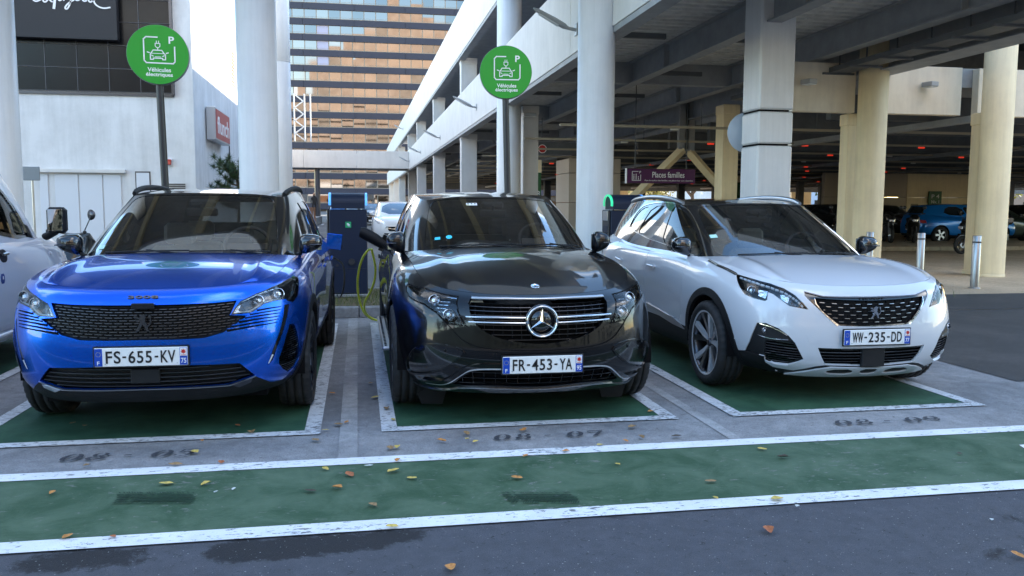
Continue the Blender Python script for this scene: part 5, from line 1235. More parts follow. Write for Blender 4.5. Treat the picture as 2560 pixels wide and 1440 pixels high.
# ================================================================ blue crossover
P_BLUE = paint('blue_metallic_paint', (.000, .115, .70), .88, .26)
P_BLACK = paint('black_metallic_paint', (.0022, .0024, .0038), .2, .3)
P_PEARL = paint('pearl_white_paint', (.56, .58, .615), .10, .35, .04)
S = mk_blue(); O = dict(OUT['blue']); B = S['body']
S['dy'] = (1.42, 2.42, 3.42)
O['_cut'] = ['headlight', 'drl', 'vent']; O['_cutc'] = ['grille', 'intake']
lowt = [(abs(a), b-.004) for a, b in O['lower']]
blue = build_car(S, O, P_BLUE, (-1.26, 5.22), -.025, 'bright blue crossover on the left with a black mesh grille and open charge flap', lowt, style='dark', seat=M_SEAT)
def closed(p):  # full outline from a half outline that starts and ends on the middle line
    h = [(abs(a), b) for a, b in p]; h[0] = (0, h[0][1]); h[-1] = (0, h[-1][1]); return h+[(-a, b) for a, b in h[::-1]][1:-1]
g = closed(O['grille'])
patch('grille_back', B, inset(g, -.01), M_DARK, blue, (), -.05, 0, .05)
gr = empty('grille'); gr.parent = blue
patch('grille_mesh', B, inset(g, .002), M_PLAST, gr, (), -.022, .004, .05)
gin = closed(O['grille']); bendf = lambda u: .05*np.clip(np.abs(u)-.18, 0, 1)
slats(B, inset(gin, .012), 12, mat('grille_dash_metal', (.11, .11, .12), .4, metal=1), gr, B.Vm*0+min(b for a, b in gin)+.006, max(b for a, b in gin)-.004, -.006, .0036, .006, seg=.042, gap=.014, bend=bendf)
slats(B, inset(gin, .012), 12, M_DARK, gr, min(b for a, b in gin)+.002, max(b for a, b in gin)-.008, -.012, .0062, .02, seg=.050, gap=.006, bend=bendf, name='mesh_cell')
# camera box and emblem
e = O['emblem'][0]; ev = e[1]; ep = B.f(np.array([0.]), np.array([ev]))[0]
MB().box(-.064, .064, -.012, .02, -.018, .018, .004).build('camera_box', M_BLACK, blue).location = (0.01, ep[1]-.0, ep[2]+.088)
def lion(parent, loc, s, mt, walking=False):
    """rampant lion emblem: body, mane, legs and tail as one relief"""
    body = [(-.10, .95), (.12, 1.0), (.30, .86), (.34, .66), (.24, .50), (.30, .36), (.22, .18), (.42, -.06), (.52, -.36), (.50, -.60), (.66, -.92), (.40, -.92), (.30, -.62), (.14, -.40),
            (-.04, -.16), (-.18, -.44), (-.34, -.62), (-.40, -.80), (-.56, -.94), (-.84, -.92), (-.72, -.78), (-.60, -.56), (-.46, -.30), (-.30, .06), (-.26, .20), (-.56, .10), (-.80, .26), (-.92, .20), (-.88, .36), (-.70, .42),
            (-.46, .34), (-.30, .42), (-.60, .50), (-.84, .66), (-.98, .62), (-.90, .80), (-.66, .78), (-.40, .62), (-.24, .66), (-.34, .80)]
    tail = [(.44, -.30), (.70, -.10), (.82, .20), (.76, .52), (.60, .74), (.66, .88), (.84, .92), (.90, .76), (.86, .50), (.92, .20), (.80, -.18), (.54, -.44)]
    b = MB()
    for pl_ in (body, tail): b.prism([(x*s, z*s) for x, z in pl_], -.010)
    o = b.build('emblem', mt, parent); o.location = loc; return o
lion(blue, (.01, ep[1]-.010, ep[2]-.01), .052, M_DSAT)
w_ = O['word'][0]; wp = B.f(np.array([0.]), np.array([w_[1]]))[0]; wn = B.nrm(np.array([0.]), np.array([w_[1]]))[0]
o = text('model_number', '3008', .172, .020, M_BLACK, blue, Matrix.Translation((0, wp[1]-.003, wp[2])) @ Matrix.Rotation(-math.atan2(wn[2], -wn[1]), 4, 'X') @ FACE, .004, .02, 1.0)
make_plate(blue, float(B.f(np.array([0.]), np.array([B.Vm*.44]))[0][2])*0+.531, -.022, 'FS-655-KV', '75')
# lower intake
it = closed(O['intake']); patch('intake_back', B, inset(it, -.01), M_DARK, blue, (), -.06, 0, .06)
patch('intake_lining', B, inset(it, .002), M_PLAST, blue, (), -.032, .004, .06)
vmin, vmax = min(b for a, b in it), max(b for a, b in it)
slats(B, inset(it, .014), 5, M_DSAT, blue, vmin+.012, vmax-.006, -.010, .005, .022, name='intake_slat')
rd = [(abs(a) if i in (1, 2) else -abs(a), b) for i, (a, b) in enumerate(O['radar'])]
rc = B.f(np.array([0.]), np.array([np.mean([b for a, b in rd])]))[0]; MB().box(-.082, .082, -.004, .03, -.044, .044, .006).build('radar_cover', M_PLAST, blue).location = (0.01, rc[1], rc[2])
bl = [(abs(a), b) for a, b in O['blade']]; bl[0] = (0, bl[0][1])
patch('intake_blade', B, ribbon([(-a, b) for a, b in bl[::-1]]+bl[1:], .007), M_SAT, blue, (), .006, .01, .05)
for s, q in both(absu(O['foglamp'])): patch('lower_fin', B, q, M_DSAT if s > 0 else M_SAT, blue, (), .008, .012, .03)
for s, q in both(absu(O['headlight'])):
    hl = empty('headlight'); hl.parent = blue
    patch('lamp_housing', B, q, M_BOWL, hl, (), -.045, 0, .03)
    patch('lamp_rim', B, inset(q, .001), M_BLACK, hl, [inset(q, .008)], -.001, .044, .03)
    lamp_bowl(B, (abs(O['lamp_a'][0][0])*s, O['lamp_a'][0][1]), .033, hl); lamp_bowl(B, (abs(O['lamp_b'][0][0])*s, O['lamp_b'][0][1]), .031, hl)
    lt = [(abs(a)*s, b) for a, b in O['lamp_trim']]; patch('light_guide', B, ribbon(lt, .008), M_DRL, hl, (), -.012, .02, .03)
    lt = [(abs(a)*s, b) for a, b in O['lamp_brow']]; patch('lamp_brow', B, ribbon(lt, .006), M_REFL, hl, (), -.012, .02, .03)
    tip = absu(O['headlight']); tri = [(tip[0][0]*s+.010*s, tip[0][1]+.006), (tip[1][0]*s+.01*s, tip[1][1]), (tip[2][0]*s+.004*s, tip[2][1]-.022), ((tip[0][0]+.05)*s, tip[0][1]+.02), ((tip[0][0]+.10)*s, tip[0][1]+.012)]
    patch('lamp_blade', B, tri, M_REFL, hl, (), -.02, .01, .03)
    patch('lamp_lens', B, inset(q, .003), M_LENS, hl, (), 0.001, 0, .03)
for s in (1, -1):
    for k in range(6):
        st = [(abs(a)*s, b) for a, b in O['s%d' % k]]; patch('strake', B, ribbon(chaikin(st, 1, False), .015, .004), M_DARK, blue, (), .0012, .004, .03)
        st = [(abs(a)*s, b+.009) for a, b in O['s%d' % k]]; patch('strake_fin', B, ribbon(chaikin([(a, b+.003) for a, b in st], 1, False), .006, .003), P_BLUE, blue, (), .010, .012, .03)
for s, q in both(absu(O['drl'])):
    patch('running_light_bed', B, q, M_BLACK, blue, (), -.012, .0, .03)
    patch('running_light', B, inset(q, .004), M_BLACK, blue, (), -.002, .01, .03)
    qa = absu(O['drl']); st = [((qa[5][0]+qa[8][0]*0)*s-.004*s, qa[6][1]+.012), ((qa[8][0]+qa[4][0])/2*s, (qa[5][1]+qa[7][1])/2)]
    lo_ = [(.5*(qa[5][0]+qa[7][0])*s, .5*(qa[5][1]+qa[7][1])), (qa[6][0]*s+.006*s, qa[6][1]+.010)]
    patch('running_light_strip', B, ribbon(lo_, .010, .005), M_DRL, blue, (), .001, .004, .03)
for s, q in both(chaikin(absu(O['vent']), 1)):
    patch('vent_back', B, q, M_DARK, blue, (), -.03, 0, .04)
    v0 = min(b for a, b in q); v1 = max(b for a, b in q)
    slats(B, inset(q, .003), 22, M_BLACK, blue, v0+.004, v1-.004, -.004, .004, .02, name='vent_slat')
for s, q in both([(abs(a), b) for a, b in O['tow']]):
    if s < 0: patch('tow_cover', B, q, P_BLUE, blue, (), .0015, .004, .03)
for s in (-1, 1):
    make_mirror(blue, s, .865, 1.47, 1.13, M_BLACK)
RF = S['roof']
for s in (-1, 1):
    pts = [((RF.Um-.03)*s, v) for v in np.linspace(.15, RF.Vm-.1, 14)]; q = np.array(pts); X = RF.f(q[:, 0], q[:, 1]); lift = .034*np.sin(np.pi*np.linspace(0.01, .99, 14))**.28
    MB().tube([(x, y, z+l) for (x, y, z), l in zip(X, lift)], [.016]+[.020]*12+[.016], 8, flat=1.2).build('roof_rail', M_PLAST, blue)
def handles(car, S, ys, z, mt):
    for yy in ys:
        (u, v), = find_uv(S['body'], [(yy, z)], (1, 2), 1, (.55, .9))
        for s in (-1, 1):
            hd = empty('door_handle'); hd.parent = car
            rod('handle_bar', S['body'], [((u-.085)*s, v), (u*s, v), ((u+.085)*s, v+.002)], .013, mt, hd, .026, 8, .8)
            oval = [(u*s+.075*math.cos(t), v-.004+.028*math.sin(t)) for t in np.linspace(0, 2*PI, 20)[:-1]]; patch('handle_cup', S['body'], oval, mt, hd, (), .002, .004, .02)
handles(blue, S, (2.27, 3.25), .90, P_BLUE)
# charge flap standing open on the rear wing, with its socket and the plug
(cu, cv), = find_uv(B, [(3.72, 1.05)], (1, 2), 1, (.5, .9)); cp = B.f(np.array([cu]), np.array([cv]))[0]
fl = empty('charge_flap', (cp[0]+.01, cp[1]-.06, cp[2])); fl.parent = blue; fl.rotation_euler = (0, .12, .10)
MB().box(0, .155, -.008, .006, -.075, .085, .004).build('flap_panel', P_BLUE, fl)
MB().box(-.02, .02, -.006, .004, -.03, .03, .003).build('flap_hinge', M_SAT, fl)
pg = empty('charge_plug', (cp[0]+.03, cp[1]+.03, cp[2])); pg.parent = blue
MB().tube([(-.02, 0, 0), (.06, 0, 0), (.10, 0, -.02), (.13, 0, -.07)], [.034, .032, .022, .017], 12).build('plug_body', M_PLAST, pg)
# windscreen stickers
C = S['cabin']
def sticker(car, C, u, v, w, h, mt, nm='sticker'): return patch(nm, C, [(u-w/2, v-h/2), (u+w/2, v-h/2), (u+w/2, v+h/2), (u-w/2, v+h/2)], mt, car, (), .001, 0, .1)
sticker(blue, C, -.575, .10, .055, .045, M_STICK)

# ================================================================ black crossover
S = mk_black(); O = dict(OUT['black']); B = S['body']; C = S['cabin']
S['dy'] = (1.5, 2.55, 3.6)
O['_cut'] = ['headlight']; O['_cutc'] = ['grille', 'intake']
lp = [(abs(a), b) for a, b in O['lip'][::-1]]; lowt = lp+[(lp[-1][0]+.05, lp[-1][1]+.02)]
black = build_car(S, O, P_BLACK, (1.1487, 5.2195), 0.0, 'glossy black crossover in the middle bay with a chrome barred grille and yellow cable', lowt, paint_low=M_BLACK, style='silver', seat=M_SEATD, trim_ring=False)
g = closed(O['grille']); patch('grille_back', B, inset(g, -.01), M_DARK, black, (), -.06, 0, .05)
gr = empty('grille'); gr.parent = black
v0, v1 = min(b for a, b in g), max(b for a, b in g)
slats(B, inset(g, .006), 9, M_DSAT, gr, v0+.01, v1-.03, -.026, .004, .03)
for k in range(-7, 8):
    if k: patch('grille_rib', B, ribbon([(k*.062, v0+.02+.008*abs(k)), (k*.062+(.01 if k > 0 else -.01), v1-.035)], .003), M_PLAST, gr, (), -.034, .02, .05)
def sym(p):
    h = sorted([(abs(a), b) for a, b in p]); h[0] = (0, h[0][1]) if h[0][0] < .03 else h[0]; return [(-a, b) for a, b in h[::-1]]+(h[1:] if h[0][0] == 0 else h)
rod('grille_top_bar', B, sym(O['topbar']), .022, M_SAT, gr, .002, 10, .55)
for nm in ('bar1', 'bar2'):
    for s in (-1, 1):
        h = sorted([(abs(a), b) for a, b in O[nm]]); rod('grille_bar', B, [(a*s, b) for a, b in h], .0085, M_CHR, gr, .006, 10, .8)
rm = sorted([(abs(a), b) for a, b in O['rim']]); rm[0] = (0, rm[0][1])
patch('grille_rim', B, ribbon(chaikin([(-a, b) for a, b in rm[::-1]]+rm[1:], 1, False), .022), P_BLACK, gr, (), .010, .03, .03)
sm = sorted([(abs(a), b) for a, b in O['seam']]); sm[0] = (0, sm[0][1])
sm = chaikin([(-a, b) for a, b in sm[::-1]]+sm[1:], 1, False)
patch('bumper_edge', B, ribbon(sm, .010), P_BLACK, black, (), .007, .01, .03); patch('bumper_seam', B, ribbon([(a, b+.009) for a, b in sm], .006), M_DARK, black, (), .0015, .004, .03)
ep = B.f(np.array([0.]), np.array([O['emblem'][0][1]]))[0]; em = empty('emblem', (0, ep[1]-.018, ep[2])); em.parent = black
RR = .094
MB().lathe([(RR+.016, .03), (RR+.013, .004), (RR-.01, -.002), (RR-.02, .03)], 48, axis='y').build('emblem_mount', M_BLACK, em)
MB().lathe([(RR-.007, 0), (RR, -.010), (RR+.006, -.012), (RR+.010, -.002), (RR, .01)], 56, axis='y', closed=True).build('emblem_ring', M_CHR, em)
MB().lathe([(0, .004), (RR-.004, .004), (RR-.004, .014), (0, .014)], 40, axis='y').build('emblem_disc', M_BLACK, em)
b = MB()
for k in range(3):
    a = PI/2+2*PI*k/3; tipx, tipz = (RR-.004)*math.cos(a), (RR-.004)*math.sin(a); c1 = (.017*math.cos(a+PI/3), -.0, .017*math.sin(a+PI/3)); c2 = (.017*math.cos(a-PI/3), -.0, .017*math.sin(a-PI/3))
    b.add([(tipx, -.004, tipz), c1, (0, -.018, 0), c2], [(0, 1, 2), (0, 2, 3)])
b.build('emblem_star', M_CHR, em)
BN = S['bonnet']; bd = O['badge'][0]; P = Vector(BN.f(np.array([0.]), np.array([bd[1]]))[0]); Nn = Vector(BN.nrm(np.array([0.]), np.array([bd[1]]))[0])
bd = empty('bonnet_badge', P+Nn*.003); bd.parent = black; bd.rotation_euler = Nn.to_track_quat('Z', 'Y').to_euler()
MB().lathe([(0, 0), (.029, 0), (.029, .002), (.026, .003), (.025, .001), (0, .001)], 32).build('badge_disc', M_CHR, bd)
b = MB()
for k in range(3):
    a = -PI/2+2*PI*k/3+PI; b.add([(.021*math.cos(a), .021*math.sin(a), .0022), (.005*math.cos(a+1.05), .005*math.sin(a+1.05), .0022), (0, 0, .005), (.005*math.cos(a-1.05), .005*math.sin(a-1.05), .0022)], [(0, 1, 2), (0, 2, 3)])
b.build('badge_star', M_BLACK, bd)
make_plate(black, .415, -.03, 'FR-453-YA', '95')
it = closed(O['intake']); patch('intake_back', B, inset(it, -.01), M_DARK, black, (), -.05, 0, .06)
vmin, vmax = min(b for a, b in it), max(b for a, b in it)
slats(B, inset(it, .006), 3, M_BLACK, black, vmin, vmax, -.012, .004, .02, name='intake_slat')
for k in range(-8, 9): patch('intake_rib', B, ribbon([(k*.075, vmin+.015), (k*.075, vmax-.03)], .003), M_BLACK, black, (), -.018, .02, .05)
sw = sorted([(abs(a), b) for a, b in O['swoosh'][1:]]); sw[0] = (0, sw[0][1]); full_ = chaikin([(-a, b) for a, b in sw[::-1]]+sw[1:], 2, False)
patch('swoosh_trim', B, ribbon(full_, .016), mat('bright_satin_trim', (.74, .75, .77), .34, metal=.7, coat=.5), black, (), .010, .015, .03)
patch('swoosh_panel', B, ribbon([(a, b+.020) for a, b in full_], .030), P_BLACK, black, (), .016, .03, .025)
lp2 = [(-a, b) for a, b in lp[::-1]]+lp[1:]; patch('lip_trim', B, ribbon(chaikin(lp2, 1, False), .006), M_SAT, black, (), .008, .01, .04)
for s, q in both(chaikin(absu(O['pocket']), 1)):
    patch('air_pocket', B, inset(q, .01), M_BLACK, black, (), .003, .004, .03)
    patch('pocket_lip', B, q, P_BLACK, black, [inset(q, .012)], .012, .012, .03)
    q2 = np.array(q); c = q2.mean(0); patch('pocket_vane', B, ribbon([(c[0]+.10*s, c[1]+.08), (c[0]+.13*s, c[1]-.02), (c[0]+.11*s, c[1]-.07)], .02), M_BLACK, black, (), -.012, .02, .03)
for s, q in both(absu(O['headlight'])):
    hl = empty('headlight'); hl.parent = black
    patch('lamp_housing', B, q, mat('smoked_lamp_housing', (.02, .022, .028), .2, metal=.6, bump=.6, bscale=22), hl, (), -.05, 0, .03)
    patch('lamp_rim', B, inset(q, .001), M_DARK, hl, [inset(q, .011)], .001, .05, .03)
    lamp_bowl(B, (abs(O['lamp_a'][0][0])*s, O['lamp_a'][0][1]), .034, hl); lamp_bowl(B, (abs(O['lamp_b'][0][0])*s, O['lamp_b'][0][1]), .036, hl)
    lt = [(abs(a)*s, b) for a, b in O['lamp_trim']]; patch('light_guide', B, ribbon(lt, .018), M_CHR, hl, (), -.006, .02, .03)
    for k in range(6): patch('lamp_fin', B, ribbon([(abs(O['lamp_a'][0][0])*s-.12*s+.01*k*s, O['lamp_a'][0][1]+.02-.03*k), (abs(O['lamp_a'][0][0])*s-.02*s, O['lamp_a'][0][1]+.008-.026*k)], .004), M_REFL, hl, (), -.03, .01, .05)
    patch('lamp_lens', B, inset(q, .003), M_LENS, hl, (), 0.001, 0, .03)
for s in (-1, 1):
    make_mirror(black, s, .85, 1.62, 1.13, P_BLACK, .15, .16)
    rod('running_board', B, [(B.tU(10)*s, .05), (B.tU(11.6)*s, .05)], .05, M_SAT, black, .02, 6, .5)
    mf = MB().prism([(-.105, .07), (-.105, -.02), (-.075, -.115), (.075, -.12), (.10, -.03), (.10, .07)], .01).build('mud_flap', M_PLAST, black); mf.location = (.655*s, .60, .155)
    for (d_, z_) in ((.34, 0),): pass
    for vx in (.30, .62): MB().tube([(0, 0, 0), (0, -.004, 0)], .012, 12).build('parking_sensor', P_BLACK, black).location = tuple(B.f(np.array([vx*s]), np.array([O['sensor'][0][1]]))[0]+np.array([0, -.001, 0]))
handles(black, S, (2.38, 3.42), .90, P_BLACK)
# perforated step visible on the side
for s in (-1, 1):
    sb = empty('side_step', (.90*s, 2.35, .30)); sb.parent = black
    MB().box(-.075, .075, -.95, .95, -.015, .015, .012).build('step_board', M_SAT, sb)
    b = MB()
    for i in range(24):
        for j in range(3): b.tube([(-.045+.045*j, -.88+.076*i, .014), (-.045+.045*j, -.88+.076*i, .020)], .011, 6, smooth=False)
    b.build('step_stud', M_RUB, sb)['kind'] = 'stuff'
(cu, cv), = find_uv(B, [(3.95, 1.0)], (1, 2), 1, (.5, .9)); cp = B.f(np.array([-cu]), np.array([cv]))[0]
fl = empty('charge_flap', (cp[0]-.01, cp[1]-.10, cp[2]+.03)); fl.parent = black; fl.rotation_euler = (0, .35, -.10)
fl.location = (cp[0]+.03, cp[1]-.09, cp[2]+.02)
b = MB().tube([(-.30, 0, .015), (-.27, 0, .02), (-.14, 0, .0), (-.02, 0, -.03)], [.052, .062, .062, .048], 16, flat=1.0); b.build('plug_body', M_PLAST, fl)
MB().box(-.06, .02, -.02, .012, -.10, .08, .006).build('flap_panel', P_BLACK, fl)
sticker(black, C, -.20, C.Vm-.155, .095, .045, M_PW); sticker(black, C, -.22, C.Vm-.17, .055, .012, M_YEL)
for (dx, dv) in ((-.03, .002), (.0, .002), (.03, .002)): sticker(black, C, -.20+dx, C.Vm-.150+dv, .014, .018, M_PLAST, 'sticker_symbol')
sticker(black, C, -.52, .14, .045, .035, M_CYAN)
patch('round_sticker', C, [(-.43+.024*math.cos(t), .145+.024*math.sin(t)) for t in np.linspace(0, 2*PI, 17)[:-1]], M_CYAN, black, (), .001, 0, .1)

# ================================================================ pearl white crossover
S = mk_white(); O = dict(OUT['white']); B = S['body']; C = S['cabin']
S['dy'] = (1.40, 2.40, 3.40); S['sill_z'] = .41
S['wins'] = [absu(O['win1']), absu(O['win2']), absu(O['win3'])]
O['_cut'] = ['headlight', 'vent']; O['_cutc'] = ['grille', 'intake']
lo_ = [(abs(a), b) for a, b in O['lower2'][::-1]]+[(abs(a), b) for a, b in O['lower'][::-1]][2:]
white = build_car(S, O, P_PEARL, (3.6451, 5.4365), 0.0, 'pearl white crossover on the right with a chequered black grille and dark roof', lo_, style='cut', seat=M_SEAT)
g = closed(O['grille']); patch('grille_back', B, inset(g, -.01), M_DARK, white, (), -.05, 0, .05)
gr = empty('grille'); gr.parent = white
gi = closed(O['grille_in'])
patch('grille_frame', B, inset(g, .001), M_BLACK, gr, [gi], -.004, .03, .04)
patch('grille_mesh', B, inset(gi, -.002), M_PLAST, gr, (), -.026, .006, .05)
v0, v1 = min(b for a, b in gi), max(b for a, b in gi)
slats(B, inset(gi, .004), 7, M_DARK, gr, v0, v1, -.016, .020, .02, seg=.070, gap=.010, name='mesh_cell')
slats(B, inset(gi, .012), 7, M_SAT, gr, v0+.012, v1+.004, -.010, .0036, .01, seg=.036, gap=.056, name='slat', bend=lambda u: .03*np.clip(np.abs(u)-.2, 0, 1))
for s in (1, -1):
    patch('grille_trim', B, ribbon([(abs(a)*s, b) for a, b in O['gside']], .004, .014), M_CHR, gr, (), .004, .008, .03)
gt = sorted([(abs(a), b) for a, b in O['gtop']]); gt[0] = (0, gt[0][1]); patch('grille_trim', B, ribbon([(-a, b) for a, b in gt[::-1]]+gt[1:], .008), M_DSAT, gr, (), .004, .01, .04)
wp = B.f(np.array([0.]), np.array([gt[0][1]]))[0]; text('maker_name', 'PEUGEOT', .19, .014, M_DSAT, white, at_(0, wp[1]-.006, wp[2]-.004), .002, .01, 1.3)
ep = B.f(np.array([0.]), np.array([O['emblem'][0][1]]))[0]; lion(white, (0, ep[1]-.012, ep[2]), .045, M_CHR)
make_plate(white, .498, -.026, 'WW-235-DD', '77', frame=True)
it = closed(O['intake']); patch('intake_back', B, inset(it, -.01), M_DARK, white, (), -.05, 0, .06)
vmin, vmax = min(b for a, b in it), max(b for a, b in it)
slats(B, inset(it, .006), 6, M_BLACK, white, vmin, vmax, -.012, .006, .025, name='intake_slat')
rc = B.f(np.array([0.]), np.array([(vmin+vmax)/2]))[0]; MB().box(-.09, .09, -.0, .03, -.066, .066, .005).build('radar_cover', M_PLAST, white).location = (0, rc[1], rc[2])
sk = [(abs(a), b) for a, b in O['skid']]; sk[0] = (0, sk[0][1]); sk[-1] = (0, sk[-1][1]); skf = sk+[(-a, b) for a, b in sk[::-1]][1:-1]
s1 = absu(O['slot1']); s2 = O['slot2']; s2 = [(-abs(s2[0][0]), s2[0][1]), (-abs(s2[1][0]), s2[1][1]), (abs(s2[1][0]), s2[1][1]), (abs(s2[0][0]), s2[0][1])]
hs = [s1, mir(s1), s2]
patch('skid_plate', B, skf, mat('silver_skid_plate', (.52, .54, .57), .35, metal=.2, coat=.3), white, [chaikin(h, 1) for h in hs], .012, .03, .03)
for h in hs: patch('skid_slot', B, h, M_DARK, white, (), -.01, 0, .05)
for s, q in both(absu(O['headlight'])):
    hl = empty('headlight'); hl.parent = white
    patch('lamp_housing', B, q, M_BOWL, hl, (), -.045, 0, .03)
    patch('lamp_rim', B, inset(q, .001), M_BLACK, hl, [inset(q, .006)], -.001, .045, .03)
    lamp_bowl(B, (abs(O['lamp_a'][0][0])*s, O['lamp_a'][0][1]), .030, hl)
    for (nm, dw) in (('lamp_b', .05), ('lamp_c', .04)):
        c = O[nm][0]; u = abs(c[0]); patch('reflector_cup', B, [((u-dw)*s, c[1]+.035), ((u-dw*.6)*s, c[1]-.03), ((u+dw*.7)*s, c[1]-.02), ((u+dw)*s, c[1]+.03)], M_REFL, hl, (), -.03, .01, .03)
    dr = [(abs(a)*s, b) for a, b in O['drl']]; dr = dens(dr, .052, False)
    for k in range(len(dr)-1):
        a, c = np.array(dr[k]), np.array(dr[k+1]); d = c-a; patch('running_light', B, ribbon([tuple(a+d*.12), tuple(a+d*.88)], .014), M_DRL, hl, (), -.008, .014, .05)
    patch('lamp_lens', B, inset(q, .003), M_LENS, hl, (), 0.001, 0, .03)
for s, q in both(absu(O['vent'])):
    patch('vent_surround', B, q, M_PLAST, white, [sgn(absu(O['vent_in']), s)], -.010, .015, .03)
    vi = sgn(absu(O['vent_in']), s); patch('vent_back', B, inset(vi, -.006), M_DARK, white, (), -.045, 0, .04)
    slats(B, vi, 9, M_BLACK, white, min(b for a, b in vi), max(b for a, b in vi), -.014, .007, .02, name='vent_slat')
    for nm, w_ in (('fogtrim', .010), ('fogtrim2', .008)): patch('fog_trim', B, ribbon([(abs(a)*s, b) for a, b in O[nm]], .004, w_), M_CHR, white, (), .002, .012, .03)
    lamp_bowl(B, (abs(O['fog'][0][0])*s, O['fog'][0][1]), .018, white, .012, nm='fog_lamp')
    hk = [(abs(a)*s, b) for a, b in O['hook']]; hk[0] = tuple(.5*(p+q) for p, q in zip(hk[0], hk[1])); patch('vent_lip', B, ribbon(chaikin(hk, 1, False), .028, .02), P_PEARL, white, (), .008, .02, .03)
    sl = sgn(absu(O['sill']), s); patch('sill_trim', B, sl, M_SAT, white, (), .010, .012, .05)
    for nm in ('chrome', 'chrome2'): patch('window_trim', C, ribbon(chaikin([(abs(a)*s, b) for a, b in O[nm]], 1, False), .013 if nm == 'chrome' else .009), M_CHR, white, (), .006, .01, .05)
    tl = [(abs(a)*s, b) for a, b in O['trimline']]; patch('bonnet_side_trim', B, ribbon(tl, .022), M_BLACK, white, (), .004, .006, .04); patch('bonnet_side_chrome', B, ribbon(tl, .006), M_CHR, white, (), .008, .008, .04)
    for nm in ('sensor', 'sensor2'): MB().tube([(0, .004, 0), (0, -.002, 0)], .009, 12).build('parking_sensor', P_PEARL if nm == 'sensor' else M_SAT, white).location = tuple(B.f(np.array([abs(O[nm][0][0])*s]), np.array([O[nm][0][1]]))[0])
patch('tow_cover', B, inset(sgn(absu(O['tow']), -1), .0), P_PEARL, white, (), .0015, .004, .03)
for s in (-1, 1): make_mirror(white, s, .885, 1.52, 1.085, M_BLACK, .165, .15)
RF = S['roof']
for s in (-1, 1):
    pts = [((RF.Um-.03)*s, v) for v in np.linspace(.15, RF.Vm-.1, 14)]; q = np.array(pts); X = RF.f(q[:, 0], q[:, 1]); lift = .034*np.sin(np.pi*np.linspace(0.01, .99, 14))**.28
    MB().tube([(x, y, z+l) for (x, y, z), l in zip(X, lift)], [.016]+[.020]*12+[.016], 8, flat=1.2).build('roof_rail', M_SAT, white)
handles(white, S, (2.17, 3.17), .86, P_PEARL)
sticker(white, C, -.60, .30, .06, .05, M_STICK)
# ================================================================ charging points
C_BODY = mat('dark_blue_cabinet', (.008, .015, .036), .5, spec=.3, rvar=.06, nscale=3)
C_DARK = mat('cabinet_black', (.02, .021, .024), .5)
LED_B = mat('blue_led', (.1, .35, .9), .3, emit=(.08, .35, 1.0), es=.2); LED_G = mat('green_led', (.05, .7, .35), .3, emit=(.03, .8, .35), es=.12)
C_GRN = mat('green_label', (.01, .30, .12), .4)
def charger(x, y, led, label):
    c = empty('charging_point', (x, y, .125), 0, label, 'charging point', 'charging points on the planting strip'); w2, d2 = .262, .20
    MB().box(-w2-.03, w2+.03, -d2-.03, d2+.03, -.005, .04, .01).build('plinth', K, c)
    MB().box(-w2, w2, -d2, d2, .041, 1.235, .012).build('cabinet', C_BODY, c)
    MB().box(-w2+.002, w2-.002, -d2-.006, -d2+.004, .40, .405).build('panel_gap', C_DARK, c)
    V = [(-d2-.012, 1.243)]+[(math.cos(t)*(d2+.012), 1.243+.085+math.sin(t)*.14) for t in np.linspace(PI, 0, 16)]+[(d2+.012, 1.243)]
    b = MB(); n = len(V); b.add([(-w2+.03, a, z) for a, z in V]+[(w2-.03, a, z) for a, z in V], [(i, (i+1) % n, (i+1) % n+n, i+n) for i in range(n)]+[tuple(range(n))[::-1], tuple(range(n, 2*n))], False); b.build('cap', C_BODY, c)
    for s in (-1, 1):
        b = MB(); xa, xb = (s*(w2-.024), s*(w2+.004)); arc_ = [(-math.cos(t)*(d2+.014), 1.243+.085+math.sin(t)*.142) for t in np.linspace(-.25, PI+.25, 20)]; arc_i = [(y*.84, 1.328+(z-1.328)*.80) for y, z in arc_]; m_ = len(arc_)
        b.add([(x, y, z) for x in (xa, xb) for L_ in (arc_, arc_i) for y, z in L_], [(i, i+1, 2*m_+i+1, 2*m_+i) for i in range(m_-1)]+[(2*m_+i, 2*m_+i+1, 3*m_+i+1, 3*m_+i) for i in range(m_-1)]); b.build('led_arch', led if s < 0 else LED_B, c)
    lb = empty('green_notice', (.0, -d2-.004, 1.02)); lb.parent = c; MB().box(-.04, .04, -.003, .003, -.042, .042, .001).build('notice_plate', C_GRN, lb)
    b = MB(); b.prism([(-.025, .012), (-.005, .024), (.012, .012), (.026, .0), (.02, -.01), (.004, -.004), (-.012, .002)], -.001, Matrix.Translation((0, -.0035, 0))); b.prism([(-.02, -.008), (.01, -.022), (.028, -.018), (.006, -.008)], -.001, Matrix.Translation((0, -.0035, 0))); b.build('notice_symbol', M_PW, lb)
    MB().tube([(-.17, -d2-.008, .86), (-.17, -d2+.004, .86)], .014, 14).build('lock', C_DARK, c); MB().tube([(-.16, -d2-.008, .45), (-.16, -d2+.004, .45)], .02, 14).build('lock', C_DARK, c)
    MB().tube([(.04, -d2-.03, .50), (.04, -d2+.004, .50)], .045, 16).build('socket_holder', C_DARK, c)
    MB().box(-w2-.030, -w2-.001, -d2+.03, d2-.03, .35, 1.24, .01).build('socket_panel', C_DARK, c)
    for k, z in enumerate((1.15, .93, .70)): MB().box(-w2-.034, -w2-.029, -.12, .12, z-.07, z+.07, .002).build('socket_door', M_SAT if k != 1 else C_BODY, c)
    return c
charger(-.135, 12.3, LED_B, 'dark blue charging point between the blue and black crossovers')
charger(3.96, 12.3, LED_G, 'dark blue charging point with a green light between the black and white crossovers')
Y_CAB = mat('yellow_green_cable', (.72, .82, .07), .4); B_CAB = mat('black_cable', (.012, .012, .013), .5)
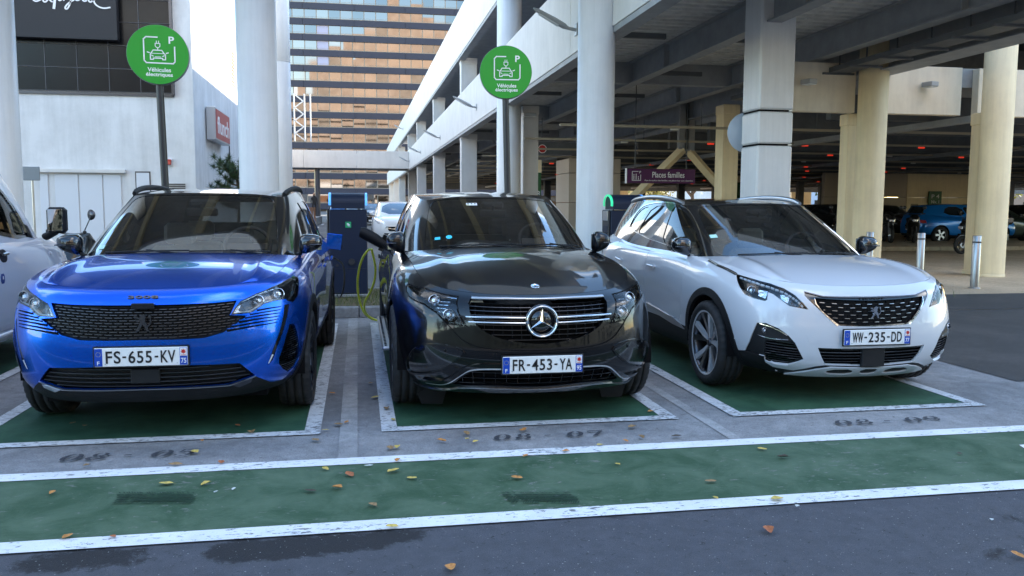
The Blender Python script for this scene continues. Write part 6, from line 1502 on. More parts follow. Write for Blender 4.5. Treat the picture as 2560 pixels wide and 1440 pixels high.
tag(MB().tube(bez((.12, 9.2, .95), (-.02, 9.3, .85), (-.06, 9.5, .45), (.05, 9.8, .20), 16)+bez((.05, 9.8, .20), (.12, 10.0, .06), (.22, 10.3, .015), (.42, 10.4, .015), 8)[1:], .013, 8).build('charging_cable', Y_CAB), 'yellow charging cable hanging in a loop from the black crossover plug to the ground', 'cable')
tag(MB().tube(bez((.14, 9.22, .95), (.17, 9.3, .80), (.24, 9.3, .65), (.08, 9.5, .38), 14)+bez((.08, 9.5, .38), (.0, 9.7, .20), (.12, 10.1, .02), (.42, 10.25, .015), 12)[1:], .013, 8).build('charging_cable', Y_CAB), 'second yellow strand of charging cable running down beside the dark charging point', 'cable')
tag(MB().tube(bez((-.27, 9.0, .88), (-.17, 9.3, .80), (-.16, 10.2, .75), (-.18, 10.9, .45), 16)+bez((-.18, 10.9, .45), (-.2, 11.2, .25), (-.26, 11.4, .14), (-.30, 12.05, .16), 10)[1:], .010, 8).build('charging_cable', B_CAB), 'thin black charging cable from the open flap of the blue crossover', 'cable')

# ================================================================ round green signs
S_GRN = mat('green_sign_face', (.012, .30, .025), .35, noise=.03, nscale=3); S_EDGE = mat('sign_edge_grey', (.16, .18, .20), .5); S_POLE = mat('black_pole_paint', (.018, .020, .024), .4)
def stroke2(b, pts, w_, closed=False):
    n = len(pts)
    for i in range(n if closed else n-1):
        a, c = np.array(pts[i], float), np.array(pts[(i+1) % n], float); d = (c-a)/(np.linalg.norm(c-a)+1e-9); nn = np.array([-d[1], d[0]])*w_/2; e = d*w_*.42
        b.prism([tuple(a-e+nn), tuple(a-e-nn), tuple(c+e-nn), tuple(c+e+nn)], -.0025)
def green_sign(x, y, rz, label, lean):
    g = empty('parking_sign', (x, y, 0), rz, label, 'sign', 'round green signs for electric cars'); z = 3.20
    MB().lathe([(.0, -.055), (.343, -.055), (.35, -.05), (.35, .045), (.343, .05), (0, .05)], 64, smooth=False, axis='y').build('sign_case', S_EDGE, g).location = (0, 0, z)
    MB().lathe([(0, -.0015), (.346, -.0015), (.346, .001), (0, .001)], 64, smooth=False, axis='y').build('sign_face', S_GRN, g).location = (0, -.0575, z)
    b = MB(); s_ = .35
    fr = [(.02, .53), (-.34, .53), (-.42, .45), (-.42, -.27), (-.35, -.35), (.52, -.35), (.58, -.28), (.58, .22)]
    stroke2(b, [(a*s_*.98-.01, c*s_*.98+.02) for a, c in fr], .0145); b.build('frame_line', M_PW, g).location = (0, -.0595, z)
    b = MB(); car_ = [(-.24, .02), (-.16, .14), (.14, .14), (.22, .02), (.26, -.02), (.26, -.20), (.16, -.20), (.16, -.15), (-.16, -.15), (-.16, -.20), (-.26, -.20), (-.26, -.02)]
    stroke2(b, [(a*s_*.92, c*s_*.92+.005) for a, c in car_], .0115, True); stroke2(b, [(-.24*s_, .02*s_+.005), (.22*s_, .02*s_+.005)], .007); stroke2(b, [(-.09*s_, -.08*s_), (.09*s_, -.08*s_)], .007)
    for q in (-1, 1): stroke2(b, [(q*.27*s_, .05*s_), (q*.33*s_, .07*s_)], .012); stroke2(b, [(q*.20*s_, -.03*s_), (q*.15*s_, -.06*s_)], .010)
    b.build('car_symbol', M_PW, g).location = (0, -.0595, z)
    b = MB(); stroke2(b, [(0, .14*s_+.004), (0, .22*s_)], .009); stroke2(b, [(-.075*s_, .37*s_), (-.075*s_, .28*s_), (-.03*s_, .23*s_), (.03*s_, .23*s_), (.075*s_, .28*s_), (.075*s_, .37*s_)], .0085, True)
    for q in (-1, 1): stroke2(b, [(q*.035*s_, .38*s_), (q*.035*s_, .45*s_)], .008)
    b.build('plug_symbol', M_PW, g).location = (0, -.0595, z)
    text('letter', 'P', .062, .084, M_PW, g, at_(.155, -.0590, z+.175), .001, .02)
    text('sign_lettering', 'Véhicules', .26, .050, M_PW, g, at_(0.01, -.0590, z-.178), .001, .02); text('sign_lettering', 'électriques', .30, .058, M_PW, g, at_(0.01, -.0590, z-.240), .001, .02)
    MB().tube([(lean, .01, .0), (lean*.5, .01, 1.5), (0, .01, z-.345)], .044, 18).build('sign_pole', S_POLE, g); MB().lathe([(.10, 0), (.10, .02), (.05, .03)], 20).build('pole_foot', S_POLE, g).location = (lean, .01, 0)
    return g
green_sign(-2.33, 10.95, .10, 'round green electric vehicle sign on a black pole above the bright blue crossover', .05)
green_sign(1.98, 11.4, -.12, 'round green electric vehicle sign on a black pole above the black crossover', .07)

# ================================================================ lamps, bollards, small signs
LAMP = mat('grey_lamp_housing', (.34, .35, .36), .4)
def fascia_lamp(y, z, label):
    l = empty('wall_lamp', (4.146, y, z), 0, label, 'lamp', 'lamps along the white fascias')
    MB().box(-.02, 0, -.09, .09, -.13, .10, .006).build('lamp_bracket', LAMP, l); MB().tube([(-.01, 0, -.02), (-.14, 0, .0), (-.22, 0, .03)], .032, 10).build('lamp_arm', LAMP, l)
    P_ = [(-.16, 0, .0), (-.24, 0, .04), (-.42, 0, .13), (-.75, 0, .30), (-.84, 0, .345)]; MB().tube(P_, [.05, .10, .11, .075, .03], 14, flat=.5).build('lamp_head', LAMP, l)
    MB().tube([(-.36, 0, .045), (-.74, 0, .245)], [.07, .05], 10, flat=.3).build('lamp_glass', mat('lamp_glass_pale', (.7, .72, .72), .2), l)
for (y, z, tx) in ((16.0, 4.78, 'grey lamp on the lower fascia beside the thick middle column'), (29.8, 4.86, 'grey lamp on the lower fascia left of the right green sign'), (43.1, 4.83, 'second grey lamp of the row going away on the lower fascia'), (56.6, 4.92, 'third grey lamp of the row going away on the lower fascia'), (69.0, 4.95, 'farthest grey lamp on the lower fascia, beside the footbridge'), (78, 8.3, 'small far lamp on the upper fascia')): fascia_lamp(y, z, tx)
def box_lamp(x, y, z, rz, label, w_=.34):
    l = empty('box_lamp', (x, y, z), rz, label, 'lamp', None); MB().box(-w_/2, w_/2, -.30, -.05, -.05, .05, .01).build('lamp_body', LAMP, l); MB().box(-.03, .03, -.06, 0, -.04, .04).build('lamp_bracket', LAMP, l); MB().box(-w_/2+.02, w_/2-.02, -.28, -.08, -.062, -.052).build('lamp_glass', MATS['lamp_glass_pale'], l)
box_lamp(4.95, 24.6, 4.05, 0, 'beige box lamp on the flat post beside the right green sign', .36); box_lamp(5.0, 17.5, 2.95, .2, 'pale box lamp right of the thick middle column', .4)
box_lamp(9.0, 16.28, 3.95, .3, 'small flood lamp on the cream fascia beside the square column', .22); box_lamp(11.75, 16.28, 3.98, .3, 'small flood lamp on the cream fascia between the cream columns', .22)
STEEL = mat('brushed_steel', (.36, .365, .37), .32, metal=1, rvar=.08, nscale=12)
for (x, y, h_, tx) in ((10.75, 13.2, .93, 'steel bollard nearest the right edge in front of the last cream column'), (10.75, 14.7, .93, 'steel bollard rising behind the bonnet of the white crossover'), (10.05, 15.3, .93, 'steel bollard beside the white crossover mirror')):
    o = empty('bollard', (x, y, 0), 0, tx, 'bollard', 'steel bollards at the plaza edge'); MB().lathe([(0, h_), (.068, h_), (.072, h_-.006), (.072, 0)], 28).build('bollard_tube', STEEL, o); MB().lathe([(.10, 0), (.10, .012), (.075, .016)], 28).build('bollard_foot', STEEL, o)
    MB().lathe([(.0735, h_-.13), (.0735, h_-.10)], 28).build('bollard_band', M_DSAT, o)
ne = empty('no_entry_sign', (6.47, 29.6, 3.43), 0, 'small red no entry sign hanging under the deck', 'sign'); MB().lathe([(0, -.02), (.15, -.02), (.15, .02), (0, .02)], 32, False, 'y').build('sign_disc', M_RED, ne); MB().lathe([(.13, -.024), (.152, -.024), (.152, -.0205), (.13, -.0205)], 32, False, 'y', True).build('sign_ring', M_PW, ne); MB().box(-.09, .09, -.026, -.0205, -.022, .022).build('sign_bar', M_PW, ne)
MB().box(-.35, 1.35, .03, .06, -.20, .24).build('sign_board', S_STEEL, ne)
for x, z1 in ((1.33, 1.4), (2.2, 1.0)): MB().tube([(x, .05, -.3 if x < 2 else -.9), (x, .05, z1)], .03, 8).build('hanger_pole', LAMP, ne)
fm = empty('family_parking_sign', (8.86, 24, 2.10), 0, 'purple hanging sign for family parking spaces under the deck', 'sign'); PUR = mat('purple_sign_face', (.075, .008, .075), .4)
MB().box(-1.06, 1.06, 0, .12, 0, .42, .006).build('sign_case', PUR, fm); MB().box(-1.08, -1.062, -.004, .13, -.01, .43).build('sign_edge', M_PW, fm)
text('sign_lettering', 'Places familles', 1.0, .17, M_PW, fm, at_(.22, -.002, .25), .002, .008); text('sign_lettering', 'Pour le confort des familles, ces places leur sont réservées', 1.5, .055, M_PW, fm, at_(.24, -.002, .075), .002, .004)
b = MB(); stroke2(b, [(-.72, .34), (-.90, .34), (-.90, .08), (-.64, .08), (-.64, .24)], .018)
for k, (x, h_) in enumerate(((-.85, .26), (-.78, .27), (-.71, .20))): stroke2(b, [(x, .11), (x, h_-.05)], .022); b.prism([(x+.016*math.cos(t), h_-.015+.016*math.sin(t)) for t in np.linspace(0, 2*PI, 9)[:-1]], -.0025)
b.build('family_symbol', M_PW, fm).location = (0, -.001, 0); text('letter', 'P', .05, .07, M_PW, fm, at_(-.655, -.002, .32), .002, .01)
for x in (-.8, .8): MB().tube([(x, .06, .43), (x, .06, 3.0)], .015, 6).build('sign_hanger', S_STEEL, fm)
for (x0, x1, z1, tx) in ((6.9, 10.3, 3.25, 'left beige diagonal brace crossing behind the purple family sign'), (13.6, 10.5, 3.2, 'right beige diagonal brace meeting the other at its top')):
    o = empty('diagonal_brace', (x0, 26, 0), 0, tx, 'brace', 'diagonal braces in the parking hall'); MB().tube([(0, 0, 0), (x1-x0, 0, z1)], .15, 4, smooth=False).build('brace_bar', W_BEIGE, o); MB().box(x1-x0-.16, x1-x0+.16, -.1, .1, z1, z1+1.8).build('brace_head', S_BEAM, o)
for (x0, x1, tx) in ((24.8, 28.2, 'left dark diagonal brace far back right of the square column'), (31.5, 28.4, 'right dark diagonal brace far back beside the cream column')):
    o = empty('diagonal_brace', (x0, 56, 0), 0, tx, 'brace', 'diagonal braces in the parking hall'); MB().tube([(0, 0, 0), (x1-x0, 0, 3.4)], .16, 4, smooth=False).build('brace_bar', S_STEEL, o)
sb_ = empty('sign_back', (-6.95, 20, 0), 0, 'grey rectangular sign seen from behind at the left, in front of the mall', 'sign'); MB().box(-.17, .17, 0, .02, 1.92, 2.22, .01).build('sign_plate', mat('grey_sign_back', (.25, .28, .31), .45, metal=.4), sb_); MB().tube([(0, .04, 0), (0, .04, 2.2)], .025, 8).build('sign_pole', M_SAT, sb_)
sp_ = empty('sign_back', (21.0, 25.4, 0), 0, 'grey sign on a thin steel pole in front of the blue hatchback', 'sign'); MB().box(-.42, .22, -.03, -.005, 2.35-.45, 2.95-.45, .01).build('sign_plate', mat('pale_sign_back', (.33, .32, .28), .5), sp_); MB().tube([(-.05, 0, 0), (0, 0, 2.4)], .035, 10).build('sign_pole', STEEL, sp_)
# conduits with hanging indicator lights
CON = mat('beige_conduit', (.34, .29, .21), .6); IR = mat('red_indicator', (.8, .05, .02), .4, emit=(1, .05, .02), es=.10); IG = mat('green_indicator', (.02, .6, .1), .4, emit=(.02, .8, .15), es=.12); IW = mat('pale_fixture', (.55, .55, .50), .5)
random.seed(5)
for k in range(13):
    y = 20+k*4.3; c = empty('conduit', (4.8, y, 3.36), 0, ['nearest', 'second', 'third', 'fourth', 'fifth', 'sixth', 'seventh', 'eighth', 'ninth', 'tenth', 'eleventh', 'twelfth', 'farthest'][k]+' of the beige conduits crossing under the parking deck', 'conduit', 'conduits under the deck')
    MB().box(0, 40, -.035, .035, -.03, .03).build('conduit_tray', CON, c)
    if k < 2: 
        for x in np.arange(.5, 40, 3.1): MB().tube([(x, 0, .03), (x, 0, .6)], .012, 5).build('conduit_hanger', S_STEEL, c)
    x = 5.2+random.uniform(0, 4); cnt = {'red': 0, 'green': 0, 'pale': 0}
    while x < 44 and x/y < .98:
        m_ = random.random(); mt_, nm_ = (IR, 'red') if m_ < .55 else ((IG, 'green') if m_ < .62 else (IW, 'pale'))
        l = MB().box(-.10, .10, -.035, .035, -.045, -.0, .008).build('indicator_light', mt_); l.location = (x, y, 3.325)
        cnt[nm_] += 1; tag(l, '%s indicator light on the %s conduit, %s %s one from the left' % (nm_, ORD[k], ORD[cnt[nm_]-1], nm_), 'light', nm_+' indicator lights under the deck'); x += random.uniform(2.4, 5.2)
# ================================================================ pine bush in a brick planter by the mall
pb = empty('pine_bush', (-3.0, 22.6, 0), 0, 'dark pine bush in a brick planter beside the big left column', 'bush'); random.seed(3)
NEED = mat('pine_needles', (.020, .055, .018), .6, noise=.5, nscale=6, col2=(.05, .10, .02))
b = MB(); b.tube([(0, 0, .9), (.05, 0, 1.6), (-.1, 0, 2.4)], [.06, .04, .02], 6); tips = []
for k in range(60):
    a = random.uniform(0, 2*PI); z0 = random.uniform(1.3, 2.3); r_ = random.uniform(.35, .72); e = (r_*math.cos(a), r_*math.sin(a), z0+random.uniform(.05, .42)); b.tube([(0, 0, z0), (e[0]*.5, e[1]*.5, z0+.05), e], [.02, .014, .006], 4); tips += [e, (e[0]*.75, e[1]*.75, z0+(e[2]-z0)*.6), (e[0]*.5, e[1]*.5, z0+.08)]
b.build('branches', LEAF[2], pb); b = MB()
for e in tips:
    for k in range(70):
        d = Vector((random.gauss(0, 1), random.gauss(0, 1), random.gauss(.45, 1))).normalized()*random.uniform(.10, .20); s_ = d.orthogonal().normalized()*.006; p = Vector(e); b.add([tuple(p-s_), tuple(p+s_), tuple(p+d)], [(0, 1, 2)])
b.build('needles', NEED, pb, False)
BRK = mat('planter_brick', (.30, .17, .10), .85, noise=.25, nscale=5); pl_ = empty('brick_planter', (-3.0, 22.6, 0), 0, 'low brick planter holding the pine bush', 'planter')
bk0 = MB().box(-.118, .118, -.05, .05, .003, .062, .004).build('brick', BRK, pl_); bk0.location = (-.61, -.55, .85)
for r_ in range(15):
    for c_ in range(6):
        o = bk0.copy(); COL.objects.link(o); o.parent = pl_; o.location = (-.61+.244*c_+(.12 if r_ % 2 else 0), -.55, .85-.065*(r_+1) if r_ < 13 else .85-.065*(r_-13))
MB().box(-.72, .86, -.495, .6, 0, .86).build('planter_core', BRK, pl_)

# ================================================================ other vehicles
M_FGL = mat('far_car_glass', (.012, .018, .022), .06, coat=1, spec=.8)
def far_car(S_, pm, loc, rz, label, trim, group=None, lamps=True, cab=None):
    r_ = empty('parked_car', (loc[0], loc[1], loc[2] if len(loc) > 2 else 0), rz, label, 'car', group); B, C, BN, RF = S_['body'], S_['cabin'], S_['bonnet'], S_['roof']; Rw = S_['R']
    yF, yR = S_['wheels'][0][1], S_['wheels'][1][1]; arF = arch_uv(B, yF, Rw, Rw+.05); arR = arch_uv(B, yR, Rw, Rw+.05); ar = [q for a in (arF, arR) for _, q in both(a)]
    patch('body', B, [(-B.Um, .10), (B.Um, .10), (B.Um, B.Vm), (-B.Um, B.Vm)], pm, r_, ar, 0, .02, .09, 1.3); patch('lower_trim', B, [(-B.Um, 0), (B.Um, 0), (B.Um, .099), (-B.Um, .099)], M_PLAST, r_, ar, 0, .02, .09)
    patch('bonnet', BN, inset([(-BN.Um, 0), (BN.Um, 0), (BN.Um, BN.Vm), (-BN.Um, BN.Vm)], .003), pm, r_, (), 0, .02, .10); patch('roof', RF, [(-RF.Um, 0), (RF.Um, 0), (RF.Um, RF.Vm), (-RF.Um, RF.Vm)], pm, r_, (), 0, .02, .14)
    uA = C.tU(2.75); scr = chaikin([(-uA, .04), (uA, .04), (uA-.02, C.Vm-.055), (-uA+.02, C.Vm-.055)], 1); ws = [chaikin([(C.tU(4.6), .07), (C.tU(6.3), .07), (C.tU(6.2), C.Vm-.14), (C.tU(4.9), C.Vm-.16)], 1), chaikin([(C.tU(6.45), .07), (C.tU(8.6), .12), (C.tU(8.1), C.Vm-.15), (C.tU(6.35), C.Vm-.14)], 1)]
    rw = [(C.tU(11.0), .15), (C.Um, .15), (C.Um, C.Vm-.08), (C.tU(11.2), C.Vm-.08)]; whs = [q for w_ in ws+[rw] for _, q in both(w_)]
    patch('pillars', C, [(-C.Um, 0), (C.Um, 0), (C.Um, C.Vm), (-C.Um, C.Vm)], cab or pm, r_, [scr]+whs, 0, .02, .12); patch('windscreen', C, scr, M_FGL, r_, (), -.004, 0, .10)
    for q in whs: patch('window', C, q, M_FGL, r_, (), -.006, 0, .15)
    for s in (-1, 1):
        make_mirror(r_, s, .93, 1.5, 1.12, pm)
        if lamps:
            (a, v), = find_uv(B, [(.62, .84)], (0, 2), 1, (.02, .3)); q = [(.52, v-.05), (.60, v+.03), (.84, v+.10), (1.10, v+.11), (1.06, v+.02), (.80, v-.07)]; q = sgn(q, s); patch('headlight', B, q, M_REFL, r_, (), .003, .01, .08)
            pts = find_uv(B, [(3.9+.35, .86)], (1, 2), 1, (.5, .9)); u, v = pts[0]; patch('tail_light', B, [((u-.14)*s, v-.05), ((u+.16)*s, v-.05), ((u+.16)*s, v+.07), ((u-.10)*s, v+.05)], M_RED, r_, (), .003, .01, .1)
    if trim: patch('grille', B, [(-.42, .42), (-.36, .34), (.36, .34), (.42, .42), (.48, .50), (-.48, .50)], M_DARK, r_, (), .004, .01, .1); patch('grille_bar', B, ribbon([(-.50, .46), (-.25, .42), (.25, .42), (.50, .46)], .03), M_CHR, r_, (), .012, .01, .08); patch('intake', B, [(-.5, .18), (.5, .18), (.55, .26), (-.55, .26)], M_DARK, r_, (), .004, .01, .1)
    MB().box(-.7, .7, .3, 4.1, .2, .26).build('underbody', M_DARK, r_); MB().box(-.26, .26, -.02, -.008, .28, .39).build('number_plate', M_WHITE, r_)
    for (wx, wy) in S_['wheels']:
        for s in (-1, 1):
            wl = empty('wheel', (wx*s, wy, Rw)); wl.parent = r_; h = .105
            MB().lathe([(Rw*.66, h*s), (Rw-.03, h*s), (Rw, h*.6*s), (Rw, -h*.6*s), (Rw-.03, -h*s), (Rw*.66, -h*s)], 28, axis='x').build('tyre', M_RUB, wl)
            b = MB(); b.lathe([(Rw*.66, h*.9*s), (Rw*.60, h*.7*s)], 28, axis='x')
            for k in range(5):
                a = 2*PI*k/5; V = []
                for (r0_, wd) in ((.03, .03), (Rw*.66, .045)):
                    for e in (-1, 1): V.append((h*.75*s, r0_*math.cos(a)-e*wd*math.sin(a), r0_*math.sin(a)+e*wd*math.cos(a)))
                b.add(V, [(0, 1, 3, 2)])
            b.build('rim', M_SAT, wl); MB().lathe([(Rw*.66, .0), (0, .02*s)], 20, axis='x').build('rim_back', M_DARK, wl)
            MB().box(wx*s-.16*(s > 0)+(-.02 if s > 0 else 0), wx*s+.16*(s < 0)+(.02 if s < 0 else 0), wy-.38, wy+.38, .25, .75).build('wheel_well', M_DARK, r_)
    return r_
SB = mk_blue()
P_GREY = paint('dark_grey_paint', (.02, .021, .023), .4, .35); P_RBLUE = paint('sky_blue_paint', (.005, .17, .55), .3, .35); P_WH = paint('plain_white_paint', (.70, .71, .73), .0, .35, .02); P_SIL = paint('silver_paint', (.32, .33, .35), .5, .35); P_RED = paint('dark_red_paint', (.22, .01, .01), .3, .35); P_GRN = paint('dark_green_paint', (.03, .045, .038), .4, .35)
far_car(SB, P_WH, (1.42, 29.5), 0, 'small white car facing us in the alley between the blue and black crossovers', True, cab=P_WH)
far_car(SB, P_RBLUE, (26.1, 30.4), PI/2-.03, 'sky blue hatchback parked side on under the deck at the right', True)
pr_ = far_car(SB, P_GREY, (14.5, 31.0), 0, 'dark grey car in the row behind the motorcycles, left end', True, 'dark cars in the parking hall')
def cc(o, loc, rz, label, pm=None, group='dark cars in the parking hall'):
    c = copy_tree(o); c.location = (*loc, 0); c.rotation_euler = (0, 0, rz); c['label'] = label; c['group'] = group
    if pm:
        for ch in c.children:
            if ch.type == 'MESH' and ch.data.materials and ch.data.materials[0] is P_GREY:
                ch.data = ch.data.copy(); ch.data.materials[0] = pm
    return c
words = ['left of the big square column', 'behind the white crossover roof', 'directly behind the square column', 'right of the square column', 'behind the first motorcycle', 'behind the scooter with the tall windscreen', 'behind the blue hatchback', 'right of the blue hatchback', 'near the right edge']
for k, (x, y) in enumerate(((9.0, 33), (11.8, 34), (17.3, 32), (20.2, 36), (23.0, 36.5), (26, 36), (29, 35.5), (32, 35), (27.5, 30.5))):
    cc(pr_, (x, y), (0 if k % 3 else PI)+random.gauss(0, .02) if k < 8 else PI/2, 'dark car parked in the hall, '+words[k], None if k % 2 else (P_GREY if k < 8 else P_GRN))
for k, (x, y, pm, tx) in enumerate(((7.2, 46, P_SIL, 'silver car deep in the hall behind the beige wall'), (12, 60, P_RED, 'dark red car deep in the parking hall'), (18, 58, P_SIL, 'silver car far back under the low ceiling'), (26, 60, P_GREY, 'dark car far back beyond the diagonal braces'), (-2.2, 95, P_RBLUE, 'blue car far down the alley beyond the bridge column'), (1.0, 60, P_GREY, 'dark car far down the alley behind the white car'), (-.2, 76, P_SIL, 'silver car far down the alley under the footbridge'))):
    cc(pr_, (x, y), 0, tx, pm, 'distant parked cars')

# silver electric van at the left edge, nose away from us
def mk_van():
    F = [(.25, .10), (.32, .02), (.45, .0), (.56, .0), (.68, .02), (.78, .04), (.87, .07), (.94, .11), (.98, .17)]
    Cc = [(.25, .12), (.32, .03), (.45, .0), (.56, .0), (.70, .01), (.80, .03), (.90, .06), (.98, .10), (1.02, .16)]
    Wd = [(.26, .08), (.34, .02), (.46, .0), (.60, -.01), (.74, -.01), (.86, .0), (.98, .02), (1.06, .05), (1.10, .09)]
    D = [(.25, .08), (.33, .02), (.46, .0), (.60, .0), (.74, -.0), (.88, .0), (1.0, .01), (1.07, .03), (1.10, .06)]
    cols = [(0, 0, 0), (.22, .01, 0), (.42, .05, .2), (.58, .12, .5), (.70, .22, .85), (.79, .38, 1.15), (.835, .60, 1.5), (.85, .85, 1.85), (.85, 1.15, 2.1), (.85, 1.5, 2.5), (.85, 2.0, 3), (.85, 2.6, 3), (.85, 3.1, 3), (.85, 3.5, 3), (.85, 3.9, 3), (.82, 4.25, 3), (.6, 4.38, 3), (.3, 4.4, 3), (0, 4.4, 3)]
    body = body_net(cols, [F, Cc, Wd, D, D, D])
    cab = [(0, .78, 1.06, 0, 1.95, 1.80), (.28, .80, 1.06, .26, 1.96, 1.80), (.50, .86, 1.06, .48, 1.98, 1.79), (.66, .98, 1.06, .62, 1.93, 1.81), (.77, 1.15, 1.06, .70, 2.0, 1.80), (.80, 1.5, 1.06, .72, 2.15, 1.83), (.80, 2.0, 1.06, .72, 2.45, 1.86), (.80, 2.6, 1.06, .71, 2.8, 1.85), (.80, 3.1, 1.06, .71, 3.2, 1.86), (.80, 3.6, 1.06, .71, 3.6, 1.86), (.80, 4.1, 1.06, .71, 4.0, 1.85), (.6, 4.33, 1.06, .5, 4.2, 1.84), (.3, 4.35, 1.06, .2, 4.22, 1.84), (0, 4.35, 1.06, 0, 4.22, 1.84)]
    cn = cabin_net(cab, .02)
    return dict(body=body, cabin=cn, bonnet=Lid(body, 4.3, 8.2, [(0, .35, 1.03)], rear=[(0, .80, 1.09), (.3, .82, 1.09), (.55, .9, 1.09)]), roof=Lid(cn, 3.6, 9.8, [(0, 2.4, 1.87), (0, 3, 1.89), (0, 3.6, 1.88)]), wheels=[(.76, .85), (.76, 3.5)], R=.31)
S = mk_van(); B, C = S['body'], S['cabin']; P_VAN = paint('silver_white_paint', (.72, .73, .75), .1, .35, .04)
van = empty('parked_van', (-3.76, 9.93, 0), PI, 'silver white van at the left edge, seen from its side with a tall black mirror', 'van')
arF = arch_uv(B, .85, .31, .36); arR = arch_uv(B, 3.5, .31, .36); ar = [q for a in (arF, arR) for _, q in both(a)]
d1 = find_uv(B, [(1.22, 1.0), (1.24, .50), (1.40, .36), (2.46, .36), (2.46, 1.0)], (1, 2), 1, (.55, .9)); d1 = [(d1[0][0], B.Vm)]+d1+[(d1[-1][0], B.Vm)]
patch('body', B, [(-B.Um, 0), (B.Um, 0), (B.Um, B.Vm), (-B.Um, B.Vm)], P_VAN, van, ar+[q for _, q in both(d1)], 0, .02, .035, 2.6)
for s, q in both(d1): patch('door', B, inset(q, .004), P_VAN, van, (), 0, .02, .035); patch('door_backing', B, q, M_DARK, van, (), -.02, 0, .1)
patch('bonnet', S['bonnet'], inset([(-S['bonnet'].Um, 0), (S['bonnet'].Um, 0), (S['bonnet'].Um, S['bonnet'].Vm), (-S['bonnet'].Um, S['bonnet'].Vm)], .003), P_VAN, van, (), 0, .02, .05)
patch('roof', S['roof'], [(-S['roof'].Um, 0), (S['roof'].Um, 0), (S['roof'].Um, S['roof'].Vm), (-S['roof'].Um, S['roof'].Vm)], P_VAN, van, (), 0, .02, .1)
w1 = chaikin(find_uv(C, [(1.62, 1.12), (2.42, 1.22), (2.46, 1.66), (2.30, 1.68), (1.9, 1.44), (1.66, 1.24)], (1, 2), 1, (.3, .9)), 1); qt = find_uv(C, [(1.36, 1.10), (1.60, 1.12), (1.62, 1.24), (1.50, 1.22)], (1, 2), 1, (.3, .9)); scr = chaikin(dens([(-C.tU(2.6), .03), (C.tU(2.6), .03), (C.tU(2.6)-.02, C.Vm-.05), (-C.tU(2.6)+.02, C.Vm-.05)], .25), 2)
w2_ = chaikin(find_uv(C, [(2.62, 1.22), (3.3, 1.22), (3.3, 1.70), (2.62, 1.68)], (1, 2), 1, (.3, .9)), 1)
holes = [q for w_ in (w1, qt) for _, q in both(w_)]+[scr]
patch('cabin_shell', C, [(-C.Um, 0), (C.Um, 0), (C.Um, C.Vm), (-C.Um, C.Vm)], P_VAN, van, holes, 0, .02, .05)
for s, q in both(inset(w1, -.05)): patch('window_frame', C, q, M_BLACK, van, [sgn(w1, s)] if s > 0 else [mir(w1)], .003, .01, .04)
M_VG = glass('van_glass', (.42, .50, .50), 1.5, 1.6)
for q in holes: patch('window', C, q, M_VG, van, (), -.006, 0, .08)
MB().box(-.66, .66, .9, 1.35, .75, 1.04, .05).build('dashboard', M_DASH, van); MB().box(-.7, .7, .4, 4.2, .28, .34).build('cabin_floor', M_DASH, van)
st = empty('steering_wheel', (.36, 1.52, 1.08)); st.parent = van; st.rotation_euler = (-.7, 0, 0); MB().tube([(.18*math.cos(t), 0, .18*math.sin(t)) for t in np.linspace(0, 2*PI, 33)], .014, 8, False).build('wheel_rim', M_DASH, st)
for sx_ in (-1, 1): make_seat(van, .36*sx_, 2.15, M_SEATD, .1)
MB().box(-.66, .66, 2.75, 2.8, .4, 1.6).build('bulkhead', M_SEATD, van)
for s in (-1, 1):
    mr = empty('door_mirror', (.93*s, 1.20, 1.265)); mr.parent = van; MB().box(-.085, .085, -.07, .045, -.125, .125, .03).build('mirror_shell', M_PLAST, mr); MB().box(-.066, .066, .046, .050, -.10, .105, .004).build('mirror_glass', MATS['mirror_face'], mr); MB().tube([(-.02*s, -.02, -.11), (-.12*s, -.04, -.16)], [.05, .06], 10, flat=.6).build('mirror_arm', M_PLAST, mr)
    hd = empty('door_handle'); hd.parent = van; (u, v), = find_uv(B, [(2.24, .99)], (1, 2), 1, (.55, .9)); u *= s
    patch('handle_recess', B, chaikin([(u-.075*s, v-.055), (u+.07*s, v-.055), (u+.075*s, v+.05), (u-.07*s, v+.055)][::s], 2), M_PLAST, hd, (), .004, .01, .03); rod('handle_bar', B, [(u-.05*s, v+.01), (u+.055*s, v+.005)], .018, M_BLACK, hd, .018, 8, .8)
    (u, v), = find_uv(B, [(2.30, .80)], (1, 2), 1, (.55, .9)); u *= s; patch('round_badge', B, chaikin([(u-.038*s, v-.035), (u+.038*s, v-.035), (u+.038*s, v+.035), (u-.038*s, v+.035)][::s], 1), mat('blue_badge', (.01, .05, .22), .4), van, (), .003, .003, .05)
    lx, ly, lz = B.f(np.array([u]), np.array([v]))[0]; tM = Matrix.Translation((lx+.005*s, ly, lz-.012)) @ Matrix.Rotation(PI/2*s, 4, 'Z') @ FACE; MB().box(-.003, .003, -.003, .003, -.012, .012).build('badge_mark', M_PW, van).location = (lx+.005*s, ly, lz+.008)
    rod('side_sill', B, [(B.tU(8.9)*s, .09), (B.tU(13)*s, .09)], .022, P_VAN, van, .004, 8)
    MB().tube([(0, 0, 0), (.012*s, 0, 0)], .016, 14).build('fender_cap', P_VAN, van).location = tuple(B.f(np.array([B.tU(7.9)*s]), np.array([B.Vm*.80]))[0])
    tl = find_uv(B, [(2.54, 1.0), (2.54, .62), (2.50, .58), (2.47, .36)], (1, 2), 1, (.5, .9)); patch('body_seam', B, ribbon([(a*s, b_) for a, b_ in tl], .005), M_DARK, van, (), .001, .004, .05)
for (wx, wy) in S['wheels']:
    for s in (-1, 1): make_wheel(wx*s, wy, .31, s, van, 'plain', .19); MB().box(wx*s-.16*(s > 0)-.02, wx*s+.16*(s < 0)+.02, wy-.36, wy+.36, .30, .72).build('wheel_well', M_DARK, van)

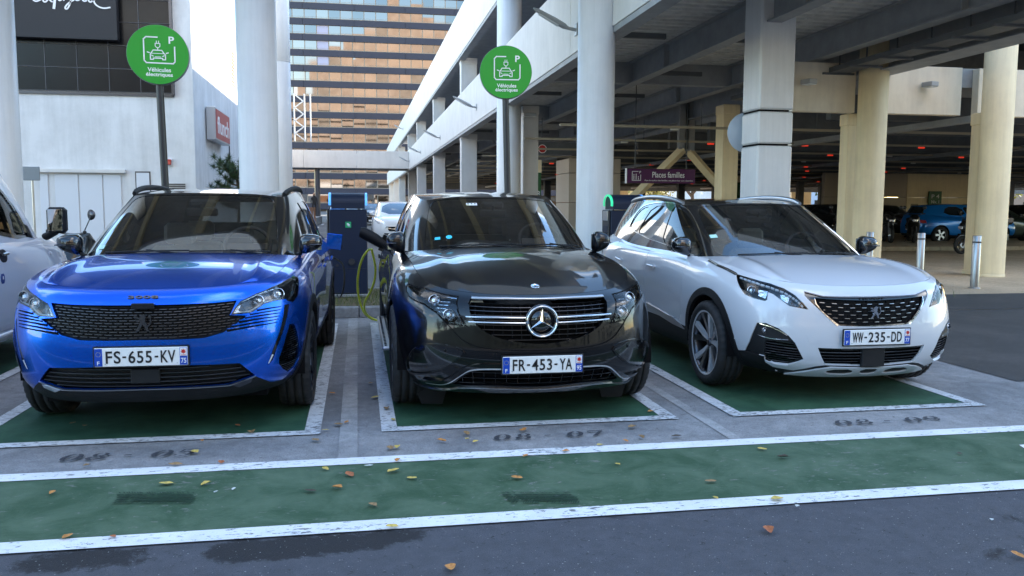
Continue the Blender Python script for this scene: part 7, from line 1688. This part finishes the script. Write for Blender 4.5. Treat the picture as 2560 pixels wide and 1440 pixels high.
# motorcycles and scooters
def moto(x, y, rz, pm, label, screen=.4, box=False, sc_=1.0, scooter=True):
    r_ = empty('scooter' if scooter else 'motorcycle', (x, y, 0), rz, label, 'scooter' if scooter else 'motorcycle', 'two-wheelers on the kerb'); r_.scale = (sc_,)*3; rw = .27 if scooter else .31
    for yy in (0, 1.38):
        wl = empty('wheel', (0, yy, rw)); wl.parent = r_
        MB().lathe([(rw-.07, .05), (rw-.02, .06), (rw, .02), (rw, -.02), (rw-.02, -.06), (rw-.07, -.05)], 32, axis='x').build('tyre', M_RUB, wl); b = MB(); b.lathe([(rw-.07, .05), (rw-.09, .04), (rw-.09, -.04), (rw-.07, -.05)], 32, axis='x')
        for k in range(6): a = 2*PI*k/6; b.box(-.015, .015, -.012, .012, .02, rw-.08) if False else b.tube([(0, 0, 0), (0, (rw-.08)*math.cos(a), (rw-.08)*math.sin(a))], .014, 5)
        b.build('rim', M_SAT if not scooter else M_DSAT, wl); MB().lathe([(.03, .055), (.11, .055), (.11, .06), (.03, .06)], 24, axis='x', closed=True).build('brake_disc', M_SAT, wl)
    for s in (-1, 1): MB().tube([(.075*s, 0, rw), (.075*s, .16, .78), (.07*s, .22, .98)], [.026, .022, .02], 8).build('fork_leg', M_SAT if not scooter else M_DSAT, r_)
    MB().tube([(0, -.24, rw+.16), (0, -.1, rw+.30), (0, .1, rw+.30), (0, .26, rw+.14)], [.03, .06, .07, .05], 10).build('front_mudguard', pm, r_)
    MB().tube([(-.36, .34, 1.06), (-.28, .27, 1.05), (-.1, .24, 1.02), (.1, .24, 1.02), (.28, .27, 1.05), (.36, .34, 1.06)], .015, 8).build('handlebar', M_DSAT, r_)
    for s in (-1, 1):
        MB().tube([(.38*s, .36, 1.06), (.27*s, .28, 1.05)], .022, 8).build('grip', M_RUB, r_); m_ = empty('mirror', (.34*s, .22, 1.28)); m_.parent = r_; MB().tube([(-.08*s, .05, -.2), (0, 0, 0)], .008, 5).build('mirror_stem', M_DSAT, m_); MB().lathe([(0, -.02), (.06, -.012), (.07, .01), (0, .012)], 16, axis='y').build('mirror_head', M_DSAT, m_)
    MB().tube([(0, .06, .72), (0, .10, .86), (0, .14, 1.0)], [.12, .17, .12], 14).build('headlamp_cowl', pm, r_); MB().box(-.09, .09, -.09, -.05, .76, .86, .02).build('headlamp', M_REFL, r_)
    if scooter: MB().tube([(0, .12, .95), (0, .24, .7), (0, .34, .42), (0, .5, .32), (0, .85, .34)], [.16, .22, .20, .16, .15], 12).build('leg_shield', pm, r_)
    else: MB().tube([(0, .30, .92), (0, .48, .98), (0, .72, .86)], [.10, .17, .10], 12).build('tank', pm, r_); MB().box(-.16, .16, .42, .86, .28, .66, .06).build('engine', M_DSAT, r_); MB().tube([(.15, .4, .35), (.17, .9, .30), (.18, 1.5, .42)], [.03, .04, .055], 8).build('exhaust', M_SAT, r_)
    MB().tube([(0, .72, .74), (0, 1.05, .78), (0, 1.45, .84), (0, 1.62, .86)], [.13, .17, .14, .08], 12, flat=.5).build('saddle', M_RUB, r_)
    MB().tube([(0, .75, .56), (0, 1.15, .60), (0, 1.6, .74)], [.15, .19, .08], 12).build('rear_body', pm, r_); MB().box(-.07, .07, 1.62, 1.66, .70, .78, .01).build('tail_light', M_RED, r_)
    MB().box(-.10, .10, 1.68, 1.69, .42, .60).build('number_plate', M_WHITE, r_)
    if screen: b = MB(); V = []; n = 9; [V.extend([((.22-.03*j)*math.sin(t), .06+.12*j*.5-.10*math.cos(t)+.12, 1.0+screen*j/3) for t in np.linspace(-1.2, 1.2, n)]) for j in range(4)]; b.add(V, [(j*n+i, j*n+i+1, (j+1)*n+i+1, (j+1)*n+i) for j in range(3) for i in range(n-1)], True); b.build('windscreen', glass('tinted_screen', (.5, .5, .5), 1.5, 1.6), r_, False)
    if box: MB().box(-.22, .22, 1.38, 1.78, .90, 1.18, .07).build('top_box', M_BLACK, r_); MB().box(-.08, .08, 1.3, 1.7, .84, .91, .01).build('rack', M_DSAT, r_)
    MB().tube([(-.06, .85, .3), (-.2, .95, .0)], .012, 6).build('stand', M_DSAT, r_)
    return r_
P_MB = paint('black_scooter_paint', (.012, .012, .013), .3, .3)
KH = .13
def up(o, z=KH): o.location.z = z; return o
up(moto(18.95, 27.6, -.42, P_MB, 'naked black motorcycle with silver spoked wheel next to the cream column', 0, scooter=False)); up(moto(20.1, 27.9, -.50, P_MB, 'black maxi scooter with a tall clear windscreen beside the blue hatchback', .42))
up(moto(17.2, 28.0, -.45, P_MB, 'dark motorcycle half hidden behind the cream column', .2, scooter=False)); up(moto(14.6, 27.5, -.4, P_RED, 'red motorcycle seen through the windscreen of the white crossover', .3))
moto(18.2, 23.0, -PI/2+.1, P_MB, 'black scooter with a top box standing half behind the rightmost cream column', .25, True); moto(-3.55, 12.2, 2.5, P_MB, 'black scooter behind the van and the blue crossover', 0, False)
# kerb on the far right where the two-wheelers stand
kr = empty('kerb', (8, 25.0, 0)); kr['kind'] = 'structure'
for i in range(30): MB().box(i*1.0+.006, i*1.0+.994, 0, .16, -.01, .13, .012).build('kerb_stone', mat('sand_kerb', (.36, .30, .21), .85, noise=.2, nscale=6), kr)
rect('raised_pavement', 8, 60, 25.15, 29.2, .126, G_PLAZA)
# a person far off on the terrace by the alley
def person(x, y, z, rz, label):
    me = bpy.data.meshes.new('person'); V = [(0, 0, .95), (0, 0, 1.15), (0, 0, 1.38), (0, 0, 1.50), (0, -.01, 1.60), (0, -.01, 1.70), (.18, 0, 1.40), (.25, .02, 1.14), (.24, -.08, .90), (-.18, 0, 1.40), (-.25, .02, 1.14), (-.24, -.06, .90), (.10, 0, .90), (.11, -.02, .48), (.11, .02, .08), (.11, -.12, .03), (-.10, 0, .90), (-.12, .03, .48), (-.13, .08, .08), (-.13, -.06, .03)]
    E = [(0, 1), (1, 2), (2, 3), (3, 4), (4, 5), (2, 6), (6, 7), (7, 8), (2, 9), (9, 10), (10, 11), (0, 12), (12, 13), (13, 14), (14, 15), (0, 16), (16, 17), (17, 18), (18, 19)]
    me.from_pydata(V, E, []); me.materials.append(mat('dark_coat', (.02, .02, .022), .8)); o = link('person', me); sk = o.modifiers.new('skin', 'SKIN'); rads = [.15, .14, .15, .07, .10, .085, .07, .05, .035, .07, .05, .035, .09, .065, .045, .035, .09, .065, .045, .035]
    for i, r_ in enumerate(rads): me.skin_vertices[0].data[i].radius = (r_, r_*.75)
    me.skin_vertices[0].data[0].use_root = True; o.modifiers.new('sub', 'SUBSURF').levels = 1; o.location = (x, y, z); o.rotation_euler = (0, 0, rz); tag(o, label, 'person')
    MB().lathe([(0, -.13), (.07, -.10), (.095, 0), (.08, .09), (0, .125)], 16).build('head', mat('skin', (.45, .28, .2), .6), o).location = (0, -.02, 1.66); return o
person(-3.25, 66, .55, .4, 'distant person in a dark coat by the shop terrace beyond the blue crossover')
tr = empty('terrace', (-5.2, 60, 0), 0, 'slatted wooden terrace edge in front of the shops by the alley', 'terrace'); MB().box(0, 2.4, 0, 9, 0, .52).build('terrace_floor', K, tr)
for k in range(14): MB().box(.05+k*.165, .18+k*.165, -.06, -.01, .02, 1.25).build('terrace_slat', MATS['brown_timber_cladding'], tr)

# ================================================================ fallen leaves
LEAVES = [(-1.84,5.79,'b'),(-1.74,5.7,'b'),(-0.78,5.56,'r'),(-0.67,5.36,'b'),(-0.94,5.22,'o'),(-0.94,4.98,'y'),(-1.47,4.82,'b'),(-1.0,4.75,'b'),(-0.22,5.35,'y'),(-0.14,5.47,'b'),(-0.09,5.52,'o'),(0.18,5.85,'b'),(0.21,5.54,'y'),(-0.27,5.12,'b'),(0.17,4.88,'b'),(0.21,4.89,'y'),(0.48,4.98,'o'),(0.65,5.12,'b'),(0.64,5.0,'y'),(0.68,4.93,'y'),(-0.19,4.54,'y'),(-0.06,4.42,'r'),(0.17,4.44,'y'),(0.26,4.31,'y'),(0.2,4.63,'o'),(-0.12,4.22,'o'),(0.05,3.94,'b'),(-0.98,4.43,'y'),(-0.78,4.39,'y'),(-0.71,4.26,'w'),(-0.63,4.29,'w'),(-1.24,3.77,'o'),(-1.05,3.74,'r'),(-1.5,4.38,'o'),(0.34,3.18,'o'),(0.13,3.65,'y'),(-0.76,4.75,'r'),(0.04,4.56,'w'),(-0.25,4.19,'d'),(1.01,5.14,'o'),(1.03,5.17,'o'),(1.72,5.1,'b'),(1.58,4.8,'o'),(1.7,4.86,'b'),(1.4,4.74,'y'),(1.17,4.65,'o'),(0.92,4.6,'o'),(1.39,4.36,'y'),(0.8,4.22,'o'),(1.78,4.0,'b'),(1.7,3.76,'y'),(1.99,3.69,'y'),(1.76,3.33,'r'),(2.36,4.33,'d'),(3.41,4.23,'d'),(2.64,2.91,'o'),(2.83,3.28,'w'),(1.98,5.48,'o'),(2.04,3.59,'w'),(1.92,4.84,'d'),(2.32,4.5,'y'),(-0.21,6.41,'o'),(0.11,6.22,'y'),(0.08,6.73,'b'),(0.74,6.26,'b')]

LC = {'o': ('orange', (.46, .20, .05)), 'y': ('yellow', (.52, .38, .09)), 'b': ('brown', (.26, .16, .07)), 'r': ('rusty red', (.34, .11, .04)), 'w': ('pale dried', (.50, .52, .50)), 'd': ('dark', (.06, .045, .03))}
random.seed(21)
def leaf_mesh(k, m_):
    random.seed(k); V = []; F = []; n = 7; L_ = .034; cu = random.uniform(.15, .55); tw = random.uniform(-.3, .3)
    for i in range(n):
        t = i/(n-1); w_ = L_*.62*math.sin(PI*min(1, t*.92+.05))**.75*(1-.15*math.sin(t*9+k)); y = (t-.5)*2*L_
        for s in (-1, -.5, 0, .5, 1): V.append((s*w_, y, .003+abs(s)**1.6*w_*cu+L_*.35*(t-.5)**2*(1+tw*s)+random.uniform(0, .0015)))
    for i in range(n-1):
        for j in range(4): F.append((i*5+j, i*5+j+1, i*5+6+j, i*5+5+j))
    b0 = len(V); V += [(0, -L_, .004), (.001, -L_, .005), (.004, -L_*1.55, .003)]; F.append((b0, b0+1, b0+2))
    o = MB().add(V, F, True).build('fallen_leaf', m_, None, False); me = o.data; bpy.data.objects.remove(o); return me
for i, (x, y, c) in enumerate(LEAVES):
    nm, col = LC[c]; m_ = mat('leaf_'+nm.replace(' ', '_'), col, .7, noise=.35, nscale=60)
    o = link('fallen_leaf', leaf_mesh(100+i, m_)); s_ = random.uniform(.55, 1.15)*(.7 if c in 'w' else 1); o.location = (x, y, .004); o.rotation_euler = (random.uniform(-.1, .1), random.uniform(-.1, .1), random.uniform(0, 6.28)); o.scale = (s_*random.uniform(.8, 1.1), s_, s_)
    where = 'the green painted band' if 3.77 < y < 4.62 else ('the dark asphalt' if y < 3.64 else ('a white painted line' if y < 3.77 or y < 4.75 else ('the grey strip in front of the bays' if y < 5.27 else ('the ground of the parking bays'))))
    side = 'left part' if x < -.3 else ('middle part' if x < 1.6 else 'right part'); tag(o, '%s fallen leaf lying on %s, %s' % (nm, where, side), 'leaf', 'fallen leaves scattered on the ground')
